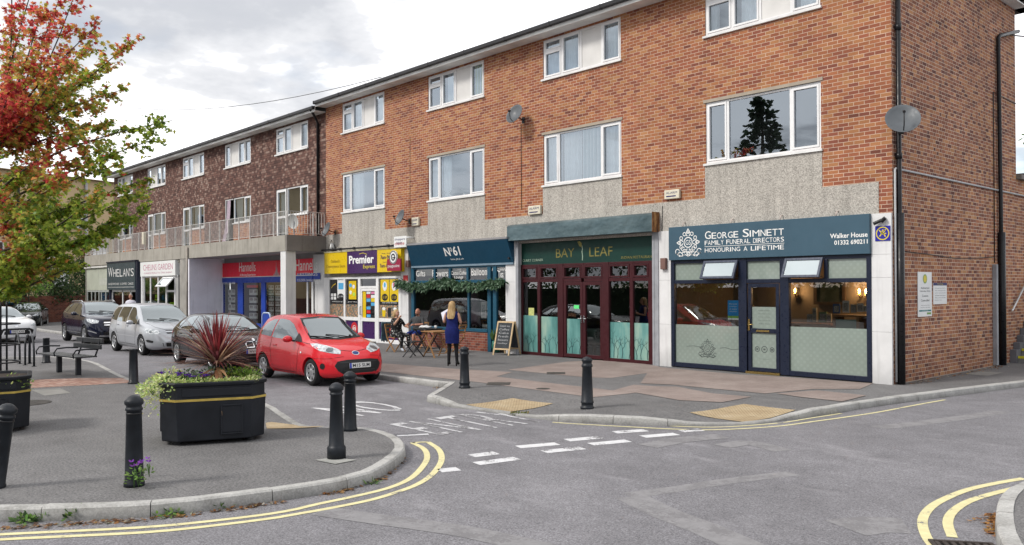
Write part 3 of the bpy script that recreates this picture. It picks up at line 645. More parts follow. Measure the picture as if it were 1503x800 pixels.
def sg1(t, ya, yb, za, zb):
    m = MB(); m.box(.002,.016,ya,yb,za,zb); m.build('board', M_signw, t, .004); w_ = yb-ya; h = zb-za; X = .0175; L = MB()
    F = lambda u0,u1,v0,v1: yz(ya+u0*w_, ya+u1*w_, za+v0*h, za+v1*h, X)
    for r_, c_ in ((.10,3),(.075,2)):
        L.poly([(X+(.1-r_)*.02, ya+.5*w_+r_*1.5*w_*cos(a*pi/10), za+.845*h+r_*h*1.05*sin(a*pi/10)) for a in range(20)], c_)
    text(L, 'Authorised', F(.2,.8,.62,.665), 0); text(L, 'Vehicles Only', F(.12,.88,.545,.59), 0); text(L, 'Centre', F(.28,.72,.44,.49), 0); text(L, 'Controlled', F(.2,.8,.34,.39), 0)
    text(L, 'Parking charges apply', F(.2,.8,.245,.262), 0); text(L, 'Terms on site', F(.16,.84,.195,.212), 0)
    L.quad(*[F(.07,.93,.115,.15)(u,v) for u,v in ((0,0),(1,0),(1,1),(0,1))], 1); L.quad(*[F(.62,.93,.045,.09)(u,v) for u,v in ((0,0),(1,0),(1,1),(0,1))], 3); text(L, 'parking', lambda u,v: yz(ya+.3*w_,ya+.7*w_,za+.12*h,za+.145*h,X+.001)(u,v), 4)
    L.build('lettering', [M_ink, M_tealink, M_goldink, M_greenink, M_signw], t)
sign_gable('parking_sign', 'tall white controlled parking sign with a yellow and green oval on the gable', (1346,399), (1367,464), sg1)
def sg2(t, ya, yb, za, zb):
    m = MB(); m.box(.002,.014,ya,yb,za,zb); m.build('board', M_signw, t, .004); w_ = yb-ya; h = zb-za; X = .0155; L = MB()
    L.quad((X,ya,zb-.13*h),(X,yb,zb-.13*h),(X,yb,zb),(X,ya,zb),1); text(L, 'Parking', yz(ya+.3*w_,ya+.7*w_,zb-.1*h,zb-.03*h,X+.001), 2)
    for i in range(6): text(L, ['Permit holders may park here only','vehicles without permits will be','issued with a parking charge notice','see full terms and conditions','display your permit clearly','Enquiries'][i], yz(ya+.1*w_,ya+(.9 if i<5 else .6)*w_,zb-(.28+.11*i)*h,zb-(.24+.11*i)*h,X), 0)
    L.build('lettering', [M_ink, M_navy, M_goldink], t)
sign_gable('notice_board', 'smaller white notice with navy header right of the tall parking sign', (1369,415), (1389,446), sg2)
# ================================================================== satellite dishes, boxes, floodlight
M_dish = wmat('dish_grey', (.10,.11,.12), .45, .15, 4)
def dish(label, loc, az, tilt, d, arm):
    # bowl faces direction az (radians about Z from -Y), tilted up
    t = thing('satellite_dish', label, 'satellite dish', loc, az, 'satellite dishes on the walls'); M = Matrix.Rotation(-tilt, 4, 'X') ; mb = MB()
    prof = [(0,0)]+[(d/2*k/7, .16*d*(k/7)**2) for k in range(1,8)]; vs0 = len(mb.v)
    mb.lathe([(r, z) for r, z in prof]+[(d/2+.004,.16*d),(d/2,.16*d-.012)]+[(r,z-.012) for r, z in prof[::-1]], (0,0,0), 24)
    mb.xf(Matrix.Translation((0,-arm,.0)) @ M @ Matrix.Rotation(radians(90),4,'X') @ Matrix.Diagonal((.92,1.05,1,1)))
    o = mb.build('bowl', M_dish, t); o.matrix_parent_inverse = Matrix()
    m = MB(); fp = M @ Vector((0,-.52*d,-.12*d)); m.tube([M @ Vector((0,.03,-d*.42))+Vector((0,-arm,0)), M @ Vector((0,-.3*d,-d*.38))+Vector((0,-arm,0)), fp+Vector((0,-arm,0))], .011, 6); m.cyl(fp+Vector((0,-arm-.03,0)), fp+Vector((0,-arm+.05,.02)), .028, n=8); o = m.build('feed_arm', M_gutter, t); o.matrix_parent_inverse = Matrix()
    m = MB(); m.tube([(0,-arm+.02,0),(0,-arm*.5,-.06),(0,.0,-.09)], .018, 6); m.box(-.05,.05,-.012,.0,-.18,.0); o = m.build('bracket', M_gutter, t); o.matrix_parent_inverse = Matrix(); t['_local'] = 1; del t['_local']
    return t
def at(px, py, Y=0.): h = _hit(px, py, 1, Y); return (h.x, h.y, h.z)
dish('grey satellite dish high on the brick front between second and third flat windows', at(768,172,-.02), radians(8), radians(26), .60, .34)
dish('grey satellite dish just above the white corner shop board and beside an alarm box', at(601,321,-.02), radians(-8), radians(22), .56, .30)
dish('grey satellite dish low on the brick at the right end of the balcony', at(492,338,-.02), radians(-6), radians(22), .56, .30)
yd, zd = GA(1322,184,.12); dish('largest grey satellite dish, on the gable corner downpipe', (.12,yd,zd), radians(28), radians(34), .70, .34)
M_cream = wmat('cream_box', (.62,.58,.47), .5, .12, 8)
for (px0,py0,px1,py1), lb, y in (((778,302,796,315), 'cream alarm box at the foot of the brick above the restaurant shutter', 0), ((978,279,1000,292), 'cream alarm box left of the rightmost lower flat window', 0), ((607,319,617,332), 'small cream box beside the dish above the convenience store', 0)):
    x0, z1 = FA(px0, py0+1); x1, z0 = FA(px1, py1-1); t = thing('alarm_box', lb, 'alarm box', ((x0+x1)/2,0,z0), 0, 'alarm boxes on the brick front')
    mb = MB(); mb.box(x0,x1,-.09,-.013,z0,z1); mb.build('case', M_cream, t, .012); mb = MB(); text(mb, 'ALARM', xz(x0+.06,x1-.06,z0+(z1-z0)*.55,z1-.05,-.0925)); mb.quad((x0+.06,-.0925,z0+.05),(x1-.1,-.0925,z0+.05),(x1-.1,-.0925,z0+.08),(x0+.06,-.0925,z0+.08)); mb.build('lettering', M_navy, t)
mb = MB(); x, z = FA(765,182); x2, z2 = FA(766,308); mb.tube([(x,-.012,z),(x2,-.012,z2)], .008, 5); x, z = FA(602,200); x2, z2 = FA(602,316); mb.tube([(x,-.01,z),(x2,-.01,z2)], .006, 5)
x, z = FA(973,302); x3, z3 = FA(972,400); mb.tube([(x,-.025,z),(x3,-.025,z3)], .007, 5); tag(mb.build('wall_cable', M_blackpipe), 'thin black cables dropping down the brick front from the dishes', 'cable')
fl = thing('floodlight', 'small dark floodlight on an arm at the rear eave of the gable', 'floodlight', (.1,7.2,8.2)); y0, z0 = GA(1484,58,.02)
mb = MB(); mb.tube([(.0,y0,z0+.12),(.25,y0+.1,z0+.05),(.45,y0+.25,z0-.02)], .018, 6); mb.build('arm', M_greypipe, fl); mb = MB(); mb.sph((.5,y0+.33,z0-.05), (.12,.18,.09), 12, 8); mb.build('lamp_head', M_gutter, fl)
# ================================================================== shopfronts
M_simn = wmat('slate_blue_sign', (.046,.094,.132), .45, .07, 2); M_navyf = wmat('navy_frame', (.012,.017,.035), .35, .12, 4); M_frost = mat('frosted_film', rough=.45, coat=.8, fn=lambda n: {'c': n.mul(n.mul((.215,.26,.23,1), n.fr(n.noise(n.pos(), 1.3, 3), .3, .7, .93, 1.06)), n.fr(n.m('MULTIPLY', n.m('SINE', n.m('MULTIPLY', n.sep(n.pos())[0], 42)), n.m('SINE', n.m('MULTIPLY', n.sep(n.pos())[2], 42))), .1, .6, 1., 1.10))})
M_wht = mat('white_lettering', (.78,.78,.76), .5); M_brass = mat('brass', (.55,.40,.15), .25, 1.); M_chrome = mat('chrome', (.7,.7,.7), .15, 1.)
def room(parent, x0, x1, y0, y1, z1, wallm, floorm=None, z0=.015):
    mb = MB(); mb.quad((x0,y1,z0),(x1,y1,z0),(x1,y1,z1),(x0,y1,z1)); mb.quad((x0,y0,z0),(x0,y1,z0),(x0,y1,z1),(x0,y0,z1)); mb.quad((x1,y0,z0),(x1,y1,z0),(x1,y1,z1),(x1,y0,z1))
    mb.quad((x0,y0,z0),(x1,y0,z0),(x1,y1,z0),(x0,y1,z0),1); mb.quad((x0,y0,z1),(x1,y0,z1),(x1,y1,z1),(x0,y1,z1),1)
    return mb.build('interior', [wallm, floorm or M_room], parent)
def pane(parent, name, m, rects, y):
    for a,b,c,d in rects:
        mb = MB(); mb.quad((a,y,c),(b,y,c),(b,y,d),(a,y,d)); o = mb.build('pane' if name == 'glass' else name, m, parent)
    return o
# pilasters between shops (white painted piers with tile joints)
def pier(label, x0, x1, y0, zt, jt=(1.05,2.15,2.62)):
    mb = MB(); zs = [-.02,*jt,zt]
    for a, b in zip(zs, zs[1:]): mb.box(x0,x1,y0,.28,a+.004,b)
    return tag(mb.build('pilaster', M_pil), label, 'pilaster', )
XS0, XS1 = FX(987), FX(1281)
XB0, XB1 = FX(762), FX(960)
XN0, XN1 = FX(601), FX(744)
XP0, XP1 = FX(477), FX(590)
pier('white pilaster at the right corner of the funeral directors', XS1, -.004, -.05, 3.45)
pier('white pilaster between the restaurant shutter and the funeral directors', FX(966), XS0, -.05, 3.38)
pier('white pilaster between the flower cafe and the green restaurant', XN1, XB0, -.05, 3.38)
pier('white pilaster between the yellow convenience store and the flower cafe', XP1, XN0, -.05, 3.34)
pier('wide white pilaster left of the yellow convenience store', FX(461), XP0, -.03, 3.36)
# ---------------------------------------------------------------- funeral directors
sf = thing('shopfront', 'slate blue funeral directors shopfront with frosted windows at the corner end', 'shopfront', ((XS0+XS1)/2,0,0), 0, 'shopfronts along the parade')
mb = MB(); mb.box(XS0-.01, XS1, -.13, -.0, 2.64, 3.455); fs = mb.build('fascia_sign', M_simn, sf, .006)
L = MB(); YF = -.134
def FF(px, py): return FA(px, py, YF)
def txf(L, s, p0, p1, h, mi=0, **k):   # p0 lower-left px, p1 lower-right px; h height m
    (xa, za), (xb, zb) = FF(*p0), FF(*p1); z = (za+zb)/2; text(L, s, xz(xa, xb, z, z+h, YF), mi, **k)
def caps(L, s, x0, x1, z, hb, hs, Y=YF, serif=True):
    # small capitals fitted between x0 and x1
    tot = 0; wd = []
    for ch in s:
        q = .22 if ch == "'" else .45 if ch == ' ' else (.30 if ch.lower() == 'i' else (1.0 if ch.lower() in 'mw' else .72)); q *= 1. if ch.isupper() else hs/hb; wd.append(q); tot += q
    x = x0; k = (x1-x0)/tot
    for ch, q in zip(s, wd):
        w1 = q*k; h = hb if ch.isupper() else hs
        if ch == "'": L.quad((x+w1*.2,Y,z+h*.68),(x+w1*.6,Y,z+h*.68),(x+w1*.8,Y,z+h),(x+w1*.2,Y,z+h))
        elif ch != ' ':
            text(L, ch.upper(), xz(x+w1*.07, x+w1*.93 if ch.lower() != 'i' else x+w1*.6, z, z+h, Y), 0)
            if serif:
                for zz in (z, z+h-.012): 
                    if ch.upper() in 'FILMNRHTAPKE' : L.quad((x-.002,Y-.0005,zz),(x+w1*.42,Y-.0005,zz),(x+w1*.42,Y-.0005,zz+.012),(x-.002,Y-.0005,zz+.012))
        x += w1
xa = FF(1034,350)[0]; xb = FF(1151,340)[0]
caps(L, 'George Simnett', xa, xb, 3.115, .185, .145, YF, False)
caps(L, 'FAMILY FUNERAL DIRECTORS', xa, xb, 2.97, .105, .105, YF, False); L.quad((xa,YF,2.93),(xb,YF,2.93),(xb,YF,2.94),(xa,YF,2.94)); caps(L, 'HONOURING A LIFETIME', xa, xb, 2.80, .10, .10, YF, False)
xc = FF(1216,0)[0]; xd = FF(1271,0)[0]; text(L, 'Walker House', xz(xc,xd,2.985,3.085,YF), bold=.018); text(L, '01332 690211', xz(xc+.09,xd,2.845,2.94,YF), bold=.018)
# crest: ring of scrolls round GS monogram
def crest(L, cx, cz, r, Y, mi=0):
    F = lambda u, v: (cx+u*r, Y, cz+v*r); w_ = .075
    ring(L, F, 0, 0, .40, w_, mi); text(L, 'GS', lambda u,v: F(-.25+.5*u, -.2+.4*v), mi)
    for k in range(4):
        a = k*pi/2+pi/2
        P = lambda t, s: (cos(a)*t-sin(a)*s, sin(a)*t+cos(a)*s)
        for sg in (-1,1):
            stroke(L, F, [P(1.12,0), P(.86,.13*sg), P(.66,.20*sg), P(.5,.08*sg)], w_, mi)
            q = P(.68,.36*sg); ring(L, F, q[0], q[1], .14, w_*.8, mi, n=12)
        q = P(.78,0); ring(L, F, q[0], q[1], .07, .06, mi, n=8)
    for sg in (-1,1):
        for cxx, czz, rr in ((.42,-.86,.16),(.80,-.94,.17),(1.05,-.72,.20),(.52,-.5,.15)): ring(L, F, sg*cxx, czz, rr, w_*.9, mi, a0=.3, a1=5.6, n=14)
        stroke(L, F, [(0,-1.12),(sg*.3,-.96),(sg*.66,-1.1),(sg*1.0,-.98),(sg*1.22,-.84)], w_, mi)
xcr, zcr = FF(1010,357); crest(L, xcr, zcr+.02, .30, YF); L.build('lettering', M_wht, fs)
mb = MB()
for px in (1007,1078,1150,1232): x = FX(px); mb.tube([(x,-.13,3.455),(x,-.10,3.54),(x,-.015,3.56)], .012, 6)
mb.build('fixing', wmat('pinkish_bracket', (.5,.42,.38), .6), fs)
xm = [XS0, FX(1086), FX(1099), FX(1145.5), FX(1160), XS1]; ZT0, ZT1 = 2.06, 2.15
fb = MB(); Y0, Y1 = -.06, .03
for a, b in ((xm[0],xm[0]+.10),(xm[1],xm[2]-.02),(xm[3]+.02,xm[4]),(xm[5]-.10,xm[5])): fb.box(a,b,Y0-.01,Y1,0.02,2.635)
for a, b in ((xm[0]+.10,xm[1]),(xm[4],xm[5]-.10)):
    fb.box(a,b,Y0,Y1,.02,.13); fb.box(a,b,Y0,Y1,ZT0,ZT1); fb.box(a,b,Y0,Y1,2.555,2.635)
fb.box(xm[2]-.02,xm[3]+.02,Y0,Y1,ZT0,ZT1); fb.box(xm[2]-.02,xm[3]+.02,Y0,Y1,2.555,2.635)
ml, mr = FX(1036), FX(1214)
fb.box(ml-.04,ml+.04,Y0,Y1,ZT1,2.555); fb.box(mr-.04,mr+.04,Y0,Y1,ZT1,2.555)
fb.build('window_frame', M_navyf, sf, .006)
yg = -.01
pane(sf, 'glass', M_gshop, [(xm[0]+.10,xm[1],.13,ZT0),(xm[4],xm[5]-.10,.13,ZT0)], yg)
fzr = FA(1160,475)[1]
pane(sf, 'frosted_film', M_frost, [(xm[0]+.10,xm[1],.13,1.06),(xm[4],xm[5]-.10,.13,1.10)], yg-.0025)
fl_ = pane(sf, 'fanlight', M_frost, [(xm[0]+.10,ml-.04,ZT1,2.555),(xm[2]-.02,xm[3]+.02,ZT1,2.555),(mr+.04,xm[5]-.10,ZT1,2.555)], yg)
for a, b in ((ml+.03,xm[1]+.02),(xm[4]-.06,mr-.03)):   # two top-hung lights pushed open
    M = Matrix.Translation((0,Y0-.02,2.58)) @ Matrix.Rotation(radians(-24),4,'X'); mb = MB(); frame(mb, a, b, -.46, 0, .055, -.05, 0); mb.xf(M); o = mb.build('open_fanlight', wmat('navy_frame_light', (.05,.06,.09), .3, .1, 4), sf, .004)
    m2 = MB(); m2.quad((a+.05,-.03,-.41),(b-.05,-.03,-.41),(b-.05,-.03,-.05),(a+.05,-.03,-.05)); m2.xf(M); m2.build('glass', glass('fanlight_glass', refl=.22, see=False, body=(.33,.40,.41)), o)
    m3 = MB(); 
    for x in (a+.04,b-.04): m3.bar((x,Y0,2.2),(x,Y0-.19,2.18),.015,.01)
    m3.build('stay', M_chrome, o)
# door
dr = MB(); xa, xb = xm[2], xm[3]; frame(dr, xa+.005, xb-.005, .06, ZT0-.01, .085, Y0+.012, Y1); dr.box(xa+.09,xb-.09,Y0+.012,Y1,.93,1.03); d = dr.build('door', M_navyf, sf, .004)
pane(d, 'glass', M_gshop, [(xa+.09,xb-.09,.14,.93),(xa+.09,xb-.09,1.03,ZT0-.09)], yg); pane(d, 'frosted_film', M_frost, [(xa+.09,xb-.09,.14,.93),(xa+.09,xb-.09,1.03,1.52)], yg-.0025)
mb = MB(); mb.box(xa+.22,xb-.25,Y0-.004,Y0+.02,.955,1.0); mb.build('letter_box', M_brass, d); mb = MB(); mb.box(xa+.02,xa+.06,Y0-.012,Y0+.014,.98,1.24); mb.tube([(xa+.04,Y0-.01,1.12),(xa+.04,Y0-.055,1.12),(xa+.17,Y0-.055,1.12)], .012, 6); mb.build('handle', M_brass, d)
mb = MB(); mb.box(xa-.03,xb+.03,Y0-.05,Y1,.002,.055); mb.build('threshold', M_brass, sf)
L = MB(); ym = yg-.004
Fd = lambda u0,u1,z0,z1: xz(xa+.1+(xb-xa-.2)*u0, xa+.1+(xb-xa-.2)*u1, z0, z1, ym)
for i, q in enumerate(['Funeral Directors','Opening hours','Monday to Friday','Saturday','Walker House']): text(L, q, Fd(.25,.75,1.43-i*.075,1.452-i*.075))
for cx, r in ((.2,.055),(.5,.07),(.82,.05)):
    ring(L, lambda u,v,cx=cx: Fd(0,1,0,1)(cx,0)[:2]+(0,) if 0 else (xa+.1+(xb-xa-.2)*cx+u, ym, .56+v), 0, 0, r, .018, n=16)
    L.quad(*[(xa+.1+(xb-xa-.2)*cx+u, ym, .56+v) for u, v in ((-.025,-.02),(.025,-.02),(.03,.02),(-.03,.02))])
text(L, 'caring since', Fd(.3,.7,.33,.35)); 
crest(L, FA(1039,511)[0], FA(1039,511)[1], .20, ym); xw = FA(1057,511)[0]; zw = FA(1057,511)[1]
stroke(L, lambda u,v: (u,ym,v), [(xw,zw),(xw+.15,zw+.02),(xw+.35,zw-.02),(xw+.55,zw+.01)], .012)
stroke(L, lambda u,v: (u,ym,v), [(xw-.95,zw),(xw-.75,zw+.02),(xw-.5,zw)], .01)
L.build('window_lettering', mat('etched_lettering', (.07,.085,.08), .6), sf)
p = MB(); (x0,z0),(x1,z1) = FA(1068,469,yg), FA(1086,441,yg); p.quad((x0,yg+.005,z0),(x1-.02,yg+.005,z0),(x1-.02,yg+.005,z1),(x0,yg+.005,z1),0); h = z1-z0
p.quad((x0,yg+.0035,z0+.08*h),(x1-.02,yg+.0035,z0+.08*h),(x1-.02,yg+.0035,z0+.2*h),(x0,yg+.0035,z0+.2*h),1); p.quad((x0,yg+.0035,z0),(x1-.02,yg+.0035,z0),(x1-.02,yg+.0035,z0+.07*h),(x0,yg+.0035,z0+.07*h),2)
for i in range(4): text(p, ['Memorial','garden open','to visitors','all year'][i], xz(x0+.05,x1-.08,z0+h*(.78-.13*i),z0+h*(.85-.13*i),yg+.002), 2)
tag(p.build('window_poster', [mat('poster_blue', (.03,.26,.55), .5), mat('poster_green', (.25,.45,.08), .5), M_wht]), 'blue and white poster inside the left funeral director window', 'poster')
room(sf, XS0+.06, XS1-.06, .10, 2.6, 2.66, wmat('taupe_wallpaper', (.20,.155,.115), .8, .1, 3), wmat('brown_carpet', (.07,.05,.04), .9))
# objects seen inside
M_wood = wmat('oak_wood', (.24,.12,.05), .5, .25, 8); M_frameb = wmat('dark_picture_frame', (.07,.045,.03), .4)
def inside(px, py, Y): h = _hit(px, py, 1, Y); return h.x, h.z
(x0,z0),(x1,z1) = inside(1194,447,2.5), inside(1240,413,2.5); pt = thing('framed_picture', 'dark landscape painting hung on the wall inside the funeral directors', 'picture', ((x0+x1)/2,2.5,z0))
mb = MB(); frame(mb, x0,x1,z0,z1,.07,2.50,2.56); mb.build('frame', M_frameb, pt); mb = MB(); mb.quad((x0+.06,2.53,z0+.06),(x1-.06,2.53,z0+.06),(x1-.06,2.53,z1-.06),(x0+.06,2.53,z1-.06)); mb.build('canvas', mat('dark_landscape', fn=lambda n: {'c': n.ramp(n.noise(n.pos(), 2.5, 5), [(.35,(.02,.03,.02)), (.6,(.06,.07,.06)), (.75,(.16,.17,.17))])}, rough=.6), pt)
M_bulb = mat('lit_bulb', (1,.7,.35), .5, emit=(1,.55,.2), estr=9.)
for px, py, lb in ((1168,428,'lit wall lamp left of the painting inside the funeral directors'), (1262,429,'lit wall lamp first right of the painting inside the funeral directors'), (1272,429,'lit wall lamp farthest right inside the funeral directors')):
    x, z = inside(px, py, 2.45); t = thing('wall_lamp', lb, 'wall lamp', (x,2.5,z), 0, 'wall lamps inside the funeral directors'); mb = MB(); mb.tube([(x,2.58,z-.1),(x,2.45,z-.13),(x,2.42,z-.05)], .018, 6); mb.lathe([(0,-.05),(.05,-.05),(.045,-.03),(0,-.03)], (x,2.42,z), 10); mb.build('bracket', M_brass, t); mb = MB(); mb.sph((x,2.42,z+.03), (.028,.028,.065), 8, 6); mb.build('bulb', M_bulb, t)
    ld = bpy.data.lights.new('lamp_glow','POINT'); ld.energy = 15.; ld.color = (1,.6,.28); ld.shadow_soft_size = .04; lo = bpy.data.objects.new('lamp_glow', ld); COL.objects.link(lo); lo.parent = t; lo.location = (0,-.16,.03)
x0, z0 = inside(1225,462,1.6); x1, z1 = inside(1281,462,1.6); sb = thing('sideboard', 'oak sideboard with an open shelf behind the right funeral director window', 'sideboard', (x0,1.6,0))
mb = MB(); mb.box(x0,XS1-.15,1.5,2.0,z0-.04,z0); mb.box(x0,x0+.05,1.52,1.98,.02,z0-.04); mb.box(x0+.55,x0+.62,1.52,1.98,.02,z0-.04); mb.build('cabinet', M_wood, sb); mb = MB(); mb.quad((x0+.05,1.56,.4),(x0+.55,1.56,.4),(x0+.55,1.56,z0-.1),(x0+.05,1.56,z0-.1)); mb.build('back_panel', wmat('pale_teal_panel', (.20,.30,.28), .6), sb)
x2, z2 = inside(1160,474,1.9); x3, z3 = inside(1222,474,1.9); mb = MB(); mb.box(x2-.3,x3,1.8,2.3,z2-.04,z2); mb.box(x2-.28,x2-.22,1.85,2.25,.02,z2-.04); mb.box(x3-.1,x3-.04,1.85,2.25,.02,z2-.04); tag(mb.build('side_table', M_wood), 'low oak table behind the right funeral director window', 'table')
CL = [('blue',(.05,.10,.25)),('white',(.6,.6,.58)),('cream',(.55,.48,.36)),('grey',(.30,.31,.31)),('green',(.16,.22,.13))]
for (px, py, w_, h_, ci, Y, lb) in ((1228,460,.17,.22,0,1.75,'blue leaflet box standing on the oak sideboard'), (1242,459,.16,.28,1,1.75,'pale card standing on the oak sideboard, left of the white cards'), (1253,459,.14,.19,3,1.75,'grey card on the oak sideboard'), (1263,458,.15,.2,1,1.75,'white card on the oak sideboard near the lamps'), (1272,458,.16,.15,2,1.75,'cream box at the right end of the sideboard'),
        (1189,473,.15,.2,3,2.0,'small grey photo frame on the low table'), (1196,473,.11,.35,2,2.0,'tall cream card on the low table'), (1208,473,.2,.25,4,2.0,'greenish photo frame on the low table'), (1217,473,.12,.2,2,2.0,'cream photo frame at the right end of the low table')):
    x, z = inside(px, py, Y); t = thing('display_card', lb, 'display card', (x,Y,z), 0, 'cards and frames inside the funeral directors'); mb = MB(); mb.box(x-w_/2,x+w_/2,Y-.015,Y+.015,z,z+h_); mb.build('card', wmat(CL[ci][0]+'_card', CL[ci][1], .6), t, .004); mb = MB(); mb.quad((x-w_*.36,Y-.018,z+h_*.15),(x+w_*.36,Y-.018,z+h_*.15),(x+w_*.36,Y-.018,z+h_*.8),(x-w_*.36,Y-.018,z+h_*.8)); mb.build('print', wmat('card_print', (.34,.33,.32), .6, .5, 30), t)
for k in range(5):
    x, z = inside(1030+k*11, 480, .8); mb = MB(); mb.box(x-.1,x+.1,.78,.82,z-.02,z+.22); mb.box(x-.06,x+.06,.775,.78,z+.04,z+.18); tag(mb.build('display_plaque', wmat('plaque_mauve', (.16,.125,.14), .5, .3, 20)), 'small mauve memorial plaque in the row behind the left funeral director window', 'plaque', 'row of memorial plaques in the left window')
# blue crest plate and small camera on right pilaster
(x0,z0),(x1,z1) = FA(1285,354,-.05), FA(1307,331,-.05); pl = thing('crest_plate', 'blue square plate with a gold ringed lion on the white corner pilaster', 'plate', (x0,-.05,z0)); mb = MB(); mb.box(x0,x1,-.064,-.052,z0,z1); mb.build('plate', mat('royal_blue_plate', (.02,.02,.28), .4), pl); L = MB(); cx, cz = (x0+x1)/2, (z0+z1)/2
ring(L, lambda u,v: (cx+u,-.0655,cz+v), 0, 0, .125, .022); 
for q in ([(-.06,-.06),(-.02,.0),(.03,.03),(.06,.08)],[(.06,-.07),(.02,-.01),(-.04,.03),(-.07,.07)],[(-.02,.0),(.0,.07),(.05,.05)],[(.0,-.02),(.07,.0)]): stroke(L, lambda u,v: (cx+u,-.0655,cz+v), q, .022)
L.build('emblem', M_goldink, pl)
x, z = FA(1294,324,-.06); cm = thing('wall_camera', 'small black twin camera above the blue crest plate', 'camera', (x,-.06,z)); mb = MB(); mb.cyl((x-.13,-.14,z-.06),(x+.02,-.10,z+.01),.035); mb.cyl((x+.02,-.12,z-.02),(x+.10,-.12,z+.05),.04); mb.tube([(x,-.03,z),(x,-.1,z)],.02,6); mb.build('body', M_gutter, cm)
# ---------------------------------------------------------------- green restaurant
bf = thing('shopfront', 'green restaurant shopfront with maroon frames under a grey roller shutter box', 'shopfront', ((XB0+XB1)/2,0,0), 0, 'shopfronts along the parade')
M_box = mat('galvanised_shutter', rough=.3, metal=.55, fn=lambda n: {'c': n.ramp(n.noise(n.vm('MULTIPLY', n.pos(), (1,1,3)), 1.1, 6, .6), [(.3,(.075,.115,.128)), (.55,(.13,.185,.20)), (.75,(.30,.37,.39))]), 'n': n.bump(n.noise(n.pos(), 1.6, 3), .5, .06)})
M_rust = mat('rusty_plate', rough=.8, fn=lambda n: {'c': n.ramp(n.noise(n.vm('MULTIPLY', n.pos(), (3,3,.8)), 2.2, 6, .7), [(.35,(.05,.03,.025)), (.5,(.20,.085,.03)), (.62,(.42,.24,.10)), (.75,(.34,.33,.30))])})
YB = -.30; (xl,zt) = FA(744,331,YB); (_,zb_) = FA(744,353.5,YB); (xr,zt2) = FA(957,318.5,YB)
mb = MB(); mb.prism([(YB+.05,zt),(YB,zt-.05),(YB,zb_),(YB+.02,zb_-.012),(-.02,zb_-.012),(-.02,zt+.04)], lambda u,v,d: (d,u,v), xl, xr); sb_ = mb.build('shutter_box', M_box, bf)
mb = MB(); mb.box(xr,xr+.014,YB-.006,.0,zb_-.02,zt+.03); mb.build('end_plate', M_rust, sb_)
mb = MB(); mb.box(XB1,FX(969),-.075,.02,0,zb_-.012); mb.box(XB1+.03,XB1+.07,-.085,-.075,0,zb_-.012); mb.build('shutter_guide', M_greypipe, bf); mb = MB(); mb.box(XB0-.07,XB0+.04,-.075,.02,0,zb_-.012); mb.build('shutter_guide', M_greypipe, bf)
YR = .10; ZF0, ZF1 = 2.66, zb_-.012
M_gr = wmat('dark_green_sign', (.004,.034,.026), .5, .15, 2); M_mar = wmat('maroon_frame', (.046,.008,.011), .4, .15, 3)
xbr = FX(955.5, YR); xbl = FX(765, YR)
mb = MB(); mb.box(xbl-.3,xbr+.3,YR,YR+.05,ZF0,ZF1); fg = mb.build('fascia_sign', M_gr, bf)
L = MB(); yy = YR-.004
def T(s, p0, p1, h, mi=0, Y=YR-.004, **k):
    (a, z), (b, z2) = FA(p0[0],p0[1],Y), FA(p1[0],p1[1],Y); z = (z+z2)/2; text(L, s, xz(a,b,z,z+h,Y), mi, **k)
T('BAY', (816,378.5), (843,377), .25); T('LEAF', (865,376.5), (899,375.5), .25); T('CURRY CORNER', (767,384.5), (797,383), .07, 1); T('INDIAN RESTAURANT', (912,380.5), (960,378), .07)
a = FA(853,360,yy); F = lambda u,v: (a[0]+u, yy, a[1]+v)
L.poly([F(-.15,.10),F(-.06,.12),F(.02,.06),F(.03,-.07),F(-.07,-.02)], 0); stroke(L, F, [(.02,.0),(.05,-.10),(.03,-.18),(.05,-.30),(.04,-.42)], .03, 1)
L.build('lettering', [wmat('faded_gold', (.21,.185,.05), .6, .5, 9), wmat('pale_sage', (.32,.42,.33), .6, .3, 10)], fg)
fb = MB(); Y0, Y1 = YR-.03, YR+.05; zt0, zt1 = 2.14, 2.235
xs = [xbl]+[FX(p, YR) for p in (791.5,823.5,856,890,927.5)]+[xbr]
for i, x in enumerate(xs):
    w_ = .11 if i in (2,4) else .055
    if i == 0: fb.box(x-.06,x+.07,Y0,Y1,.0,ZF0)
    elif i == 6: fb.box(x-.07,x+.25,Y0,Y1,.0,ZF0)
    elif i == 3: fb.box(x-.05,x+.05,Y0,Y1,zt1,ZF0)
    else: fb.box(x-w_,x+w_,Y0-(.01 if i in (2,4) else 0),Y1,.0,ZF0)
for i in range(6):
    a = xs[i]+(.11 if i in (2,4) else .055); b = xs[i+1]-(.11 if i+1 in (2,4) else .055)
    if i in (2,3): a = xs[i]+(.11 if i == 2 else .05); b = xs[i+1]-(.11 if i == 3 else .05)
    fb.box(a,b,Y0+.003,Y1,zt0,zt1); fb.box(a,b,Y0+.003,Y1,ZF0-.07,ZF0)
    if i not in (2,3): fb.box(a,b,Y0+.003,Y1,0,.09)
    frame(fb, a+.004, b-.004, zt1+.004, ZF0-.074, .05, Y0-.012, Y1-.01)
fb.build('window_frame', M_mar, bf, .006)
yg = YR+.02; M_gdark = glass('restaurant_glass', (.55,.68,.66), .09)
gl = [(xs[i]+.05,xs[i+1]-.05,.09,ZF0-.07) for i in (0,1,4,5)]+[(xs[2]+.1,xs[4]-.1,zt1,ZF0-.07)]
pane(bf, 'glass', M_gdark, gl, yg)
def treefilm(n):
    p = n.pos(); z = n.sep(p)[2]; c = n.ramp(n.noise(n.vm('MULTIPLY', p, (1,1,.3)), 2.2, 5), [(.32,(.05,.17,.16)), (.5,(.13,.30,.28)), (.68,(.30,.43,.35))]); return {'c': c}
M_film = mat('aqua_window_film', rough=.45, fn=treefilm, coat=.6)
fz = 1.05; (_, fzl) = FA(780,463,YR)
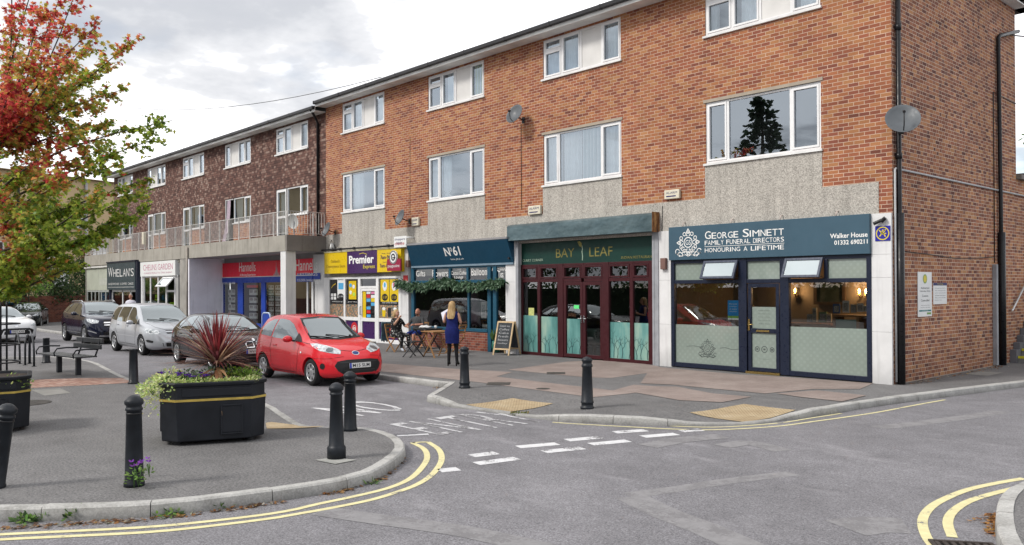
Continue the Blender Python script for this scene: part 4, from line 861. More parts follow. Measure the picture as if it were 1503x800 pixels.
pane(bf, 'window_film', M_film, [(xs[0]+.05,xs[1]-.05,.09,fzl),(xs[1]+.05,xs[2]-.1,.09,fzl-.02),(xs[4]+.1,xs[5]-.05,.09,fz),(xs[5]+.05,xs[6]-.06,.09,fz)], yg-.0025)
L = MB()
def branch(x, z, a, l, w_, d):
    x2, z2 = x+l*sin(a), z+l*cos(a); stroke(L, lambda u,v: (u,yg-.004,v), [(x,z),((x+x2)/2+random.uniform(-.02,.02),(z+z2)/2),(x2,z2)], w_)
    if d > 0 :
        for s in (-1,1): branch(x2, z2, a+s*random.uniform(.25,.7), l*random.uniform(.6,.8), w_*.65, d-1)
def trees(x0, x1, k, zmax):
    for i in range(k): branch(x0+(x1-x0)*(i+.5)/k+random.uniform(-.05,.05), .10, random.uniform(-.15,.15), zmax*random.uniform(.22,.32), .022, 3)
trees(xs[0]+.1,xs[1]-.08,2,.75); trees(xs[1]+.08,xs[2]-.15,3,.75); trees(xs[4]+.14,xs[5]-.08,4,.9); trees(xs[5]+.08,xs[6]-.1,3,.8); trees(xs[2]+.2,xs[3]-.1,3,.7)
L.build('etched_trees', mat('etched_dark_green', (.015,.05,.055), .5), bf)
for i, (a, b) in enumerate(((xs[2]+.115,xs[3]-.004),(xs[3]+.004,xs[4]-.115))):
    m = MB(); frame(m, a, b, .03, zt0-.005, .095, Y0+.004, Y1-.004); d = m.build('door', M_mar, bf, .005)
    pane(d, 'glass', M_gdark, [(a+.09,b-.09,.12,zt0-.1)], yg)
    if i == 0: pane(d, 'window_film', M_film, [(a+.09,b-.09,.12,1.1)], yg-.0025)
    m = MB(); hx = b-.05 if i == 0 else a+.05; m.box(hx-.02,hx+.02,Y0-.01,Y0+.005,1.0,1.2); m.tube([(hx,Y0-.005,1.12),(hx,Y0-.05,1.12),(hx+(-.12 if i==0 else .12),Y0-.05,1.12)], .011, 6); m.build('handle', M_chrome, d)
    if i == 0:
        (u0,w0),(u1,w1) = FA(842.5,453,yg), FA(848,448,yg); pane(d, 'sticker', mat('neon_green_sticker', (.12,.75,.22), .5), [(u0,u1+.05,w0,w1)], yg-.004)
m = MB(); (u0,w0),(u1,w1) = FA(776,463,yg), FA(784,452,yg); m.quad((u0,yg-.004,w0),(u1,yg-.004,w0),(u1,yg-.004,w1),(u0,yg-.004,w1)); m.build('sticker', wmat('yellow_notice', (.52,.55,.20), .6, .4, 40), bf)
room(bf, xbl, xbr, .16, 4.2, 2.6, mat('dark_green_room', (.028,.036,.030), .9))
for k, (px, Y) in enumerate(((800,1.4),(872,1.2),(925,1.6))):
    x, _ = inside(px, 470, Y); t = thing('dining_table', ['cloth covered dining table behind the left restaurant windows','cloth covered dining table behind the restaurant doors','cloth covered dining table behind the right restaurant windows'][k], 'table', (x,Y,0), 0, 'dining tables inside the restaurant'); mb = MB(); mb.box(x-.4,x+.4,Y-.4,Y+.4,.35,.76); mb.build('tablecloth', wmat('pale_cloth', (.45,.47,.44), .9), t, .02); mb = MB(); mb.cyl((x,Y,.02),(x,Y,.35),.06); mb.build('leg', M_wood, t)
x, z = inside(808,460,1.4); vs_ = thing('vase', 'small vase with a sprig on the left restaurant table', 'vase', (x,1.4,.76)); mb = MB(); mb.lathe([(0,.765),(.05,.765),(.06,.85),(.03,.95),(.035,.97)], (x,1.4,0), 10); mb.build('pot', M_gutter, vs_); mb = MB()
for i in range(14): a = random.uniform(0,6.3); mb.tube([(x,1.4,.95),(x+.06*cos(a),1.4+.06*sin(a),1.1),(x+.12*cos(a),1.4+.1*sin(a),1.1+random.uniform(.0,.12))], .008, 4)
mb.build('sprig', wmat('sprig_green', (.10,.2,.05), .8), vs_)
x, z = FA(976,386,-.06); mb = MB(); mb.box(x-.09,x+.07,-.14,-.052,z-.16,z+.12); tag(mb.build('meter_box', wmat('brown_box', (.16,.09,.075), .6), bevel=.01), 'small brown box on the white pilaster left of the funeral directors', 'box')
x, z = FA(750,379,-.06); mb = MB(); mb.cyl((x,-.05,z),(x,-.17,z),.035); tag(mb.build('bell_camera', M_gutter), 'small dark camera on the pilaster left of the restaurant', 'camera')
# plants on the second flat's window sill
random.seed(12)
for px, sc_, lb in ((686,.42,'dark leafy houseplant on the sill of the second lower flat window'),(652,.30,'teal leaved houseplant on the sill of the second lower flat window'),(667,.22,'small houseplant in the middle of the second lower flat window')):
    x = FX(px,.2); t = thing('houseplant', lb, 'houseplant', (x,.2,ZL0), 0, 'houseplants on the flat window sill'); mb = MB(); mb.lathe([(0,ZL0),(.05,ZL0),(.07,ZL0+.1),(0,ZL0+.1)], (x,.13,0), 10); mb.build('pot', M_pvcgrey, t); mb = MB()
    for j in range(46): a = random.uniform(0,6.3); e = random.uniform(.2,1.4); l = sc_*random.uniform(.5,1.1); q = Vector((x,.13,ZL0+.1)); d = Vector((cos(a)*cos(e),sin(a)*cos(e)*.3,sin(e))); s_ = Vector((-d.z,0,d.x))*.03; mb.add([q,q+d*l*.5+s_,q+d*l,q+d*l*.5-s_], [(0,1,2,3)])
    mb.build('leaves', wmat('houseplant_%d' % (px % 2), [(.03,.05,.03),(.03,.16,.17)][px == 652], .7, .3, 20), t)
mb = MB(); mb.box(XE,FX(744),.06,.25,2.40,3.32); mb.box(FX(744),-.05,.2,.3,2.64,3.32); mb.build('shop_beam', M_peb, bb)
# ---------------------------------------------------------------- flower cafe
nf = thing('shopfront', 'dark blue flower and gift cafe shopfront with a leafy garland across its windows', 'shopfront', ((XN0+XN1)/2,0,0), 0, 'shopfronts along the parade')
M_teal61 = wmat('petrol_blue', (.006,.050,.095), .5, .10, 2); M_frm61 = wmat('petrol_frame', (.012,.075,.125), .45, .12, 3)
(xa,zt) = FA(597,362,-.34); (xb,_) = FA(744,353.5,-.34); (xa2,zb_) = FA(604,390.5,-.08)
zt = 3.41; zb_ = 2.74
mb = MB(); mb.add([(xa,-.34,zt),(xb,-.34,zt),(xb,-.08,zb_),(xa2,-.08,zb_),(xa,-.34,zt+.03),(xb,-.34,zt+.03),(xb,0,zt+.05),(xa,0,zt+.05),(xa2,0,zb_),(xb,0,zb_)],
    [(0,3,2,1),(0,1,5,4),(4,5,6,7),(0,4,7,8,3),(1,2,9,6,5),(3,8,9,2)]); ns = mb.build('fascia_sign', M_teal61, nf)
mb = MB(); mb.box(xa-.03,xb,-.36,.0,zt+.03,zt+.09); mb.build('flashing', wmat('dull_lead', (.25,.25,.26), .6), nf); mb = MB(); mb.box(xa2,xb,-.10,.0,zb_-.06,zb_); mb.build('trim', wmat('pale_blue_trim', (.17,.24,.30), .5), nf)
def slope(x0, x1, v0, v1): return lambda u,v: (x0+(x1-x0)*u, -.08-.26*(v0+(v1-v0)*v)-.004, zb_+(zt-zb_)*(v0+(v1-v0)*v))
L = MB(); x0 = FX(654,-.2); x1 = FX(677,-.2); xm_ = x0+(x1-x0)*.56
text(L, 'N', slope(x0,x0+(x1-x0)*.36,.42,.82), bold=.02); text(L, 'o', slope(x0+(x1-x0)*.40,x0+(x1-x0)*.52,.62,.82)); text(L, '61', slope(xm_,x1,.42,.86), bold=.02)
for xx in (x0-.02, x0+(x1-x0)*.25): L.quad(*[slope(xx,xx+.11,.42 if xx<x0 else .79,.45 if xx<x0 else .82)(u,v) for u,v in ((0,0),(1,0),(1,1),(0,1))])
text(L, 'home, gifts & cafe', slope(FX(660,-.2),FX(679,-.2),.2,.30)); L.build('lettering', M_wht, ns)
ys = .0; xm = [FX(p) for p in (605,639.5,661,689,718,730,744)]
fb = MB()
Xl, Xr = xm[0], XN1; zb0 = .60; zg = 2.20
xpost = FX(717.5); xdr0 = FX(725)
fb.box(Xl,Xl+.16,-.05,.05,.0,2.68); fb.box(xpost-.02,xpost+.14,-.05,.05,.0,2.68); fb.box(xdr0,xdr0+.16,-.05,.05,0,2.68)
fb.box(Xl+.16,xpost-.02,-.07,.06,zb0,zb0+.10); fb.box(Xl+.16,Xr,-.045,.05,zg-.06,zg+.04); fb.box(Xl+.16,Xr,-.045,.05,2.62,2.68)
for px in (639,661.5,687.5): x = FX(px); fb.box(x-.05,x+.05,-.045,.05,zg+.04,2.62)
x61 = FX(688.5); fb.box(x61-.045,x61+.045,-.04,.05,zb0+.10,zg-.06)
fb.build('window_frame', M_frm61, nf, .006)
mb = MB(); mb.box(Xl,xpost+.12,-.04,.2,-.02,zb0); mb.build('stall_riser', M_redbrick, nf)
pane(nf, 'glass', M_gshop, [(Xl+.16,xpost,zb0+.1,zg-.06),(Xl+.16,Xr,zg+.04,2.62),(xdr0+.14,Xr,.1,zg-.06)], .0)
L = MB(); yy = -.004
def TT(s, p0, p1, h):
    (a,z),(b,z2) = FA(*p0,yy), FA(*p1,yy); z=(z+z2)/2; text(L, s, xz(a,b,z,z+h,yy))
TT('Gifts', (611,406), (624,405.5), .20); TT('Flowers', (634.5,406.5), (657.5,405.5), .22); TT('The', (670.5,397), (676.5,396.7), .13); TT('Cactus Coffee', (662.5,403.5), (685,402.8), .12); TT('Lounge', (667,410.3), (680,409.8), .12); TT('Balloons', (692,405), (718,403.5), .24); TT('Afternoon', (722,398), (746,397), .19); TT('Tea', (731,407.5), (739,407), .20)
L.build('window_lettering', M_wht, nf)
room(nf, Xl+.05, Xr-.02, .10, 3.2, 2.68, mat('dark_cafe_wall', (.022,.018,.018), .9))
# things seen through the cafe window
M_dress = wmat('mauve_dress', (.14,.085,.12), .8, .2, 8)
x, z = inside(698, 495, .7); mq = thing('mannequin', 'headless mannequin in a mauve dress behind the right cafe window', 'mannequin', (x,.7,0)); mb = MB(); mb.lathe([(.02,.75),(.25,.75),(.20,1.1),(.125,1.42),(.17,1.62),(.19,1.76),(.10,1.84),(.05,1.88),(.05,1.95),(0,1.96)], (x,.7,0), 16); mb.xf(Matrix.Translation((x,.7,0)) @ Matrix.Diagonal((1,.62,1,1)) @ Matrix.Translation((-x,-.7,0))); mb.build('dress', M_dress, mq); mb = MB(); mb.cyl((x,.7,.03),(x,.7,.8),.025); mb.cyl((x,.7,.015),(x,.7,.04),.18); mb.build('stand', M_gutter, mq)
mb = MB(); x, z = inside(676,460,.35); mb.lathe([(0,z-.55),(.045,z-.55),(.04,z),(0,z)], (x,.35,0), 10); mb.lathe([(.0,z-.62),(.09,z-.62),(.05,z-.55),(0,z-.55)], (x,.35,0), 10); mb.lathe([(.10,z+.03),(.13,z+.16),(.09,z+.24),(.075,z+.24),(.11,z+.16),(.085,z+.03)], (x,.35,0), 10); tag(mb.build('candle_stand', wmat('ivory_stand', (.55,.52,.42), .5)), 'tall ivory candle stand behind the middle of the cafe window', 'candle stand')
for k, (px, py, lb, ci) in enumerate(((710,455,'white framed print hanging behind the right cafe window','white'), (712,488,'pale notice standing behind the right cafe window','cream'))):
    (xq,zq) = inside(px-3.5,py+12,.5); (xr_,zr_) = inside(px+3.5,py-12,.5); mb = MB(); mb.box(xq,xr_,.49,.51,zq,zr_); mb.box(xq+.03,xr_-.03,.485,.49,zq+.08,zr_-.1,1); tag(mb.build('framed_print', [M_pvcgrey, wmat('print_grey', (.4,.42,.42), .6, .5, 20)]), lb, 'framed print', 'framed prints behind the cafe window')
for k in range(9):
    px = 612+k*13+random.uniform(-3,3); x, z = inside(px, 445+random.uniform(-8,4), 1.2); t = thing('hanging_lamp', 'dark glass globe hanging in a row behind the cafe window', 'hanging globe', (x,1.2,z), 0, 'glass globes hanging in the cafe'); mb = MB(); mb.sph((x,1.2,z), random.uniform(.07,.12), 10, 7); mb.build('globe', [mat('smoky_globe_%d'%(k%3), [(.10,.09,.09),(.20,.15,.09),(.09,.12,.15)][k%3], .1)], t); mb = MB(); mb.cyl((x,1.2,z+.08),(x,1.2,2.66),.006,n=4); mb.build('cord', M_gutter, t)
for k in range(6):
    x, z = inside(735+random.uniform(-6,6), 440+k*14, .6+.1*k); mb = MB()
    for j in range(30): a, b = random.uniform(0,6.3), random.uniform(-1,1); r = random.uniform(.05,.17); q = (x+r*cos(a), .6+.1*k+r*sin(a)*.5, z+r*b); mb.tube([q,(q[0]+random.uniform(-.05,.05),q[1],q[2]+random.uniform(-.06,.06))], .016, 4)
    tag(mb.build('flower_bunch', wmat('bunch_%d'%(k%3), [(.16,.20,.12),(.24,.16,.2),(.35,.33,.28)][k%3], .8, .3, 20)), 'bunch of dried flowers standing inside the cafe doorway', 'flower bunch', 'flower bunches inside the cafe doorway')
x, z = G(735,519); t = thing('potted_plant', 'small plant in a green glazed pot on the cafe doorstep', 'plant', (x,z,0)); t.location = (FX(732), .12, 0); px_ = FX(732); mb = MB(); mb.lathe([(0,.02),(.10,.02),(.14,.2),(.12,.36),(.10,.36),(.0,.33)], (px_,-.12,0), 14); mb.build('pot', wmat('green_glaze', (.02,.12,.09), .2, .2, 6), t); mb = MB()
for j in range(40): a = random.uniform(0,6.3); r = random.uniform(.02,.15); mb.add([(px_,-.12,.33),(px_+r*cos(a)-.02*sin(a),-.12+r*sin(a),.45+random.uniform(0,.25)),(px_+r*1.4*cos(a),-.12+r*1.4*sin(a),.45+random.uniform(-.1,.3)),(px_+r*cos(a)+.02*sin(a),-.12+r*sin(a),.42)], [(0,1,2,3)])
mb.build('leaves', wmat('pot_leaves', (.06,.12,.035), .7, .3, 20), t)
# garland
gd = thing('garland', 'leafy green artificial garland with pale berries strung across the flower cafe windows', 'garland', ((XN0+XN1)/2,-.1,2.2)); mb, m2 = MB(), MB(); x = XN0-.55
gl_pts = []
while x < XN1+.02:
    zc = 2.12-.06*sin((x-XN0)*2.1)+.04*sin(x*7)
    gl_pts.append((x,-.09,zc))
    for j in range(9):
        a = random.uniform(0,2*pi); l = random.uniform(.08,.20); dn = random.uniform(-.22,.14); w_ = random.uniform(.018,.04)
        p = Vector((x+random.uniform(-.05,.05), -.10-random.uniform(0,.14), zc+dn*.6)); d = Vector((cos(a)*.8, random.uniform(-.6,.05), random.uniform(-1,.45))).normalized(); sd_ = d.cross(Vector((0,1,.3))).normalized()*w_
        mb.add([p, p+d*l*.5+sd_, p+d*l, p+d*l*.5-sd_], [(0,1,2,3)], random.choice((0,0,1,1,2)))
    if random.random() < .10: m2.sph((x,-.17,zc-.08), .035, 6, 5)
    x += .026
mb.build('leaves', [wmat('garland_dark', (.025,.065,.03), .7, .3, 30), wmat('garland_mid', (.07,.135,.07), .7, .3, 30), wmat('garland_pale', (.17,.25,.17), .7, .3, 30)], gd); m2.build('blossom', wmat('garland_berry', (.42,.42,.36), .7), gd); mb = MB(); mb.tube(gl_pts[::8], .015, 5); mb.build('stem', M_gutter, gd)
# ---------------------------------------------------------------- convenience store
pf = thing('shopfront', 'yellow and purple convenience store shopfront with poster covered windows', 'shopfront', ((XP0+XP1)/2,0,0), 0, 'shopfronts along the parade')
M_yel = wmat('signal_yellow', (.66,.46,.006), .35, .05, 2); M_pur = wmat('deep_purple', (.045,.012,.085), .35, .05, 2); YP = -.20
(xa,zt),(x1_,_),(x2_,_),(xb,zt2) = FA(476,373,YP), FA(508,0,YP), FA(552,0,YP), FA(588.5,363,YP); zb_ = FA(476,402,YP)[1]; zt = (zt+zt2)/2
mb = MB(); mb.box(xa,x1_,YP,.0,zb_,zt); mb.box(x2_,xb,YP,.0,zb_,zt); mb.box(x1_,x2_,YP-.004,.0,zb_-.02,zt+.004,1); ps = mb.build('fascia_sign', [M_yel, M_pur], pf)
mb = MB(); mb.box(xa-.02,xb+.02,YP-.02,.02,zt+.005,zt+.05); mb.build('sign_trim', wmat('cream_trim', (.55,.5,.3), .5), ps)
L = MB(); yy = YP-.009; h = zt-zb_
L_ = lambda a,b,c,d: xz(x1_+(x2_-x1_)*a, x1_+(x2_-x1_)*b, zb_+h*c, zb_+h*d, yy)
text(L, 'Premier', L_(.07,.90,.42,.80), 0, bold=.03); text(L, 'Express', L_(.55,.93,.14,.36), 1, bold=.01)
k_ = lambda a,b,c,d: xz(xa+(x1_-xa)*a, xa+(x1_-xa)*b, zb_+h*c, zb_+h*d, yy); text(L, "Oakland's", k_(.3,.7,.52,.66), 2); text(L, 'Convenience Store', k_(.1,.92,.28,.42), 2)
k_ = lambda a,b,c,d: xz(x2_+(xb-x2_)*a, x2_+(xb-x2_)*b, zb_+h*c, zb_+h*d, yy); text(L, 'Monday - Saturday', k_(.2,.6,.78,.85), 3); text(L, '7am-9pm', k_(.15,.66,.52,.74), 3, bold=.01); text(L, 'Sunday', k_(.25,.5,.40,.46), 3); text(L, '7am-11pm', k_(.12,.66,.15,.37), 3, bold=.01)
stroke(L, lambda u,v: (u,yy,v), [(x1_+(x2_-x1_)*.42,zb_+h*.86),(x1_+(x2_-x1_)*.55,zb_+h*.9),(x1_+(x2_-x1_)*.68,zb_+h*.82)], .02, 1)
L.build('lettering', [M_wht, M_goldink, wmat('olive_ink', (.30,.20,.02), .6), M_pur], ps)
xs = [XP0, FX(487), FX(507), FX(527.5), FX(533.5), FX(551.5), FX(556.5), FX(586.5), XP1+.02]
fb = MB(); Y0, Y1 = -.05, .04; zr = .83
for a, b in ((xs[0],xs[1]-.12),(xs[2]-.06,xs[2]+.06),(xs[3]-.03,xs[3]+.14),(xs[6]-.14,xs[6]+.03),(xs[7]-.0,xs[8])): fb.box(a,b,Y0,Y1,.0,2.42)
for a, b in ((xs[1]-.12,xs[2]-.06),(xs[2]+.06,xs[3]-.03),(xs[6]+.03,xs[7])): fb.box(a,b,Y0+.003,Y1,0.,.14); fb.box(a,b,Y0+.003,Y1,zr-.06,zr+.07); fb.box(a,b,Y0+.003,Y1,2.34,2.42)
fb.box(xs[3]+.14,xs[6]-.14,Y0+.003,Y1,1.98,2.07); fb.box(xs[3]+.14,xs[6]-.14,Y0+.003,Y1,2.34,2.42)
fb.build('window_frame', M_upvc, pf, .006)
fr_ = [(xs[1]-.12,xs[2]-.06),(xs[2]+.06,xs[3]-.03),(xs[6]+.03,xs[7])]
pane(pf, 'glass', M_gshop, [(a,b,zr+.07,2.34) for a,b in fr_]+[(xs[3]+.14,xs[6]-.14,2.07,2.34)], .0)
pane(pf, 'kick_panel', M_pur, [(a,b,.14,zr-.06) for a,b in fr_], -.005)
mb = MB(); a, b = xs[3]+.145, xs[6]-.145; frame(mb, a, b, .03, 1.975, .09, Y0+.008, Y1); mb.box(a+.09,b-.09,Y0+.008,Y1,zr-.07,zr+.06); d = mb.build('door', M_upvc, pf, .005)
pane(d, 'kick_panel', M_pur, [(a+.09,b-.09,.12,zr-.07)], -.004); pane(d, 'glass', M_gshop, [(a+.09,b-.09,zr+.06,1.885)], .0)
mb = MB(); mb.tube([(a+.05,Y0-.0,1.0),(a+.05,Y0-.05,1.0),(a+.05,Y0-.05,1.3),(a+.05,Y0,1.3)], .014, 6); mb.build('handle', M_gutter, d)
# posters
M_blackp = mat('poster_black', (.012,.012,.014), .4); M_white = M_signw; M_redp = mat('poster_red', (.5,.02,.03), .45); M_bluep = mat('poster_light_blue', (.08,.35,.62), .45); M_pinkp = mat('poster_pink', (.62,.20,.36), .45); M_photo = mat('food_photo', rough=.4, fn=lambda n: {'c': n.ramp(n.noise(n.pos(), 13., 3, .6), [(.36,(.02,.04,.03)), (.44,(.20,.22,.22)), (.50,(.06,.09,.05)), (.54,(.50,.30,.12)), (.58,(.40,.05,.03)), (.62,(.58,.52,.40)), (.68,(.08,.12,.05))])}); M_limep = mat('poster_lime', (.42,.62,.08), .45)
PM = [M_blackp, M_white, M_yel, M_redp, M_bluep, M_pinkp, M_photo, M_limep]
P = MB(); yq = -.006
def rq(a, b, c, d, mi, y=yq): P.quad((a,y,c),(b,y,c),(b,y,d),(a,y,d), mi)
for i, (a, b) in enumerate(fr_):
    w_ = b-a; zz = zr+.07
    rq(a,b,zz,zz+.48,6); rq(a,b,zz+.48,zz+.66,0); text(P, ['fresh food to go','great value','ice cold drinks'][i], xz(a+w_*.14,b-w_*.14,zz+.545,zz+.60,yq-.001), 1)
    if i == 2:
        for u in (.22,.5,.78): 
            P.sph((a+w_*u,yq-.001,zz+.34),(w_*.09,.002,.06),10,6,1 if u != .5 else 0); P.prism([(-w_*.07,-.22),(w_*.07,-.22),(w_*.09,.02),(-w_*.09,.02)], lambda q,v,dd,u=u: (a+w_*u+q, dd, zz+.28+v), yq-.002, yq-.0005, [2,0,0][int(u*3)%3])
    if i == 0:
        rq(a,a+w_*.48,zz+.70,2.33,0); rq(a+w_*.52,b,zz+.72,2.33,1); rq(a+w_*.58,b-w_*.06,1.95,2.2,4,yq-.001); P.sph((a+w_*.75,yq-.001,1.68),(w_*.2,.002,.11),12,8,0); text(P,'£1.50',xz(a+w_*.6,b-w_*.1,1.65,1.71,yq-.004),1)
        for q in range(4): rq(a+w_*(.06+.2*(q%2)),a+w_*(.22+.2*(q%2)),1.55+.13*(q//2),1.66+.13*(q//2),1,yq-.001)
        stroke(P, lambda u,v: (u,yq-.001,v), [(a+w_*.08,2.0),(a+w_*.2,2.1),(a+w_*.4,2.18)], .03, 2)
    elif i == 1:
        rq(a+w_*.16,b-w_*.14,1.52,2.31,0); rq(a+w_*.22,b-w_*.2,1.57,2.27,2,yq-.001)
        for cx, cz in ((.36,2.1),(.6,2.05),(.36,1.83),(.62,1.76)): P.sph((a+w_*cx,yq-.002,cz),(w_*.11,.002,.075),10,6,int(random.choice((4,7,1))))
    else:
        for s in (0,1):
            x0, x1 = a+w_*(.06+.46*s), a+w_*(.49+.46*s); rq(x0,x1,1.50,2.30,2,yq-.001); P.sph(((x0+x1)/2,yq-.002,2.06),((x1-x0)*.27,.002,.17),12,8,1); P.sph(((x0+x1)/2,yq-.003,2.1),((x1-x0)*.14,.002,.10),10,6,[4,5][s]); P.sph(((x0+x1)/2,yq-.002,1.66),((x1-x0)*.36,.002,.13),12,8,0); text(P, ['£1.29','£1.25'][s], xz(x0+(x1-x0)*.24,x1-(x1-x0)*.24,1.62,1.71,yq-.005), 2)
a, b = xs[3]+.235, xs[6]-.235; w_ = b-a
rq(a,a+w_*.25,zr+.06,1.88,2,-.004)
random.seed(3)
for r_ in range(7):
    for c_ in range(2): u0 = .30+.35*c_; rq(a+w_*u0,a+w_*(u0+.31),zr+.08+r_*.145,zr+.08+r_*.145+random.uniform(.10,.135),random.choice((1,3,4,4,5,7,2,0)),-.004)
P.build('window_posters', PM, pf)
L = MB(); (xq,zq) = FA(516,493,-.006); 
for (px, py) in ((520,482),(576,487)):
    x, z = FA(px,py,-.012); ring(L, lambda u,v: (x+u,-.012,z+v), 0,0,.12,.24,0,n=20); ring(L, lambda u,v: (x+u,-.014,z+v), 0,0,.11,.02,1,n=20); text(L, 'in', xz(x-.09,x+.09,z-.06,z+.08,-.014), 1, bold=.02)
L.build('round_sticker', [M_redp, M_signw], pf)
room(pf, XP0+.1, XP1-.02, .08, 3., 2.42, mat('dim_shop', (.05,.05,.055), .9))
mb = MB(); mb.tube([(xa-.1,-.25,zt+.12),(FX(579,-.25),-.25,zt+.10)], .035, 8)
for px in (500,520,545,570): x = FX(px,-.25); mb.tube([(x,-.25,zt+.11),(x,-.0,zt+.16)], .012, 5); mb.box(x-.05,x+.05,-.29,-.21,zt+.06,zt+.16)
tag(mb.build('sign_lamp', M_gutter), 'long black trough lamp above the yellow convenience store sign', 'lamp')
x, z = FA(487,361,-.12); al = thing('alarm_bell', 'white alarm siren in a black wire cage left of the yellow store sign', 'alarm', (x,-.1,z)); mb = MB(); mb.lathe([(0,-.10),(.085,-.10),(.09,.02),(.06,.13),(.0,.15)], (x,-.10,z-.03), 12); mb.build('siren', M_signw, al); mb = MB()
for s in (-1,1): mb.tube([(x+.16*s,-.2,z-.16),(x,-.14,z+.24),(x+.16*s,0,z-.16)], .012, 5)
mb.box(x-.2,x+.2,-.24,-.02,z-.19,z-.16); mb.build('cage', M_gutter, al)
# projecting boards at the store's right end
t = thing('projecting_sign', 'maroon and white round payment sign projecting beside the yellow store sign', 'projecting sign', (FX(580,-.3),-.3,2.6)); x0 = FX(569.5,-.32); x1 = FX(589.5,-.32); z1 = FA(580,380,-.32)[1]; z0 = FA(580,397.5,-.32)[1]
mb = MB(); mb.box(x0,x1,-.36,-.31,z0,z1); mb.build('board', mat('maroon_board', (.26,.008,.04), .4), t); L = MB(); cx = (x0+x1)/2-.02; cz = z1+.06
mb = MB(); mb.cyl((cx,-.37,cz),(cx,-.33,cz),.235,n=24); mb.build('roundel', M_signw, t)
for r, w_ in ((.21,.03),(.10,.05)): ring(L, lambda u,v: (cx+u,-.374,cz+v),0,0,r,w_,0)
L.quad((cx-.05,-.374,cz-.04),(cx+.14,-.374,cz-.04),(cx+.14,-.374,cz),(cx-.05,-.374,cz)); text(L, 'paypoint', xz(x0+.06,x1-.06,z0+.09,z0+.22,-.364), 1); L.build('lettering', [M_ink, M_signw], t)
t = thing('projecting_sign', 'small white and pink hanging board above the round maroon payment sign', 'projecting sign', (FX(587),-.2,3.4)); (x0,z0),(x1,z1) = FA(579,363.5,-.25), FA(597,346,-.25); mb = MB(); mb.box(x0,x1,-.27,-.24,z0,z1); mb.tube([(x1-.02,-.255,z1-.06),(x1+.1,-.255,z1-.06),(x1+.1,0,z1-.06)],.03,6); mb.build('board', M_signw, t); L = MB(); text(L, 'shoppers', xz(x0+.05,x1-.08,z1-.16,z1-.06,-.274), 1); text(L, 'choice', xz(x0+.05,x1-.12,z1-.30,z1-.19,-.274), 0); text(L, 'open', xz(x0+.15,x1-.25,z0+.08,z0+.18,-.274), 1); L.build('lettering', [M_redp, M_navy], t)
x, z = FA(595,405,-.06); mb = MB(); mb.box(x-.12,x+.14,-.07,-.055,z-.17,z+.02); tag(mb.build('small_plate', M_redp), 'small red plate on the pilaster right of the yellow store', 'plate')
x, z = FA(599,388,-.1); mb = MB(); mb.box(x-.08,x+.08,-.15,-.03,z-.1,z+.14); tag(mb.build('junction_box', wmat('brown_box', (.16,.09,.075), .6), bevel=.01), 'small dark brown box between the store sign and the cafe sign', 'box')
# ---------------------------------------------------------------- red estate agent under the balcony
YB2 = -1.72; XH0 = -32.1; XH1 = FX(461)
hf = thing('shopfront', 'red and blue estate agent shopfront set back under the balcony', 'shopfront', (-28,0,0), 0, 'shopfronts along the parade')
M_hred = wmat('estate_red', (.78,.012,.04), .4, .06, 2); M_hblue = wmat('estate_blue', (.010,.045,.32), .4, .10, 2); YH = -.06
zf0, zf1, zf2 = 2.27, 2.52, 3.22
mb = MB(); mb.box(XH0,XH1,YH,.1,zf1,zf2); mb.box(XH0,XH1,YH-.02,.1,zf0,zf1-.004,1); mb.box(XH0,XH1,YH-.03,YH,zf1-.004,zf1+.03,2); hs_ = mb.build('fascia_sign', [M_hred, M_hblue, M_pvcgrey], hf)
L = MB(); yy = YH-.004
def TH(s, p0, p1, h, mi=0, Y=YH-.004, **k):
    (a,z),(b,z2) = FA(*p0,Y), FA(*p1,Y); z=(z+z2)/2; text(L, s, xz(a,b,z,z+h,Y), mi, **k)
TH('Hannells', (351,399), (375,398), .42); TH('A Moving Experience', (352,406.5), (375,405), .13, bold=.01); TH('Hannells', (434,398), (466,396), .46); TH('LETTINGS', (437,405.5), (466,404.5), .13, 0); TH('01332 281400', (326,418), (345,416.5), .10, 0, YH-.025); TH('01332 294396  hannells.co.uk', (436,413.5), (462,412), .10, 0, YH-.025)
x0, z0 = FA(402,408,yy)
for u, h in ((0,.1),(.12,.22),(.22,.62),(.30,.40),(.40,.16),(.6,.2),(.75,.38),(.9,.12),(1.1,.2),(1.25,.1)): L.poly([(x0+u-.07,yy,zf1+.04),(x0+u+.07,yy,zf1+.04),(x0+u,yy,zf1+.04+h)], 1)
(a,z),(b,_) = FA(436,408,yy), FA(470,408,yy); L.quad((a,yy+.001,z-.07),(b,yy+.001,z-.07),(b,yy+.001,z+.18),(a,yy+.001,z+.18),2)
L.build('lettering', [M_wht, wmat('skyline_grey', (.42,.30,.32), .6), M_hblue], hs_)
fb = MB(); Y0, Y1 = -.03, .06; xh = [FX(p) for p in (329,349.5,358,384,391,413,430,443,458)]
fb.box(XH0,xh[0],Y0,Y1,0,zf0); fb.box(xh[1],xh[2]-.05,Y0,Y1,0,zf0); fb.box(xh[3],xh[4]-.05,Y0,Y1,0,zf0); 
fb.box(XH0,FX(418),Y0-.004,Y1-.004,0,.42); fb.build('window_frame', M_hblue, hf, .006)
fb = MB(); fb.box(FX(414),FX(430),Y0,Y1,0,zf0); fb.box(xh[8]-.0,XH1+.1,Y0,Y1,0,zf0); fb.box(xh[6],xh[6]+.14,Y0,Y1,0,zf0); fb.box(FX(451),FX(452.5),Y0,Y1,0,zf0); d = fb.build('door_frame', M_upvc, hf)
pane(hf, 'glass', M_gshop, [(xh[0],xh[1],.42,zf0),(xh[2]-.05,xh[3],.42,zf0),(xh[4]-.05,FX(414),.42,zf0),(xh[6]+.14,xh[8],.05,zf0)], .0)
P = MB()
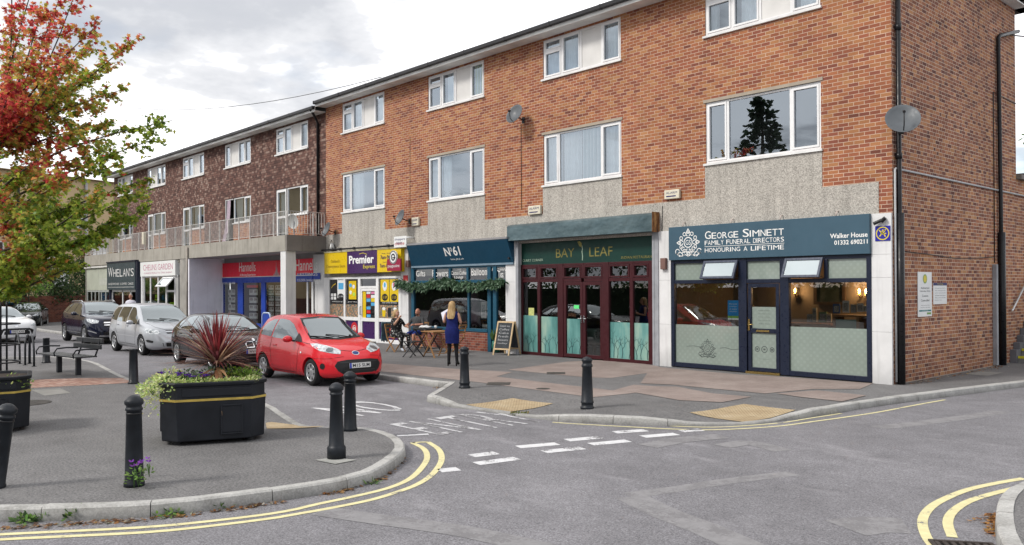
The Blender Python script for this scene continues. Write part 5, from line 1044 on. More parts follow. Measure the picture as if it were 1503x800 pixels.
for px0, px1, cols in ((331,349,1),(361,383,1),(393,413,2)):
    for c_ in range(cols):
        for r_ in range(4 if cols == 1 else 7):
            a = FX(px0+(px1-px0)*(.22 if cols == 1 else .06+.5*c_),.12); b = FX(px0+(px1-px0)*(.78 if cols == 1 else .44+.5*c_),.12); zz = (.62+.36*r_) if cols == 1 else .5+.24*r_; hh = .26 if cols == 1 else .2
            P.quad((a,.12,zz),(b,.12,zz),(b,.12,zz+hh),(a,.12,zz+hh),0)
            for q in (0,1): m_ = (b-a)*.5; P.quad((a+m_*q+m_*.15,.117,zz+hh*.42),(a+m_*q+m_*.85,.117,zz+hh*.42),(a+m_*q+m_*.85,.117,zz+hh*.9),(a+m_*q+m_*.15,.117,zz+hh*.9),1)
a, b = FX(362,.12), FX(379,.12); P.quad((a,.12,2.04),(b,.12,2.04),(b,.12,2.16),(a,.12,2.16),2)
P.build('property_cards', [M_signw, mat('card_photo', rough=.6, fn=lambda n: {'c': n.ramp(n.noise(n.pos(), 14, 3), [(.35,(.12,.13,.12)), (.5,(.35,.27,.25)), (.65,(.5,.53,.56))])}), M_hred], hf)
room(hf, XH0+.1, XH1, .3, 3., 2.6, wmat('grey_office', (.15,.15,.145), .9))
# ================================================================== tile-hung block with balcony
tb = thing('tiled_building', 'three-storey block hung with brown clay tiles above a long concrete balcony', 'building', (-35,3.7,0))
XL = -48.6; EV2 = 9.0; D2 = 5.328; WW = 2.855
bays = [(-23.77-D2*i-WW, -23.77-D2*i) for i in range(5)]
ZB = 4.06
mb, m2 = MB(), MB(); holes = []
for a, b in bays: holes += [(a,a+.98,ZB,6.29),(a+.98,b,5.10,6.29),(a,b,7.807,8.924)]
wall_holes(mb, XL, XE-.003, ZB, EV2, holes, 0.)
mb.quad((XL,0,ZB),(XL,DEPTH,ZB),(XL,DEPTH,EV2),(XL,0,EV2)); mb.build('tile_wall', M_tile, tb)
for a, b in bays: mb = MB(); mb.box(a+.98, b+.0, -.006, .03, ZB, 5.06); mb.build('brick_spandrel', M_brick, tb)
mb = MB(); mb.quad((XL,1.3,ZB),(XE,1.3,ZB),(XE,1.3,EV2),(XL,1.3,EV2)); mb.quad((XL,.02,7.),(XE,.02,7.),(XE,1.3,7.),(XL,1.3,7.)); mb.build('inner_wall', M_room, tb)
random.seed(11)
for i, (a, b) in enumerate(bays):
    window(tb, a, b, 7.807, 8.924, [UC, [(0,.22,'case'),(.22,.52,'panel'),(.52,.76,'case'),(.76,1,'case')]][i % 2], [(0,.5,0),(.8,1,0)] if i%2 == 0 else [(.55,.76,0)])
    window(tb, a+.985, b, 5.105, 6.285, [(0,.62,'fix'),(.62,1,'case')], [[(.7,1,0)],[(0,.4,0),(.66,1,0)],[(.1,.5,0)],[(0,1,0)],[]][i], sill=True)
    if i == 1:   # the open balcony door with a curtain blowing out
        fb = MB(); frame(fb, a, a+.97, ZB, 6.285, .05, .03, .10); f = fb.build('door_frame', M_upvc, tb); c = MB()
        vs = []
        for k in range(14):
            for q in range(8): vs.append((a+.42+.03*k+.12*sin(q*.6)*(q/7), -.05-.25*(q/7)**1.5+.03*sin(k*1.9), 6.2-2.05*q/7))
        c.add(vs, [(k*8+q,(k+1)*8+q,(k+1)*8+q+1,k*8+q+1) for k in range(13) for q in range(7)], 0, True); c.build('curtain', wmat('lilac_curtain', (.42,.34,.40), .9, .1, 8), f)
    else:
        fb, gb = MB(), MB(); frame(fb, a, a+.97, ZB+.01, 6.285, .05, .03, .10); frame(fb, a+.055, a+.915, ZB+.06, 6.23, .07, .016, .085); fb.box(a+.12,a+.85,.02,.08,5.03,5.12); d = fb.build('balcony_door', M_upvc, tb)
        gb.quad((a+.12,.06,ZB+.12),(a+.85,.06,ZB+.12),(a+.85,.06,6.17),(a+.12,.06,6.17)); gb.build('glass', M_gup, d); c = MB(); drape(c, a+.1,a+.88,ZB+.05,6.25,.2,ph=i); c.build('curtain', M_curt, d)
eave(tb, XL-.2, XE-.012, EV2-.0, EAVE+.95)
# balcony slab, railing
mb, m2 = MB(), MB(); YBF = YB2
nxt = XL; k = 0; xsplit = [XL]
while xsplit[-1] < -23.2: xsplit.append(min(xsplit[-1]+5.2, -22.42))
if xsplit[-1] < -22.42: xsplit[-1] = -22.42
for a, b in zip(xsplit, xsplit[1:]): mb.box(a+.006,b-.006,YBF,YBF+.16,3.44,4.06)
sl = mb.build('balcony_slab', M_conc, tb)
mb = MB(); mb.box(-32.3,-22.3,.1,.25,2.5,4.05); mb.build('recess_wall', wmat('soffit_grey', (.36,.355,.36), .8, .15, 1.5), tb)
mb = MB(); mb.box(XL,-22.42,YBF+.165,-.003,3.86,4.04); mb.build('balcony_floor', M_conc, tb)
mb = MB(); mb.box(-22.425,-22.30,YBF+.002,-.002,3.445,4.062); mb.build('balcony_end', M_concd, tb)
mb = MB(); mb.quad((XL,YBF+.17,3.44),(-22.43,YBF+.17,3.44),(-22.43,.0,3.44),(XL,.0,3.44)); mb.build('balcony_soffit', wmat('soffit_grey', (.50,.495,.49), .8, .15, 1.5), tb)
M_rail = wmat('flaking_white_rail', (.55,.54,.52), .6, .3, 6)
def railing(parent, a, b, posts=3):
    m = MB(); a, b = Vector(a), Vector(b); L_ = (b-a).length; d = (b-a)/L_
    m.bar(a+Vector((0,0,.93)), b+Vector((0,0,.93)), .04, .022); m.bar(a+Vector((0,0,.08)), b+Vector((0,0,.08)), .03, .015)
    k = int(L_/.118)
    for i in range(k+1):
        p = a+d*(L_*i/k); big = i % 9 == 0; w_ = .042 if big else .015
        m.bar(p+Vector((0,0,.0 if big else .08)), p+Vector((0,0,.93)), w_, w_, up=(1,0,0))
    return m.build('railing_panel', M_rail, parent)
for a, b in zip(xsplit, xsplit[1:]): railing(tb, (a+.03,YBF+.07,4.06), (b-.03,YBF+.07,4.06))
railing(tb, (-22.37,YBF+.07,4.06), (-22.37,-.06,4.06))
# ground floor pieces under the balcony
def col_(label, x0, x1, y0, y1, zt, m=M_pil):
    mb = MB(); mb.box(x0,x1,y0,y1,-.05,zt); return tag(mb.build('column', m), label, 'column')
col_('white square column holding the balcony corner in front of the estate agent', -22.86, -22.43, YBF+.02, YBF+.44, 3.44)
mb = MB(); mb.box(-32.1-.25,-32.1,YBF+.05,.05,-.05,3.43); mb.box(-33.2,-32.352,YBF+.02,YBF+.3,-.05,3.43,1); tag(mb.build('recess_wall', [M_lilac, wmat('grey_stone_pier', (.30,.285,.26), .85, .25, 2)]), 'pale lilac side wall of the recess beside the estate agent', 'wall')
mb = MB(); xq = FX(275,YBF-.05); mb.tube([(xq,YBF-.06,3.95),(xq,YBF-.06,.0)], .05, 8); tag(mb.build('downpipe', wmat('beige_pipe', (.30,.27,.235), .7, .25)), 'beige downpipe down the stone pier right of the takeaway', 'downpipe')
mb = MB(); xq = FX(466.5,-.08); zt_ = 9.0; mb.tube([(xq+.25,-OV-.05,zt_+.12),(xq+.1,-.25,zt_-.12),(xq+.02,-.07,zt_-.35),(xq,-.07,4.1)], .05, 8); tag(mb.build('downpipe', M_blackpipe), 'black downpipe with a swan neck where tiles meet orange brick', 'downpipe')
xm0 = FX(437,-.3); t = thing('satellite_dish', 'pale dish seen from behind standing on the balcony', 'satellite dish', (xm0,-.5,4.06), 0, 'satellite dishes on the walls'); mb = MB(); mb.lathe([(0,0),(.12,.01),(.24,.05),(.30,.085)], (0,0,0), 18); mb.xf(Matrix.Translation((xm0,-.45,4.75)) @ Matrix.Rotation(radians(100),4,'X') @ Matrix.Rotation(radians(20),4,'Y')); mb.build('bowl', wmat('pale_dish', (.42,.43,.42), .5), t); mb = MB(); mb.cyl((xm0,-.45,4.06),(xm0,-.45,4.75),.025); mb.build('pole', M_greypipe, t)
# ---- three small shops on the front plane
YS = YBF+.06
def shopbase(name_label, px0, px1):
    x0, x1 = FX(px0,YS), FX(px1,YS); return thing('shopfront', name_label, 'shopfront', ((x0+x1)/2,YS,0), 0, 'shopfronts along the parade'), x0, x1
# Chinese takeaway
sf2, a, b = shopbase('white signed takeaway shopfront with tall windows beside the lilac recess wall', 209, 262)
z0, z1 = 2.66, 3.40
mb = MB(); mb.box(a+.05,b-.1,YS-.12,YS+.1,z0,z1); g = mb.build('fascia_sign', M_signw, sf2)
L = MB(); text(L, 'CHEUNS GARDEN', xz(a+(b-a)*.10,a+(b-a)*.92,z0+.30,z0+.60,YS-.124)); text(L, 'CHINESE MEALS TO TAKE AWAY', xz(a+(b-a)*.12,a+(b-a)*.9,z0+.12,z0+.2,YS-.124)); L.build('lettering', wmat('faded_pink', (.50,.22,.30), .6, .3, 8), g)
fb = MB(); fr4 = [0,.04,.25,.47,.69,.92,1.]; xs = [a+(b-a)*q for q in fr4]
for x, w_ in ((xs[0],.12),(xs[1]+.1,.04),(xs[2],.05),(xs[3],.05),(xs[4],.07),(xs[5],.07)): fb.box(x-w_,x+w_,YS-.03,YS+.05,0,z0)
fb.box(xs[0],xs[4],YS-.025,YS+.05,.55,.65); fb.box(xs[0],b,YS-.025,YS+.05,z0-.06,z0); fb.box(xs[4],xs[5],YS-.025,YS+.05,1.85,1.95); fb.build('window_frame', M_upvc, sf2)
mb = MB(); mb.box(xs[0],xs[4],YS-.01,YS+.08,-.03,.55); mb.box(xs[5],b,YS-.01,YS+.08,-.03,z0); mb.build('stall_riser', wmat('grey_riser', (.35,.35,.34), .8), sf2)
pane(sf2, 'glass', M_gshop, [(xs[0],xs[4],.65,z0-.06),(xs[4],xs[5],.1,1.85)], YS)
M_ = Matrix.Translation((0,YS-.04,z0-.10)) @ Matrix.Rotation(radians(-40),4,'X'); m = MB(); frame(m, xs[4]-.3, xs[5], -.6, 0, .07, -.05, 0); m.xf(M_); o = m.build('open_fanlight', M_upvc, sf2); m = MB(); m.quad((xs[4]-.24,-.02,-.54),(xs[5]-.06,-.02,-.54),(xs[5]-.06,-.02,-.06),(xs[4]-.24,-.02,-.06)); m.xf(M_); m.build('glass', MATS['fanlight_glass'], o)
P = MB(); M_lime = mat('lime_poster', (.45,.68,.03), .5)
def rr(u0,u1,c,d,mi=0): P.quad((xs[0]+(b-a)*u0,YS+.02,c),(xs[0]+(b-a)*u1,YS+.02,c),(xs[0]+(b-a)*u1,YS+.02,d),(xs[0]+(b-a)*u0,YS+.02,d),mi)
rr(.36,.46,1.55,1.72); rr(.35,.47,1.42,1.5); rr(.76,.88,.55,1.35); rr(.06,.16,.75,1.0,1); P.build('poster', [M_lime, M_signw], sf2)
room(sf2, a+.1, b-.1, YS+.1, YS+2.6, z0, wmat('green_shop_wall', (.10,.13,.07), .9))
mb = MB(); x, z = FA(211,349,YBF-.1); mb.box(x-.14,x+.14,YBF-.16,YBF-.02,z-.35,z+.28); tag(mb.build('alarm_box', M_cream, bevel=.02), 'cream alarm box on the balcony edge above the takeaway sign', 'alarm box', 'alarm boxes on the brick front')
# slate grey shop with white lettering
sf3, a, b = shopbase('slate grey shopfront with white capital lettering and open white framed doors', 163, 207)
M_sl = wmat('slate_sign', (.045,.062,.070), .5, .12, 2); z0, z1 = 1.98, 3.50
mb = MB(); mb.box(a,b-.25,YS-.22,YS+.1,z0,z1-.02); mb.box(a-.05,b-.15,YS-.25,YS+.1,z1-.02,z1+.06,1); mb.box(b-.25,b+.02,YS-.20,YS+.1,0,z1-.025,1); mb.box(a-.02,a+.25,YS-.12,YS+.1,0,z0,1); g = mb.build('fascia_sign', [M_sl, M_navyf], sf3)
L = MB(); caps(L, "Whelan's", a+.18, b-.40, z0+.72, .52, .42, YS-.226, False); text(L, 'SANDWICHES  COFFEE  CAKES', xz(a+.25,b-.5,z0+.26,z0+.38,YS-.225)); L.quad((a+.2,YS-.225,z0+.13),(b-.4,YS-.225,z0+.13),(b-.4,YS-.225,z0+.15),(a+.2,YS-.225,z0+.15)); L.build('lettering', wmat('chalk_white', (.58,.58,.57), .6), g)
fb = MB(); xs = [a+.27, a+(b-a)*.42, a+(b-a)*.68, b-.3]
for x in xs: fb.box(x-.05,x+.05,YS-.03,YS+.04,0,z0)
fb.box(xs[0],xs[3],YS-.03,YS+.04,z0-.12,z0-.003); fb.box(xs[2]-.1,xs[3],YS-.028,YS+.04,0,.1); fb.build('door_frame', M_upvc, sf3)
pane(sf3, 'glass', M_gshop, [(xs[0],xs[2],.05,z0-.1)], YS); room(sf3, a+.2, b-.2, YS+.1, YS+2.4, z0, wmat('brown_shop_wall', (.06,.045,.04), .9))
# pale vacant shop
sf1, a, b = shopbase('vacant shopfront with blank pale green boards at the far left end of the parade', 128, 163)
z0, z1 = 1.95, 3.28
mb = MB(); mb.box(a,b-.02,YS-.03,YS+.1,z0,z1); mb.build('fascia_board', wmat('pale_green_board', (.40,.42,.35), .7, .15, 1.5), sf1); mb = MB(); mb.box(a-.15,b-.02,YS-.14,YS+.1,z1,z1+.09); mb.build('trim', M_pvcgrey, sf1); mb = MB(); mb.box(a+(b-a)*.5,a+(b-a)*.52,YS-.036,YS-.03,z1-.5,z1-.02); mb.box(a+(b-a)*.55,b-.1,YS-.036,YS-.03,z0+.3,z0+.7); mb.build('board_patch', wmat('pale_green_patch', (.44,.455,.40), .7), sf1)
fb = MB()
for u in (0.02,.20,.36,.52,.62,.80,.97): x = a+(b-a)*u; fb.box(x-.06,x+.06,YS-.02,YS+.05,0,z0)
fb.box(a,b,YS-.015,YS+.05,z0-.1,z0); fb.box(a,b,YS-.015,YS+.05,0,.5); fb.build('window_frame', wmat('grey_frame', (.35,.37,.36), .6, .15), sf1); pane(sf1, 'glass', M_gshop, [(a,b,.5,z0-.1)], YS)
P = MB(); x0 = a+(b-a)*.56; P.quad((x0,YS+.02,.7),(x0+1.25,YS+.02,.7),(x0+1.25,YS+.02,1.8),(x0,YS+.02,1.8),0); P.build('poster', [mat('blue_poster', fn=lambda n: {'c': n.ramp(n.noise(n.pos(), 3.5, 3), [(.4,(.02,.12,.32)), (.55,(.05,.28,.55)), (.65,(.45,.5,.5))])}, rough=.5)], sf1)
room(sf1, a+.05, b-.1, YS+.1, YS+2., z0, wmat('grey_empty_wall', (.16,.165,.16), .9))
mb = MB(); mb.box(XL,FX(262,YS),YS+.02,YS+.12,3.28,3.44); mb.box(XL,XL+.1,YS,0,0,3.44); tag(mb.build('shop_lintel', M_conc), 'grey concrete lintel under the balcony above the three small shops', 'lintel')
# ================================================================== boundary wall and what stands behind it
bw = thing('boundary_wall', 'old red brick boundary wall with stone coping beyond the parked cars', 'wall', (-45,-8,0))
pA = Vector((-52.2, -.6)); pB = Vector((-44.5,-9.5)); pC = Vector((-40.,-16.))
def wall_run(mb, a, b, z0a, z1a, z1b, th=.24, mi=0):
    d = (b-a).normalized(); k = Vector((-d.y,d.x))*th/2
    mb.add([(a.x-k.x,a.y-k.y,z0a),(b.x-k.x,b.y-k.y,z0a),(b.x+k.x,b.y+k.y,z0a),(a.x+k.x,a.y+k.y,z0a),(a.x-k.x,a.y-k.y,z1a),(b.x-k.x,b.y-k.y,z1b),(b.x+k.x,b.y+k.y,z1b),(a.x+k.x,a.y+k.y,z1a)],
        [(0,3,2,1),(4,5,6,7),(0,1,5,4),(1,2,6,5),(2,3,7,6),(3,0,4,7)], mi)
pM = pA+(pB-pA)*.50
mb = MB(); wall_run(mb, pA, pM, -.1, 1.62, 1.62); wall_run(mb, pM, pB, -.1, 1.62, 1.36); wall_run(mb, pB, pC, -.1, 1.36, 1.2); mb.build('brickwork', M_oldbrick, bw)
mb = MB(); wall_run(mb, pM, pB, 1.62, 1.72, 1.46, .34); 
o = mb.build('coping', wmat('dark_coping', (.07,.065,.06), .85, .2), bw)
for v in o.data.vertices:
    if abs(v.co.z-1.62) < 1e-4: 
        tt = (Vector((v.co.x,v.co.y))-pM).dot((pB-pM).normalized())/(pB-pM).length; v.co.z = 1.622-.26*max(0,min(1,tt))
x, y = -49.0, -3.9; dW = (pB-pA).normalized(); nW = Vector((-dW.y,dW.x)); 
h = _hit(88,440,1,-4.); q = pA+dW*((Vector((h.x,h.y))-pA).dot(dW)); 
if nW.dot(Vector((CAM.x,CAM.y))-q) < 0: nW = -nW
t = thing('wall_plaque', 'small blue square sign on the red brick boundary wall', 'sign', (q.x,q.y,1.1)); Mq = Matrix(((dW.x,nW.x,0,q.x+nW.x*.13),(dW.y,nW.y,0,q.y+nW.y*.13),(0,0,1,1.12),(0,0,0,1)))
mb = MB(); mb.box(-.33,.33,0,.04,0,.62); mb.xf(Mq); mb.build('board', mat('sign_dark_blue', (.01,.05,.09), .4), t); mb = MB(); mb.box(-.2,.2,.042,.05,.13,.5); mb.xf(Mq); mb.build('symbol', mat('sign_sky_blue', (.07,.35,.62), .4), t)
# cream house behind the wall
ch = thing('cream_house', 'cream rendered house partly hidden behind the tree and the boundary wall', 'house', (-62,-2,0))
M_crm = wmat('cream_render', (.58,.44,.26), .85, .12, .5); hx0, hx1 = Vector((-60.5,4.)), Vector((-52.5,-17.))
dh = (hx1-hx0).normalized(); nh = Vector((dh.y,-dh.x)); 
if nh.dot(Vector((CAM.x,CAM.y))-hx0) < 0: nh = -nh
def Hm(u, v, z): p = hx0+dh*u-nh*v; return (p.x,p.y,z)
mb = MB(); LH = (hx1-hx0).length; mb.add([Hm(0,0,-.1),Hm(LH,0,-.1),Hm(LH,0,10.2),Hm(0,0,10.2),Hm(0,8,-.1),Hm(LH,8,-.1),Hm(LH,8,10.2),Hm(0,8,10.2)], [(0,1,2,3),(1,5,6,2),(5,4,7,6),(4,0,3,7)]); mb.add([Hm(LH,0,10.2),Hm(LH,8,10.2),Hm(LH,4,10.6)], [(0,1,2)]); mb.add([Hm(0,0,10.2),Hm(0,8,10.2),Hm(0,4,10.6)], [(0,1,2)]); mb.build('wall', M_crm, ch)
mb = MB(); mb.add([Hm(-.4,-.4,10.1),Hm(LH+.4,-.4,10.1),Hm(LH+.4,4,10.75),Hm(-.4,4,10.75),Hm(LH+.4,8.4,10.1),Hm(-.4,8.4,10.1)], [(0,1,2,3),(3,2,4,5)]); mb.build('roof', wmat('grey_roof_tile', (.12,.10,.09), .9, .25, 3), ch)
def hwin(u, z, w_, h_):
    f = MB(); f.add([Hm(u-.06,-.02,z-.06),Hm(u+w_+.06,-.02,z-.06),Hm(u+w_+.06,-.02,z+h_+.06),Hm(u-.06,-.02,z+h_+.06)], [(0,1,2,3)]); f.add([Hm(u-.1,-.12,z-.12),Hm(u+w_+.1,-.12,z-.12),Hm(u+w_+.1,0,z-.06),Hm(u-.1,0,z-.06)], [(0,1,2,3)]); o = f.build('window', M_upvc, ch)
    g = MB()
    for s in (0,1): g.add([Hm(u+w_*.5*s+.03,-.03,z),Hm(u+w_*.5*(s+1)-.03,-.03,z),Hm(u+w_*.5*(s+1)-.03,-.03,z+h_),Hm(u+w_*.5*s+.03,-.03,z+h_)], [(0,1,2,3)])
    g.build('pane', glass('far_glass', refl=.15, see=False, body=(.03,.04,.045)), o)
for u, z in ((1.2,2.1),(4.3,2.3),(10.5,2.3),(14,2.2),(1.2,4.2),(5,4.2),(9,4.2),(13,4.2),(17,4.2),(3,6.6),(8,6.6),(13,6.6)): hwin(u, z, 1.1, 1.0)
mb = MB(); mb.tube([Hm(2.9,-.12,10.1),Hm(2.9,-.12,-.1)], .11, 8); mb.build('downpipe', wmat('pale_pipe', (.42,.42,.42), .5), ch); mb = MB(); mb.tube([Hm(8.,-.12,10.1),Hm(8.,-.12,-.1)], .09, 8); mb.build('drainpipe', M_blackpipe, ch)
# overhead telephone wire
mb = MB(); a = _hit(190,158,1,-2.); b = _hit(560,113,1,-.6); mb.tube([a+(b-a)*(i/12)+Vector((0,0,-.5*(1-((i-6)/6)**2))) for i in range(13)], .012, 4); tag(mb.build('telephone_wire', M_gutter), 'thin overhead wire crossing the sky to the roof edge', 'wire')
# ================================================================== street furniture
M_black = mat('bollard_paint', rough=.45, spec=.28, fn=wear((.013,.016,.021), .3, 9, .45, 0, .12))
def dedge(label, loc, h, lean=(0,0), style=0, grp='black cast bollards along the kerbs'):
    k = h/.84; t = thing('bollard', label, 'bollard', loc, random.uniform(0,3), grp)
    if style == 0:   # cast post: plinth, tapered shaft, collars, domed cap
        pr = [(0,.0),(.100,.0),(.100,.035),(.090,.048),(.073,.695),(.083,.70),(.083,.718),(.074,.724),(.074,.742),(.090,.757),(.092,.785),(.082,.797),(.056,.823),(.026,.837),(0,.84)]
    elif style == 3: pr = [(0,0),(.108,0),(.108,.125),(.097,.14),(.088,.15),(.068,.70),(.078,.705),(.078,.72),(.07,.726),(.07,.742),(.085,.757),(.087,.785),(.078,.797),(.052,.823),(.02,.837),(0,.84)]
    elif style == 1:  # slimmer, ring near foot
        pr = [(0,0),(.115,0),(.115,.03),(.098,.04),(.098,.085),(.108,.095),(.108,.115),(.098,.125),(.078,.66),(.092,.675),(.092,.705),(.078,.715),(.078,.75),(.09,.765),(.09,.79),(.06,.82),(.0,.84)]
    else: pr = [(0,0),(.115,0),(.115,.03),(.095,.045),(.080,.80),(.086,.81),(.086,.835),(0,.845)]
    mb = MB(); mb.lathe([(r*(.92 if k < .8 else 1), z*k) for r, z in pr], (0,0,0), 24); o = mb.build('post', M_black, t); o.matrix_parent_inverse = Matrix()
    if style == 0:
        m = MB(); m.lathe([(.070,.66*k),(.078,.665*k),(.078,.675*k),(.070,.68*k)], (0,0,0), 24); o = m.build('collar_band', M_gutter, t); o.matrix_parent_inverse = Matrix()
    t.rotation_euler = (lean[0], lean[1], 0); return t
for px, h, ln, stl, lb in (((197,713),.92,(0,.0),0,'black bollard in front of the planter with purple weeds at its foot'), ((494,673),.89,(0,0),3,'black bollard on a pale concrete footing at the tip of the near pavement'), ((514,632),.83,(0,0),0,'black bollard just behind the one on a pale concrete footing, before the red car'),
        ((682,569.5),.83,(0,0),1,'black bollard on the shop pavement beside the standing woman'), ((862,598.5),.86,(0,0),1,'black bollard on the shop pavement in front of the maroon restaurant doors'), ((196,563),.73,(0,0),2,'black bollard between the bench and the planter'), ((68,532.5),.68,(0,0),2,'short black bollard between the cycle hoops and the bench')):
    x, y = G(*px); dedge(lb, (x,y,PZ(x,y)), h, ln, stl)
x, y = G(-8,716); d_ = AX_R; b = dedge('leaning black bollard cut by the left edge of the photo', (x,y,0), .86, (0,0), 0); ax = Vector((AX_F.x,AX_F.y,0)).normalized(); b.rotation_euler = Matrix.Rotation(radians(9.5),3,ax).to_euler()
# ---------------------------------------------------------------- planters
M_plant = mat('planter_plastic', rough=.5, spec=.28, fn=wear((.013,.015,.020), .35, 4, .5, 0, .1)); M_gold = wmat('gold_band', (.50,.36,.08), .5, .2, 10); M_soil = wmat('soil', (.035,.025,.018), .95, .3, 10)
def planter(label, cx, cy, ang, wx, wy, h):
    t = thing('planter', label, 'planter', (cx,cy,0), ang, 'black street planters'); ch = .19
    def octo(sx, sy, c): return [(-sx+c,-sy),(sx-c,-sy),(sx,-sy+c),(sx,sy-c),(sx-c,sy),(-sx+c,sy),(-sx,sy-c),(-sx,-sy+c)]
    def loft(mb, secs, mi=0):
        n = 8; vs = []
        for z, i in secs: vs += [(x,y,z) for x, y in octo(wx/2-i, wy/2-i, ch)]
        mb.add(vs, [(k*n+j,k*n+(j+1)%n,(k+1)*n+(j+1)%n,(k+1)*n+j) for k in range(len(secs)-1) for j in range(n)], mi)
    mb = MB(); loft(mb, [(.045,.10),(.05,.03),(.06,.02),(h*.70,.0),(h*.705,-.0)]); loft(mb, [(h*.735,.0),(h*.74,.012),(h*.93,.012),(h*.94,-.012),(h*.985,-.018),(h,-.01),(h,.04),(h*.94,.05)])
    mb.add([(x,y,.05) for x, y in octo(wx/2-.03,wy/2-.03,ch)], [tuple(range(8))]); o = mb.build('tub', M_plant, t, .008); o.matrix_parent_inverse = Matrix()
    mb = MB(); loft(mb, [(h*.70,-.006),(h*.737,-.006)]); o = mb.build('gold_band', M_gold, t); o.matrix_parent_inverse = Matrix()
    mb = MB(); mb.add([(x,y,h*.95) for x, y in octo(wx/2-.05,wy/2-.05,ch)], [tuple(range(8))]); o = mb.build('soil', M_soil, t); o.matrix_parent_inverse = Matrix()
    mb = MB()
    for x in (-wx/2+.2, wx/2-.2):
        for y in (-wy/2+.2, wy/2-.2): mb.cyl((x,y,0),(x,y,.05),.06)
    o = mb.build('foot', M_gutter, t); o.matrix_parent_inverse = Matrix()
    mb = MB(); q = wy/2
    mb.box(-wx*.30+.0,wx*.36,-q-.006,-q+.02,h*.77,h*.90); o = mb.build('rim_panel', M_plant, t, .01); o.matrix_parent_inverse = Matrix()
    mb = MB(); mb.box(.09,.33,-q-.004,-q+.02,h*.18,h*.60); frame(mb,.075,.345,h*.15,h*.63,.02,-q-.014,-q+.01); o = mb.build('hatch', M_plant, t, .004); o.matrix_parent_inverse = Matrix()
    mb = MB(); mb.box(-wx/2-.004,-wx/2+.02,-.2,.2,h*.18,h*.60); mb.box(-wx/2-.006,-wx/2+.02,-.3,.3,h*.77,h*.90); o = mb.build('side_panel', M_plant, t, .01); o.matrix_parent_inverse = Matrix()
    return t
pA_, pB_, pC_ = Vector(G(276,655)), Vector(G(391,647)), Vector(G(237,646))
u_ = (pB_-pA_); ang_ = atan2(u_.y,u_.x); PL_W = u_.length+.34; un = u_.normalized(); vn = Vector((-un.y,un.x)); PL_D = 1.18; PL_H = .80
PLC = (pA_+pB_)/2 + un*(-.16) + vn*(PL_D/2); planter('black octagonal planter with gold band holding a red spiky cordyline', PLC.x, PLC.y, ang_, PL_W, PL_D, PL_H)
q_ = Vector(G(-28,642)); PL2_ = Vector((q_.x-.35, q_.y+.55))-Vector((AX_R.x,AX_R.y))*.58; planter('second black planter with gold band cut by the left edge of the photo', PL2_.x, PL2_.y, ang_+radians(8), 1.25, 1.1, .78); PL2 = Vector((q_.x-.35, q_.y+.55))-Vector((AX_R.x,AX_R.y))*.50
# ---------------------------------------------------------------- bench
bx, by = G(100,552); q1 = Vector(G(87,546.5)); q2 = Vector(G(115,550.5)); bang = atan2((q2-q1).y,(q2-q1).x); c_ = (q1+q2)/2
bn = thing('bench', 'black metal and slat street bench with open backrest', 'bench', (c_.x,c_.y,0), bang)
M_bslat = wmat('bench_slat', (.035,.038,.042), .4, .25, 8, coat=.2); 
def lp(mb, name, m, parent, bev=0.): o = mb.build(name, m, parent, bev); o.matrix_parent_inverse = wm(parent).inverted() @ wm(parent) if 0 else Matrix(); return o
BL = (q2-q1).length
for x in (-BL/2, BL/2): mb = MB(); mb.box(x-.05,x+.05,-.05,.05,0,.42); lp(mb, 'leg', M_black, bn, .006)
x0, x1 = -BL/2-.62, BL/2+.42
mb = MB()
for i in range(5): mb.box(x0,x1,-.24+i*.1,-.155+i*.1,.42,.455)
lp(mb, 'seat', M_bslat, bn, .006)
for i, z in enumerate((.60,.74)): mb = MB(); mb.box(x0+(.75 if i==0 else .8),x1+.1,.27+.05*i,.31+.05*i,z,z+.105); lp(mb, 'back_slat', M_bslat, bn, .006)
for x in (x0+.02,(x0+x1)/2,x1-.02):
    mb = MB(); mb.tube([(x,-.27,.42),(x,-.29,.50),(x,-.22,.60),(x,.0,.615),(x,.26,.60)], .018, 6); lp(mb, 'armrest', M_black, bn)
for x in ((x0+x1)/2+.1,x1-.05): mb = MB(); mb.tube([(x,.22,.44),(x,.29,.62),(x,.34,.84)], .02, 6); lp(mb, 'back_post', M_black, bn)
# ---------------------------------------------------------------- cycle hoops, tree guard
for k, (pa, pb, lb) in enumerate((((5,535),(15.5,531),'black looped cycle stand nearest the tree guard'), ((22,530),(29,534),'black looped cycle stand second from the tree guard'), ((37,536),(44,533),'black looped cycle stand third from the tree guard'), ((50,538),(43,534),'black looped cycle stand nearest the short bollard'))):
    if k == 0: continue
    a, b_ = Vector(G(*pa)), Vector(G(*pb)); t = thing('cycle_stand', lb, 'cycle stand', ((a.x+b_.x)/2,(a.y+b_.y)/2,0), 0, 'black cycle stands'); hh = .78; mb = MB(); d = (b_-a); r_ = d.length/2; m_ = (a+b_)/2; un_ = d.normalized()
    d = un_*max(r_,.16); a = m_-d; b_ = m_+d; r2 = d.length
    pts = [(a.x,a.y,.0),(a.x,a.y,hh-r2)]+[(m_.x-d.x*cos(q*pi/8),m_.y-d.y*cos(q*pi/8),hh-r2+r2*sin(q*pi/8)) for q in range(1,8)]+[(b_.x,b_.y,hh-r2),(b_.x,b_.y,.0)]
    mb.tube(pts, .026, 8); mb.build('hoop', M_black, t); mb = MB()
    for p in (a,b_): mb.cyl((p.x,p.y,0),(p.x,p.y,.012),.06)
    mb.build('foot', M_black, t)
TREE = Vector(G(-14,560)); 
tg = thing('tree_guard', 'tall black metal tree guard of bars and rings at the left edge', 'tree guard', (TREE.x,TREE.y,0))
p0, p1 = Vector(G(1,556)), Vector(G(10,551)); 
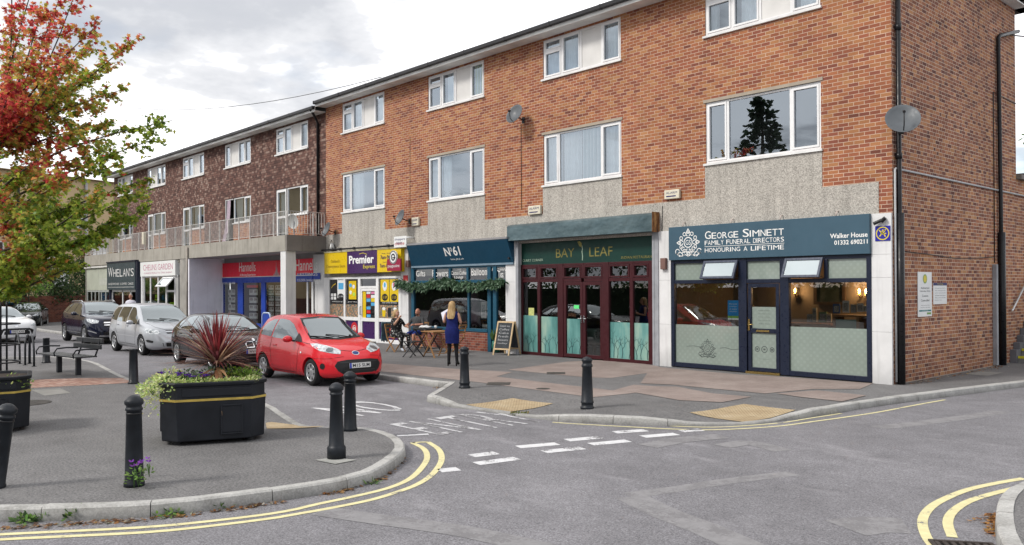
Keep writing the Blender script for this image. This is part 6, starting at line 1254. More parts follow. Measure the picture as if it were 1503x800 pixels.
for p in (p0,p1,TREE*2-p0+Vector((.0,.0)),TREE*2-p1):
    mb = MB(); d = (p-TREE).normalized()*.16; mb.tube([(p.x,p.y,0),(p.x,p.y,1.62),(p.x+d.x*.2,p.y+d.y*.2,1.70),(p.x+d.x,p.y+d.y,1.74)], .022, 6); mb.build('bar', M_black, tg)
rg = (p0-TREE).length
for z in (.42,.80,1.25): 
    mb = MB(); mb.tube([(TREE.x+rg*cos(2*pi*i/20),TREE.y+rg*sin(2*pi*i/20),z) for i in range(21)], .016, 6); mb.build('ring', M_black, tg)
# ---------------------------------------------------------------- cafe furniture
M_fold = wmat('folding_wood', (.34,.18,.075), .55, .25, 14); M_drk = wmat('dark_steel', (.03,.03,.032), .45, .2)
def fold_table(label, x, y, rz, w_=.62, h=.74, m=None):
    t = thing('folding_table', label, 'table', (x,y,0), rz, 'folding cafe tables'); mb = MB()
    for i in range(6): mb.box(-w_/2,w_/2,-w_/2+i*w_/6,-w_/2+(i+1)*w_/6-.008,h-.022,h)
    mb.box(-w_/2+.04,-w_/2+.08,-w_/2+.03,w_/2-.03,h-.05,h-.024); mb.box(w_/2-.08,w_/2-.04,-w_/2+.03,w_/2-.03,h-.05,h-.024); lp(mb, 'tabletop', m or M_fold, t)
    for s in (-1,1):
        for q in (-1,1): mb = MB(); mb.bar((q*w_*.46,s*w_*.40,0),(-q*w_*.42,s*w_*.34,h-.04),.035,.022); lp(mb, 'leg', m or M_fold, t)
    mb = MB(); mb.bar((w_*.40,-w_*.4,.12),(w_*.40,w_*.4,.12),.025,.02); mb.bar((-w_*.40,-w_*.4,.12),(-w_*.40,w_*.4,.12),.025,.02); lp(mb, 'stretcher', m or M_fold, t); return t
def fold_chair(label, x, y, rz, back=True, m=None):
    m = m or M_fold; t = thing('folding_chair', label, 'chair', (x,y,0), rz, 'folding cafe chairs'); mb = MB()
    for i in range(5): mb.box(-.2,.2,-.2+i*.08,-.2+i*.08+.068,.44,.46)
    lp(mb, 'seat', m, t)
    for s in (-1,1):
        mb = MB(); mb.bar((s*.20,-.22,0),(s*.20,.20,.45),.022,.035,up=(1,0,0)); lp(mb, 'leg', m, t); mb = MB(); mb.bar((s*.175,.26,0),(s*.175,-.20,.45),.022,.035,up=(1,0,0)); lp(mb, 'leg', m, t)
        if back: mb = MB(); mb.bar((s*.20,.18,.43),(s*.20,.30,.86),.022,.035,up=(1,0,0)); lp(mb, 'back_post', m, t)
    if back:
        mb = MB()
        for z in (.62,.74,.84): mb.box(-.19,.19,.245+(z-.62)*.28,.265+(z-.62)*.28,z-.025,z+.025)
        lp(mb, 'backrest', m, t)
    return t
TF = Vector(G(641,524)); TB = Vector(G(611,517))
fold_table('wooden folding table with nothing on it, beside the standing woman', TF.x, TF.y, radians(-4), .66, .75)
fold_table('dark folding table between the seated woman and the seated man', TB.x+.12, TB.y+.35, radians(3), .7, .73, M_drk)
MANY = -.75; MANX = FX(614,MANY); CW = Vector(G(581,516)); CM = Vector(G(628,505))
CHW = fold_chair('wooden folding chair with the seated blonde woman on it', CW.x, CW.y, radians(92), True)
CHM = fold_chair('wooden folding chair under the bald seated man', MANX, MANY, radians(20), True)
xk, yk = G(650,517); fold_chair('wooden folding chair seen low behind the standing woman', xk+.35, yk+.2, radians(-70), True)
xk, yk = G(607,524); fold_chair('empty dark metal folding chair in front of the dark table', xk, yk, radians(180), False, M_drk)
# things on the tables
def cup(label, x, y, z, m):
    t = thing('cup', label, 'cup', (x,y,z), 0, 'cups on the cafe tables'); mb = MB(); mb.lathe([(0,0),(.03,0),(.042,.09),(.038,.09),(.028,.01),(0,.01)], (0,0,0), 14); lp(mb, 'bowl', m, t); mb = MB(); mb.tube([(.038,0,.07),(.065,0,.06),(.06,0,.03),(.034,0,.025)], .006, 5); lp(mb, 'handle', m, t)
M_china = mat('white_china', (.7,.7,.68), .2)
TX, TY = TB.x+.12, TB.y+.35
cup('white cup left on the dark table near the seated woman', TX-.2, TY-.05, .73, M_china); cup('white cup right on the dark table near the seated man', TX+.2, TY+.16, .73, M_china)
mb = MB(); mb.sph((TX-.02,TY-.08,.775), (.26,.16,.05), 14, 8, 0, lambda u,q: q+Vector((.01*sin(u.x*9),.0,.018*sin(u.x*7+u.y*5)))); tag(mb.build('paper_bag', wmat('crumpled_paper', (.58,.58,.58), .8, .15, 12)), 'crumpled white paper bag lying on the dark table', 'bag')
# coat on the chair back, red round board behind
mb = MB(); cx, cy = CW.x-.40, CW.y-.06; vs = []
for i in range(9):
    a = -1+i/4
    for j in range(10):
        v = j/9; z = .92-.62*v; w_ = .20*(1-.35*v)+.02*sin(v*9+i); vs.append((cx-.02-.10*sin(v*2.2)-.035*cos(a*1.7)+.02*sin(i*2.2+v*4), cy+a*w_, z+.03*sin(i*1.7)*v))
mb.add(vs, [(i*10+j,(i+1)*10+j,(i+1)*10+j+1,i*10+j+1) for i in range(8) for j in range(9)], 0, True); o = mb.build('jacket', wmat('denim_jacket', (.085,.15,.19), .9, .3, 14)); s_ = o.modifiers.new('thick','SOLIDIFY'); s_.thickness = .035; tag(o, 'blue denim jacket hung over the back of the seated woman\'s chair', 'jacket')
# chalkboard A-frame
ax_, ay_ = G(744,520.5); ab = thing('chalkboard', 'wooden framed chalkboard standing open before the white pilaster', 'chalkboard', (ax_,ay_,0), radians(12)); H_ = 1.02
for s, nm in ((-1,'front_panel'),(1,'rear_panel')):
    M_ = Matrix.Translation((0,s*.30,0)) @ Matrix.Rotation(radians(s*15),4,'X'); mb = MB(); frame(mb, -.30, .30, .16, H_, .045, -.014, .014); mb.box(-.30,-.255,-.014,.014,0,.16); mb.box(.255,.30,-.014,.014,0,.16); mb.xf(M_); f = lp(mb, nm, wmat('pale_pine', (.52,.38,.22), .6, .2, 12), ab)
    m = MB(); m.box(-.256,.256,-.006,.006,.205,H_-.045); m.xf(M_); o = m.build('slate', wmat('chalk_slate', (.045,.05,.055), .85, .3, 8), f); o.matrix_parent_inverse = Matrix()
    if s < 0:
        L = MB(); 
        for i, q in enumerate(('Cream tea','Coffee','Cake','Fresh','flowers','today')): text(L, q, lambda u,v,i=i: tuple(M_ @ Vector((-.19+.36*u, -.0095, .85-.105*i+.06*v))))
        o = L.build('lettering', wmat('chalk', (.40,.41,.42), .9), f); o.matrix_parent_inverse = Matrix()
# A-board behind the red car
ox, oy = G(391,505); pb = thing('pavement_sign', 'pale framed pavement sign showing behind the red car', 'pavement sign', (ox,oy,0), radians(0)); mb = MB()
pts = [(-.32,0,.05),(-.32,0,.98),(-.27,0,1.08),(-.18,0,1.12),(.18,0,1.12),(.27,0,1.08),(.32,0,.98),(.32,0,.05)]; mb.tube(pts, .03, 6); mb.bar((-.32,0,.15),(.32,0,.15),.04,.04); lp(mb, 'frame', wmat('pale_blue_frame', (.40,.48,.62), .4), pb); mb = MB(); mb.box(-.29,.29,-.01,.01,.18,1.08); lp(mb, 'panel', M_hblue, pb); mb = MB(); mb.box(-.36,.36,-.25,.25,0,.06); lp(mb, 'base', M_drk, pb)
# ================================================================== vehicles
def carpaint(name, col, metal=.0, rough=.28, coat=.45):
    return mat(name, col, rough, metal, lambda n: {'c': n.mul((*col,1), n.fr(n.noise(n.pos(), 1.5, 4), .3, .7, .97, 1.02)), 'r': n.fr(n.noise(n.pos(), 3., 4), .3, .7, rough-.02, rough+.03)}, coat=coat, spec=.3)
M_cglass = glass('car_glass', refl=.13, see=False, body=(.012,.016,.018), gcol=(.86,.93,.95))
M_sglass = glass('car_side_glass', refl=.09, see=False, body=(.010,.014,.016), gcol=(.85,.92,.95))
M_tyre = wmat('tyre_rubber', (.014,.014,.015), .85, .3, 8); M_rim = mat('alloy_silver', (.50,.51,.52), .28, .75); M_rimdark = mat('rim_shadow', (.012,.012,.013), .6)
M_trim = wmat('black_trim', (.014,.014,.015), .45, .15, 6); M_seam = mat('panel_gap', (.004,.004,.004), .8)
M_lens = mat('headlight_lens', rough=.08, coat=1., fn=lambda n: {'c': n.ramp(n.noise(n.pos(), 14, 3), [(.35,(.22,.25,.27)), (.55,(.55,.58,.60)), (.7,(.75,.77,.78))])}); M_taill = mat('tail_lens', (.35,.01,.01), .1, coat=1.)
M_plate = mat('number_plate', (.66,.66,.64), .4); M_amber = mat('amber_lens', (.5,.16,.01), .2)
def pchip(tab):
    xs = [p[0] for p in tab]; ys = [p[1] for p in tab]; n = len(xs); d = [(ys[i+1]-ys[i])/(xs[i+1]-xs[i]) for i in range(n-1)]; m = [d[0]]
    for i in range(1,n-1): m.append(0 if d[i-1]*d[i] <= 0 else 2*d[i-1]*d[i]/(d[i-1]+d[i]))
    m.append(d[-1])
    def f(x):
        x = min(max(x, xs[0]), xs[-1]); i = 0
        while i < n-2 and x > xs[i+1]: i += 1
        h = xs[i+1]-xs[i]; t = (x-xs[i])/h
        return ys[i]*(2*t**3-3*t*t+1)+h*m[i]*(t**3-2*t*t+t)+ys[i+1]*(-2*t**3+3*t*t)+h*m[i+1]*(t**3-t*t)
    return f
def make_wheel(parent, x, y, z, r, wd, style, side):
    s = 1 if side > 0 else -1; ri = r*.66; h = wd/2
    mb = MB(); mb.lathe([(ri,-h*.9),(ri+.02,-h),(r*.93,-h),(r*.985,-h*.78),(r,-h*.4),(r,h*.4),(r*.985,h*.78),(r*.93,h),(ri+.02,h),(ri,h*.9),(ri*.97,h*.5)], (0,0,0), 32)
    R_ = Matrix.Translation((x,y,z)) @ Matrix.Rotation(-s*pi/2,4,'X'); mb.xf(R_); w_ = mb.build('wheel', M_tyre, parent); w_.matrix_parent_inverse = Matrix()
    mb = MB(); mb.lathe([(0,h*.25),(ri*.98,h*.2),(ri*.99,-h*.8)], (0,0,0), 24, 1); mb.lathe([(ri*.985,h*.55),(ri*1.03,h*.95),(ri*.93,h*.9),(ri*.9,h*.5)], (0,0,0), 28)
    if style == 'cover':
        mb.lathe([(0,h*.78),(ri*.35,h*.82),(ri*.45,h*.72)], (0,0,0), 20); nsp = 7; w0, w1 = ri*.30, ri*.36
    elif style == 'multi': mb.lathe([(0,h*.7),(ri*.22,h*.72),(ri*.26,h*.5)], (0,0,0), 16); nsp = 10; w0, w1 = ri*.10, ri*.10
    else: mb.lathe([(0,h*.7),(ri*.26,h*.72),(ri*.32,h*.45)], (0,0,0), 16); nsp = 5; w0, w1 = ri*.30, ri*.24
    for i in range(nsp):
        a = 2*pi*i/nsp+.2; c_, s_ = cos(a), sin(a); P = lambda rr, tt, zz: (rr*c_-tt*s_, rr*s_+tt*c_, zz)
        r0, r1 = ri*.2, ri*.94; mb.add([P(r0,-w0/2,h*.72),P(r0,w0/2,h*.72),P(r1,w1/2,h*.86),P(r1,-w1/2,h*.86),P(r0,-w0/2,h*.3),P(r0,w0/2,h*.3),P(r1,w1/2,h*.4),P(r1,-w1/2,h*.4)], [(0,1,2,3),(0,4,5,1),(1,5,6,2),(2,6,7,3),(3,7,4,0)])
    mb.xf(R_); o = mb.build('rim', [M_rim, M_rimdark], w_); o.matrix_parent_inverse = Matrix()
    return w_
def make_car(name, label, sp, group='cars parked along the parade'):
    t = thing(name, label, 'car', (0,0,0), 0, group); L = sp['L']; x0 = -L/2
    top, belt, wd, wt, zb = (pchip(sp[k]) for k in ('top','belt','w','wt','zb')); dws = sp.get('dws', .05)
    # stations, dense at the ends
    xs = sorted(set([L*(.5-.5*cos(pi*i/60)) for i in range(61)]+[L*i/50 for i in range(51)])); st = []
    for x in xs:
        if not st or x-st[-1] > .018: st.append(x)
    if L-st[-1] > 1e-4: st.append(L)
    rings = []
    for x in st:
        w_, b, s, tz, q = wd(x), zb(x), belt(x), top(x), wt(x); s = min(s, tz-.02); ws = w_-dws*min(1,(tz-b)/.5); q = min(q, ws-.01); zr = tz-min(.055, .42*(tz-s)); hb = s-b
        half = [(0,b),(.6*w_,b),(w_-.12*min(1,hb/.4),b),(w_-.03,b+.07*hb/.6),(w_-.004,b+.26*hb),(w_,b+.50*hb),(w_-.006,b+.70*hb),(ws+.35*(w_-ws),b+.90*hb),(ws,s),
                (ws+(q-ws)*.30+.012,s+(zr-s)*.33),(ws+(q-ws)*.64+.012,s+(zr-s)*.68),(q,zr),(q*.93,zr+.50*(tz-zr)),(q*.80,zr+.80*(tz-zr)),(q*.45,tz-.004),(0,tz)]
        rings.append([(x,-y,z) for y, z in half]+[(x,y,z) for y, z in half[-2:0:-1]])
    nr = len(rings[0]); vs = [p for r in rings for p in r]; fs = [(i*nr+j,(i+1)*nr+j,(i+1)*nr+(j+1)%nr,i*nr+(j+1)%nr) for i in range(len(rings)-1) for j in range(nr)]
    fs += [tuple(range(nr)), tuple(range((len(rings)-1)*nr, len(rings)*nr))[::-1]]
    vs = [(x+x0,y,z) for x, y, z in vs]
    me = bpy.data.meshes.new('body'); me.from_pydata(vs, [], fs); bm = bmesh.new(); bm.from_mesh(me); bmesh.ops.recalc_face_normals(bm, faces=bm.faces); bmesh.ops.triangulate(bm, faces=[f for f in bm.faces if len(f.verts) > 4]); bvh = BVHTree.FromBMesh(bm); bm.to_mesh(me); bm.free()
    # wheel arches
    ob = bpy.data.objects.new('tmp', me); COL.objects.link(ob); cut = MB(); RW = sp['R']
    for xw in sp['wheels']:
        for s in (-1,1): cut.cyl((xw+x0,s*(sp['hw']-.34),RW*.98),(xw+x0,s*(sp['hw']+.3),RW*.98), RW+.05, n=36)
    cm = bpy.data.meshes.new('cut'); cm.from_pydata(cut.v, [], cut.f); bm = bmesh.new(); bm.from_mesh(cm); bmesh.ops.remove_doubles(bm, verts=bm.verts, dist=1e-5); bmesh.ops.recalc_face_normals(bm, faces=bm.faces); bm.to_mesh(cm); bm.free()
    co = bpy.data.objects.new('cut', cm); COL.objects.link(co); md = ob.modifiers.new('b','BOOLEAN'); md.object = co; md.operation = 'DIFFERENCE'; md.solver = 'EXACT'
    bpy.context.view_layer.update(); nm = bpy.data.meshes.new_from_object(ob.evaluated_get(bpy.context.evaluated_depsgraph_get())); bpy.data.objects.remove(ob); bpy.data.objects.remove(co); nm.name = 'body'
    nm.materials.clear(); nm.materials.append(sp['paint']); nm.materials.append(M_trim)
    for p in nm.polygons:
        c = p.center; p.material_index = 0
        for xw in sp['wheels']:
            d = sqrt((c.x-xw-x0)**2+(c.z-RW*.98)**2)
            if d < RW+.046 and abs(c.y) < sp['hw']-.0: p.material_index = 1
        if c.z < .24 and abs(p.normal.z) > .8: p.material_index = 1
        if sp.get('clad') and c.z < sp['clad'] and p.material_index == 0 and sp['wheels'][0]-.3 < c.x-x0 < sp['wheels'][1]+.3: p.material_index = 1
        p.use_smooth = True
    nm.set_sharp_from_angle(angle=radians(38))
    body = link('body', nm, t); body.matrix_parent_inverse = Matrix()
    # -------- decals projected on the body
    def cast(o, d):
        h = bvh.ray_cast(Vector(o)-Vector((x0,0,0))*0, Vector(d)); return h
    def proj(kind, a, b, sg, off):
        if kind == 'side': o = Vector((a+x0, sg*2, b)); d = Vector((0,-sg,0))
        elif kind == 'front': o = Vector((L/2+2, a, b)); d = Vector((-1,0,0))
        elif kind == 'rear': o = Vector((-L/2-2, a, b)); d = Vector((1,0,0))
        elif kind == 'top': o = Vector((a+x0, b, 3)); d = Vector((0,0,-1))
        else:
            f = radians(kind); n_ = Vector((cos(f), sg*sin(f),0)); tv = Vector((-sin(f), sg*cos(f),0)); o = Vector((L/2,0,b))+tv*a+n_*2; d = -n_
        h = bvh.ray_cast(o, d)
        if h[0] is None:
            h = bvh.find_nearest(o+d*2)
        nrm = h[1]; nrm = nrm if nrm.dot(d) < 0 else -nrm
        return h[0]+nrm*off
    def patch_(nm_, poly, kind, m, sgs=(-1,1), off=.004, parent=None, sub=3):
        for sg in sgs:
            bm = bmesh.new(); f = bm.faces.new([bm.verts.new((p[0],p[1],0)) for p in poly]); bmesh.ops.triangulate(bm, faces=bm.faces)
            for _ in range(sub): bmesh.ops.subdivide_edges(bm, edges=[e for e in bm.edges if e.calc_length() > .06], cuts=1); bmesh.ops.triangulate(bm, faces=[f for f in bm.faces if len(f.verts) > 3])
            for v in bm.verts: v.co = proj(kind, v.co.x, v.co.y, sg, off)
            bmesh.ops.recalc_face_normals(bm, faces=bm.faces); me = bpy.data.meshes.new(nm_); bm.to_mesh(me); bm.free(); me.materials.append(m)
            for p in me.polygons: p.use_smooth = True
            o = link(nm_, me, parent or t); o.matrix_parent_inverse = Matrix(); last = o
        return last
    def seam(pts, kind, m=M_seam, w_=.011, sgs=(-1,1), nm_='panel_gap', off=.003):
        mb = MB()
        for sg in sgs:
            q = []
            for a, b in zip(pts, pts[1:]):
                k = max(1, int(sqrt((a[0]-b[0])**2+(a[1]-b[1])**2)/.06)); q += [(a[0]+(b[0]-a[0])*i/k, a[1]+(b[1]-a[1])*i/k) for i in range(k)]
            q.append(pts[-1]); vs = []
            for i, p in enumerate(q):
                a, b = q[max(i-1,0)], q[min(i+1,len(q)-1)]; dx, dy = b[0]-a[0], b[1]-a[1]; l = sqrt(dx*dx+dy*dy) or 1
                for s in (-1,1): vs.append(proj(kind, p[0]-dy/l*w_/2*s, p[1]+dx/l*w_/2*s, sg, off))
            mb.add(vs, [(2*i,2*i+1,2*i+3,2*i+2) for i in range(len(q)-1)], 0, True)
        o = mb.build(nm_, m, body); o.matrix_parent_inverse = Matrix(); return o
    sp['detail'](t, body, patch_, seam, proj, x0, L)
    for xw in sp['wheels']:
        for s in (-1,1): make_wheel(t, xw+x0, s*(sp['hw']-.115), RW, RW, sp.get('tw',.2), sp['rim'], s)
    mm, mx, my, mz = sp['mirror']
    for s in (-1,1):
        mb = MB(); mb.sph((mx+x0, s*my, mz), (.075,.115,.075), 14, 9, 0, lambda u,q: q+Vector((.03*max(0,u.x)-.0,0,-.01*abs(u.y)))); mb.tube([(mx+x0+.03,s*(my-.16),mz-.055),(mx+x0,s*(my-.05),mz-.03)], .022, 6, 1); o = mb.build('mirror', [mm, M_trim], t); o.matrix_parent_inverse = Matrix()
    return t
def plate_text(t, s, x, y, z, w_=.52, h=.11, rake=0.):
    mb = MB(); mb.box(-.008,.0,-w_/2,w_/2,-h/2,h/2); M_ = Matrix.Translation((x,y,z)) @ Matrix.Rotation(-rake,4,'Y'); mb.xf(M_); o = mb.build('number_plate', M_plate, t); o.matrix_parent_inverse = Matrix()
    L = MB(); text(L, s, lambda u,v: tuple(M_ @ Vector((.002, -w_*.36+w_*.8*u, -h*.32+h*.64*v))), 0, bold=.012); L.quad(*[tuple(M_ @ Vector((.002,-w_/2+a,b))) for a, b in ((0,-h/2),(.045,-h/2),(.045,h/2),(0,h/2))], 1); L.build('lettering', [M_ink, mat('plate_blue', (.02,.05,.4), .4)], o).matrix_parent_inverse = Matrix()
def wipers(t, proj, cow, z):
    mb = MB()
    for y0, y1, z1 in ((.35,-.22,z+.07),(-.12,-.62,z+.05)):
        a = proj('front', y0, z, 1, .012); b = proj('front', y1, z1, 1, .02); mb.tube([a,(a+b)/2+Vector((.01,0,.01)),b], .011, 5)
    mb.build('wiper', M_trim, t).matrix_parent_inverse = Matrix()
def handles(t, proj, pts, m):
    for s in (-1,1):
        for x, z in pts:
            a = proj('side', x-.075, z, s, .012); b = proj('side', x+.075, z+.004, s, .012); mb = MB(); mb.bar(a, b, .03, .026); o = mb.build('door_handle', m, t, .006); o.matrix_parent_inverse = Matrix()
def ell(cx, cy, rx, ry, n=14): return [(cx+rx*cos(2*pi*i/n), cy+ry*sin(2*pi*i/n)) for i in range(n)]
# ---------------------------------------------------------------- small red hatchback
P_red = carpaint('red_car_paint', (.62,.012,.022), 0, .25)
def ka_detail(t, body, patch_, seam, proj, x0, L):
    patch_('windscreen', [(-.64,.985),(0,.955),(.64,.985),(.60,1.12),(.535,1.36),(.50,1.425),(0,1.452),(-.50,1.425),(-.535,1.36),(-.60,1.12)], 'front', M_trim, (1,), .004)
    patch_('windscreen_glass', [(-.60,1.01),(0,.985),(.60,1.01),(.57,1.12),(.505,1.35),(.47,1.39),(0,1.415),(-.47,1.39),(-.505,1.35),(-.57,1.12)], 'front', M_cglass, (1,), .009)
    patch_('side_window', [(1.02,.985),(1.10,.97),(2.05,.935),(2.36,.93),(2.30,.99),(2.05,1.16),(1.84,1.295),(1.6,1.375),(1.3,1.40),(1.13,1.395),(1.05,1.2)], 'side', M_sglass)
    patch_('rear_side_window', [(.38,1.06),(.45,1.02),(.96,.99),(1.0,1.2),(1.06,1.385),(.85,1.375),(.62,1.31),(.46,1.2)], 'side', M_sglass)
    patch_('quarter_trim', [(2.10,.925),(2.50,.915),(2.36,1.01),(2.18,1.11)], 'side', M_trim, off=.0055)
    patch_('rear_window', [(-.5,.98),(.5,.98),(.46,1.33),(-.46,1.33)], 'rear', M_sglass, (1,))
    patch_('headlight', [(.39,.685),(.55,.705),(.80,.76),(1.00,.845),(1.09,.90),(.95,.905),(.72,.865),(.50,.80),(.40,.75)], 42, M_lens, off=.006)
    for s in (-1,1): pass
    patch_('headlight_core', ell(.62,.775,.075,.045), 42, mat('lamp_core', (.10,.12,.13), .1, coat=1.), off=.010)
    patch_('grille', [(-.50,.34),(-.40,.275),(.40,.275),(.50,.34),(.56,.45),(.50,.54),(.30,.565),(-.30,.565),(-.50,.54),(-.56,.45)], 'front', M_trim, (1,), .006)
    for z in (.33,.50): patch_('grille_bar', [(-.46,z),(.46,z),(.46,z+.022),(-.46,z+.022)], 'front', mat('grille_grey', (.03,.03,.032), .35), (1,), .013)
    patch_('fog_lamp', ell(.74,.44,.06,.065), 42, M_trim, off=.006)
    patch_('badge', ell(0,.695,.075,.032), 'front', mat('badge_blue', (.03,.06,.2), .2, .3), (1,), .008); patch_('badge_rim', ell(0,.695,.09,.043), 'front', M_chrome, (1,), .005)
    p = proj('front', 0, .445, 1, 0); plate_text(t, 'M15 SLM', p.x+.03, -.0, .445, rake=.05)
    patch_('tail_light', [(.05,.72),(.16,.70),(.30,.80),(.34,1.02),(.24,1.08),(.14,.95)], 'side', M_taill)
    seam([(1.02,1.0),(1.0,.75),(1.06,.42),(1.14,.26),(1.5,.245),(2.2,.245),(2.30,.30),(2.36,.50),(2.37,.72),(2.42,.92)], 'side'); seam([(2.48,.925),(2.75,.90),(3.02,.88)], 'side', w_=.009)
    seam([(-.66,.965),(-.60,.86),(-.44,.775),(-.1,.735),(.1,.735),(.44,.775),(.60,.86),(.66,.965)], 'front', w_=.008, sgs=(1,)); seam([(.32,.635),(.6,.60),(1.0,.60)], 42, w_=.006)
    handles(t, proj, [(1.22,.80)], P_red); wipers(t, proj, 0, .985)
    mb = MB(); a = Vector((x0+1.75,0,1.48)); mb.tube([a,a+Vector((-.16,0,.20))], [.006,.003], 5); mb.build('aerial', M_trim, t).matrix_parent_inverse = Matrix()
    patch_('repeater', ell(2.52,.70,.035,.02), 'side', M_lens, off=.006)
KA = dict(L=3.62, hw=.83, R=.288, tw=.185, wheels=(.62,2.92), rim='cover', paint=P_red, mirror=(P_red,2.12,.93,.985),
    top=[(0,.62),(.03,.78),(.10,.95),(.20,1.17),(.32,1.36),(.45,1.435),(.8,1.49),(1.25,1.505),(1.65,1.488),(1.92,1.43),(2.2,1.27),(2.5,1.085),(2.66,.995),(2.8,.955),(3.1,.885),(3.32,.79),(3.48,.67),(3.58,.55),(3.62,.46)],
    belt=[(0,.60),(.1,.86),(.3,1.0),(.8,.975),(1.6,.925),(2.4,.885),(2.7,.89),(3.1,.825),(3.32,.72),(3.5,.60),(3.62,.42)],
    w=[(0,.62),(.06,.70),(.2,.775),(.6,.825),(1.2,.808),(1.9,.808),(2.6,.828),(3.0,.828),(3.25,.785),(3.42,.69),(3.54,.56),(3.60,.45),(3.62,.40)],
    wt=[(0,.55),(.2,.60),(.5,.57),(1.2,.575),(1.92,.57),(2.3,.61),(2.68,.70),(3.1,.66),(3.35,.55),(3.55,.38),(3.62,.30)],
    zb=[(0,.32),(.15,.22),(.5,.19),(3.1,.18),(3.4,.185),(3.55,.21),(3.62,.26)], detail=ka_detail)
def put(t, px_front, px_rear, sp, side=-1):
    # near-side wheel contact points in the photo give place and heading
    a, b = Vector(R(*px_front)), Vector(R(*px_rear)); d = (a-b).normalized(); wb = sp['wheels'][1]-sp['wheels'][0]; mid = (a+b)/2
    lat = Vector((-d.y,d.x))*(sp['hw']-.115); xc = (sp['wheels'][0]+sp['wheels'][1])/2 - sp['L']/2
    c = mid + lat*(-side) - d*xc; t.location = (c.x, c.y, ROAD+.003); t.rotation_euler = (0,0,atan2(d.y,d.x)); return (a-b).length/wb
car_ka = make_car('red_car', 'small red three-door hatchback parked nearest the planter', KA); print('ka', put(car_ka, (461,566), (391,554), KA))
# ---------------------------------------------------------------- generic five-door details
def five(fr, sl, rear3=True):
    pass
P_bmw = carpaint('graphite_car_paint', (.006,.0065,.008), .0, .10, .2)
def bmw_detail(t, body, patch_, seam, proj, x0, L):
    patch_('windscreen', [(-.70,1.02),(0,.99),(.70,1.02),(.60,1.30),(.56,1.37),(0,1.395),(-.56,1.37),(-.60,1.30)], 'front', M_cglass, (1,), .006)
    patch_('front_side_window', [(1.80,.985),(2.55,.955),(2.78,.955),(2.62,1.10),(2.38,1.25),(2.15,1.335),(1.88,1.355)], 'side', M_sglass); patch_('rear_side_window', [(.92,1.01),(1.74,.985),(1.82,1.355),(1.5,1.35),(1.2,1.30)], 'side', M_sglass); patch_('rear_quarter_window', [(.55,1.05),(.86,1.015),(1.12,1.285),(.85,1.22)], 'side', M_sglass)
    patch_('rear_window', [(-.5,1.03),(.5,1.03),(.46,1.27),(-.46,1.27)], 'rear', M_sglass, (1,))
    patch_('headlight', [(.50,.665),(.70,.65),(.98,.72),(1.10,.80),(.92,.80),(.62,.765),(.50,.73)], 42, M_lens, off=.006)
    for s in (-1,1): patch_('grille', [(s*.03,.60),(s*.22,.60),(s*.24,.68),(s*.19,.74),(s*.05,.74)], 'front', M_trim, (1,), .010); seam([(s*.03,.60),(s*.22,.60),(s*.24,.68),(s*.19,.74),(s*.05,.74),(s*.03,.60)], 'front', M_chrome, .018, (1,), 'grille_rim', .012)
    patch_('intake', [(-.62,.28),(.62,.28),(.66,.42),(.40,.45),(-.40,.45),(-.66,.42)], 'front', M_trim, (1,), .006)
    p = proj('front', 0, .50, 1, 0); plate_text(t, 'WV15 AOK', p.x+.02, 0, .50)
    patch_('tail_light', [(.05,.80),(.2,.78),(.42,.88),(.30,.96),(.12,.93)], 'side', M_taill)
    seam([(1.78,1.0),(1.76,.6),(1.82,.30),(2.68,.29),(2.76,.5),(2.80,.95)], 'side'); seam([(1.78,.30),(1.30,.30),(1.16,.52),(.92,.74),(.90,1.0)], 'side'); seam([(.9,.845),(2.0,.83),(3.1,.80)], 'side', mat('crease_highlight_grey', (.10,.10,.105), .2, coat=1.), .02, off=.003, nm_='crease_highlight')  # pale strip painted along the side as the crease highlight
    seam([(.56,1.045),(.9,1.0),(1.8,.972),(2.80,.942)], 'side', M_chrome, .014, nm_='chrome_strip', off=.006)
    handles(t, proj, [(1.93,.83),(1.08,.86)], P_bmw); wipers(t, proj, 0, 1.02); patch_('badge', ell(0,.785,.04,.035), 'front', M_chrome, (1,), .008)
BMW = dict(L=4.33, hw=.883, R=.320, wheels=(.78,3.47), rim='multi', paint=P_bmw, mirror=(P_bmw,2.58,1.0,1.0),
    top=[(0,.70),(.04,.86),(.12,.99),(.3,1.13),(.55,1.30),(.8,1.375),(1.4,1.425),(1.9,1.425),(2.35,1.355),(2.7,1.20),(3.0,1.045),(3.12,1.0),(3.5,.955),(3.9,.89),(4.12,.81),(4.25,.69),(4.33,.54)],
    belt=[(0,.66),(.12,.92),(.5,.99),(1.5,.97),(2.6,.935),(3.1,.93),(3.6,.88),(4.1,.75),(4.25,.62),(4.33,.48)],
    w=[(0,.68),(.08,.77),(.3,.85),(.8,.88),(1.6,.868),(2.4,.868),(3.3,.882),(3.6,.88),(3.95,.83),(4.15,.74),(4.27,.62),(4.33,.50)],
    wt=[(0,.6),(.3,.66),(.7,.58),(1.4,.58),(2.1,.58),(2.6,.64),(3.1,.76),(3.6,.74),(4.0,.64),(4.25,.48),(4.33,.38)],
    zb=[(0,.36),(.2,.25),(.6,.20),(3.7,.19),(4.1,.19),(4.27,.21),(4.33,.26)], detail=bmw_detail)
car_bmw = make_car('black_car', 'graphite black five-door hatchback parked behind the small red car', BMW); put(car_bmw, (322,545.0), (258,532.0), BMW)
P_sil = carpaint('silver_car_paint', (.40,.415,.44), .45, .3)
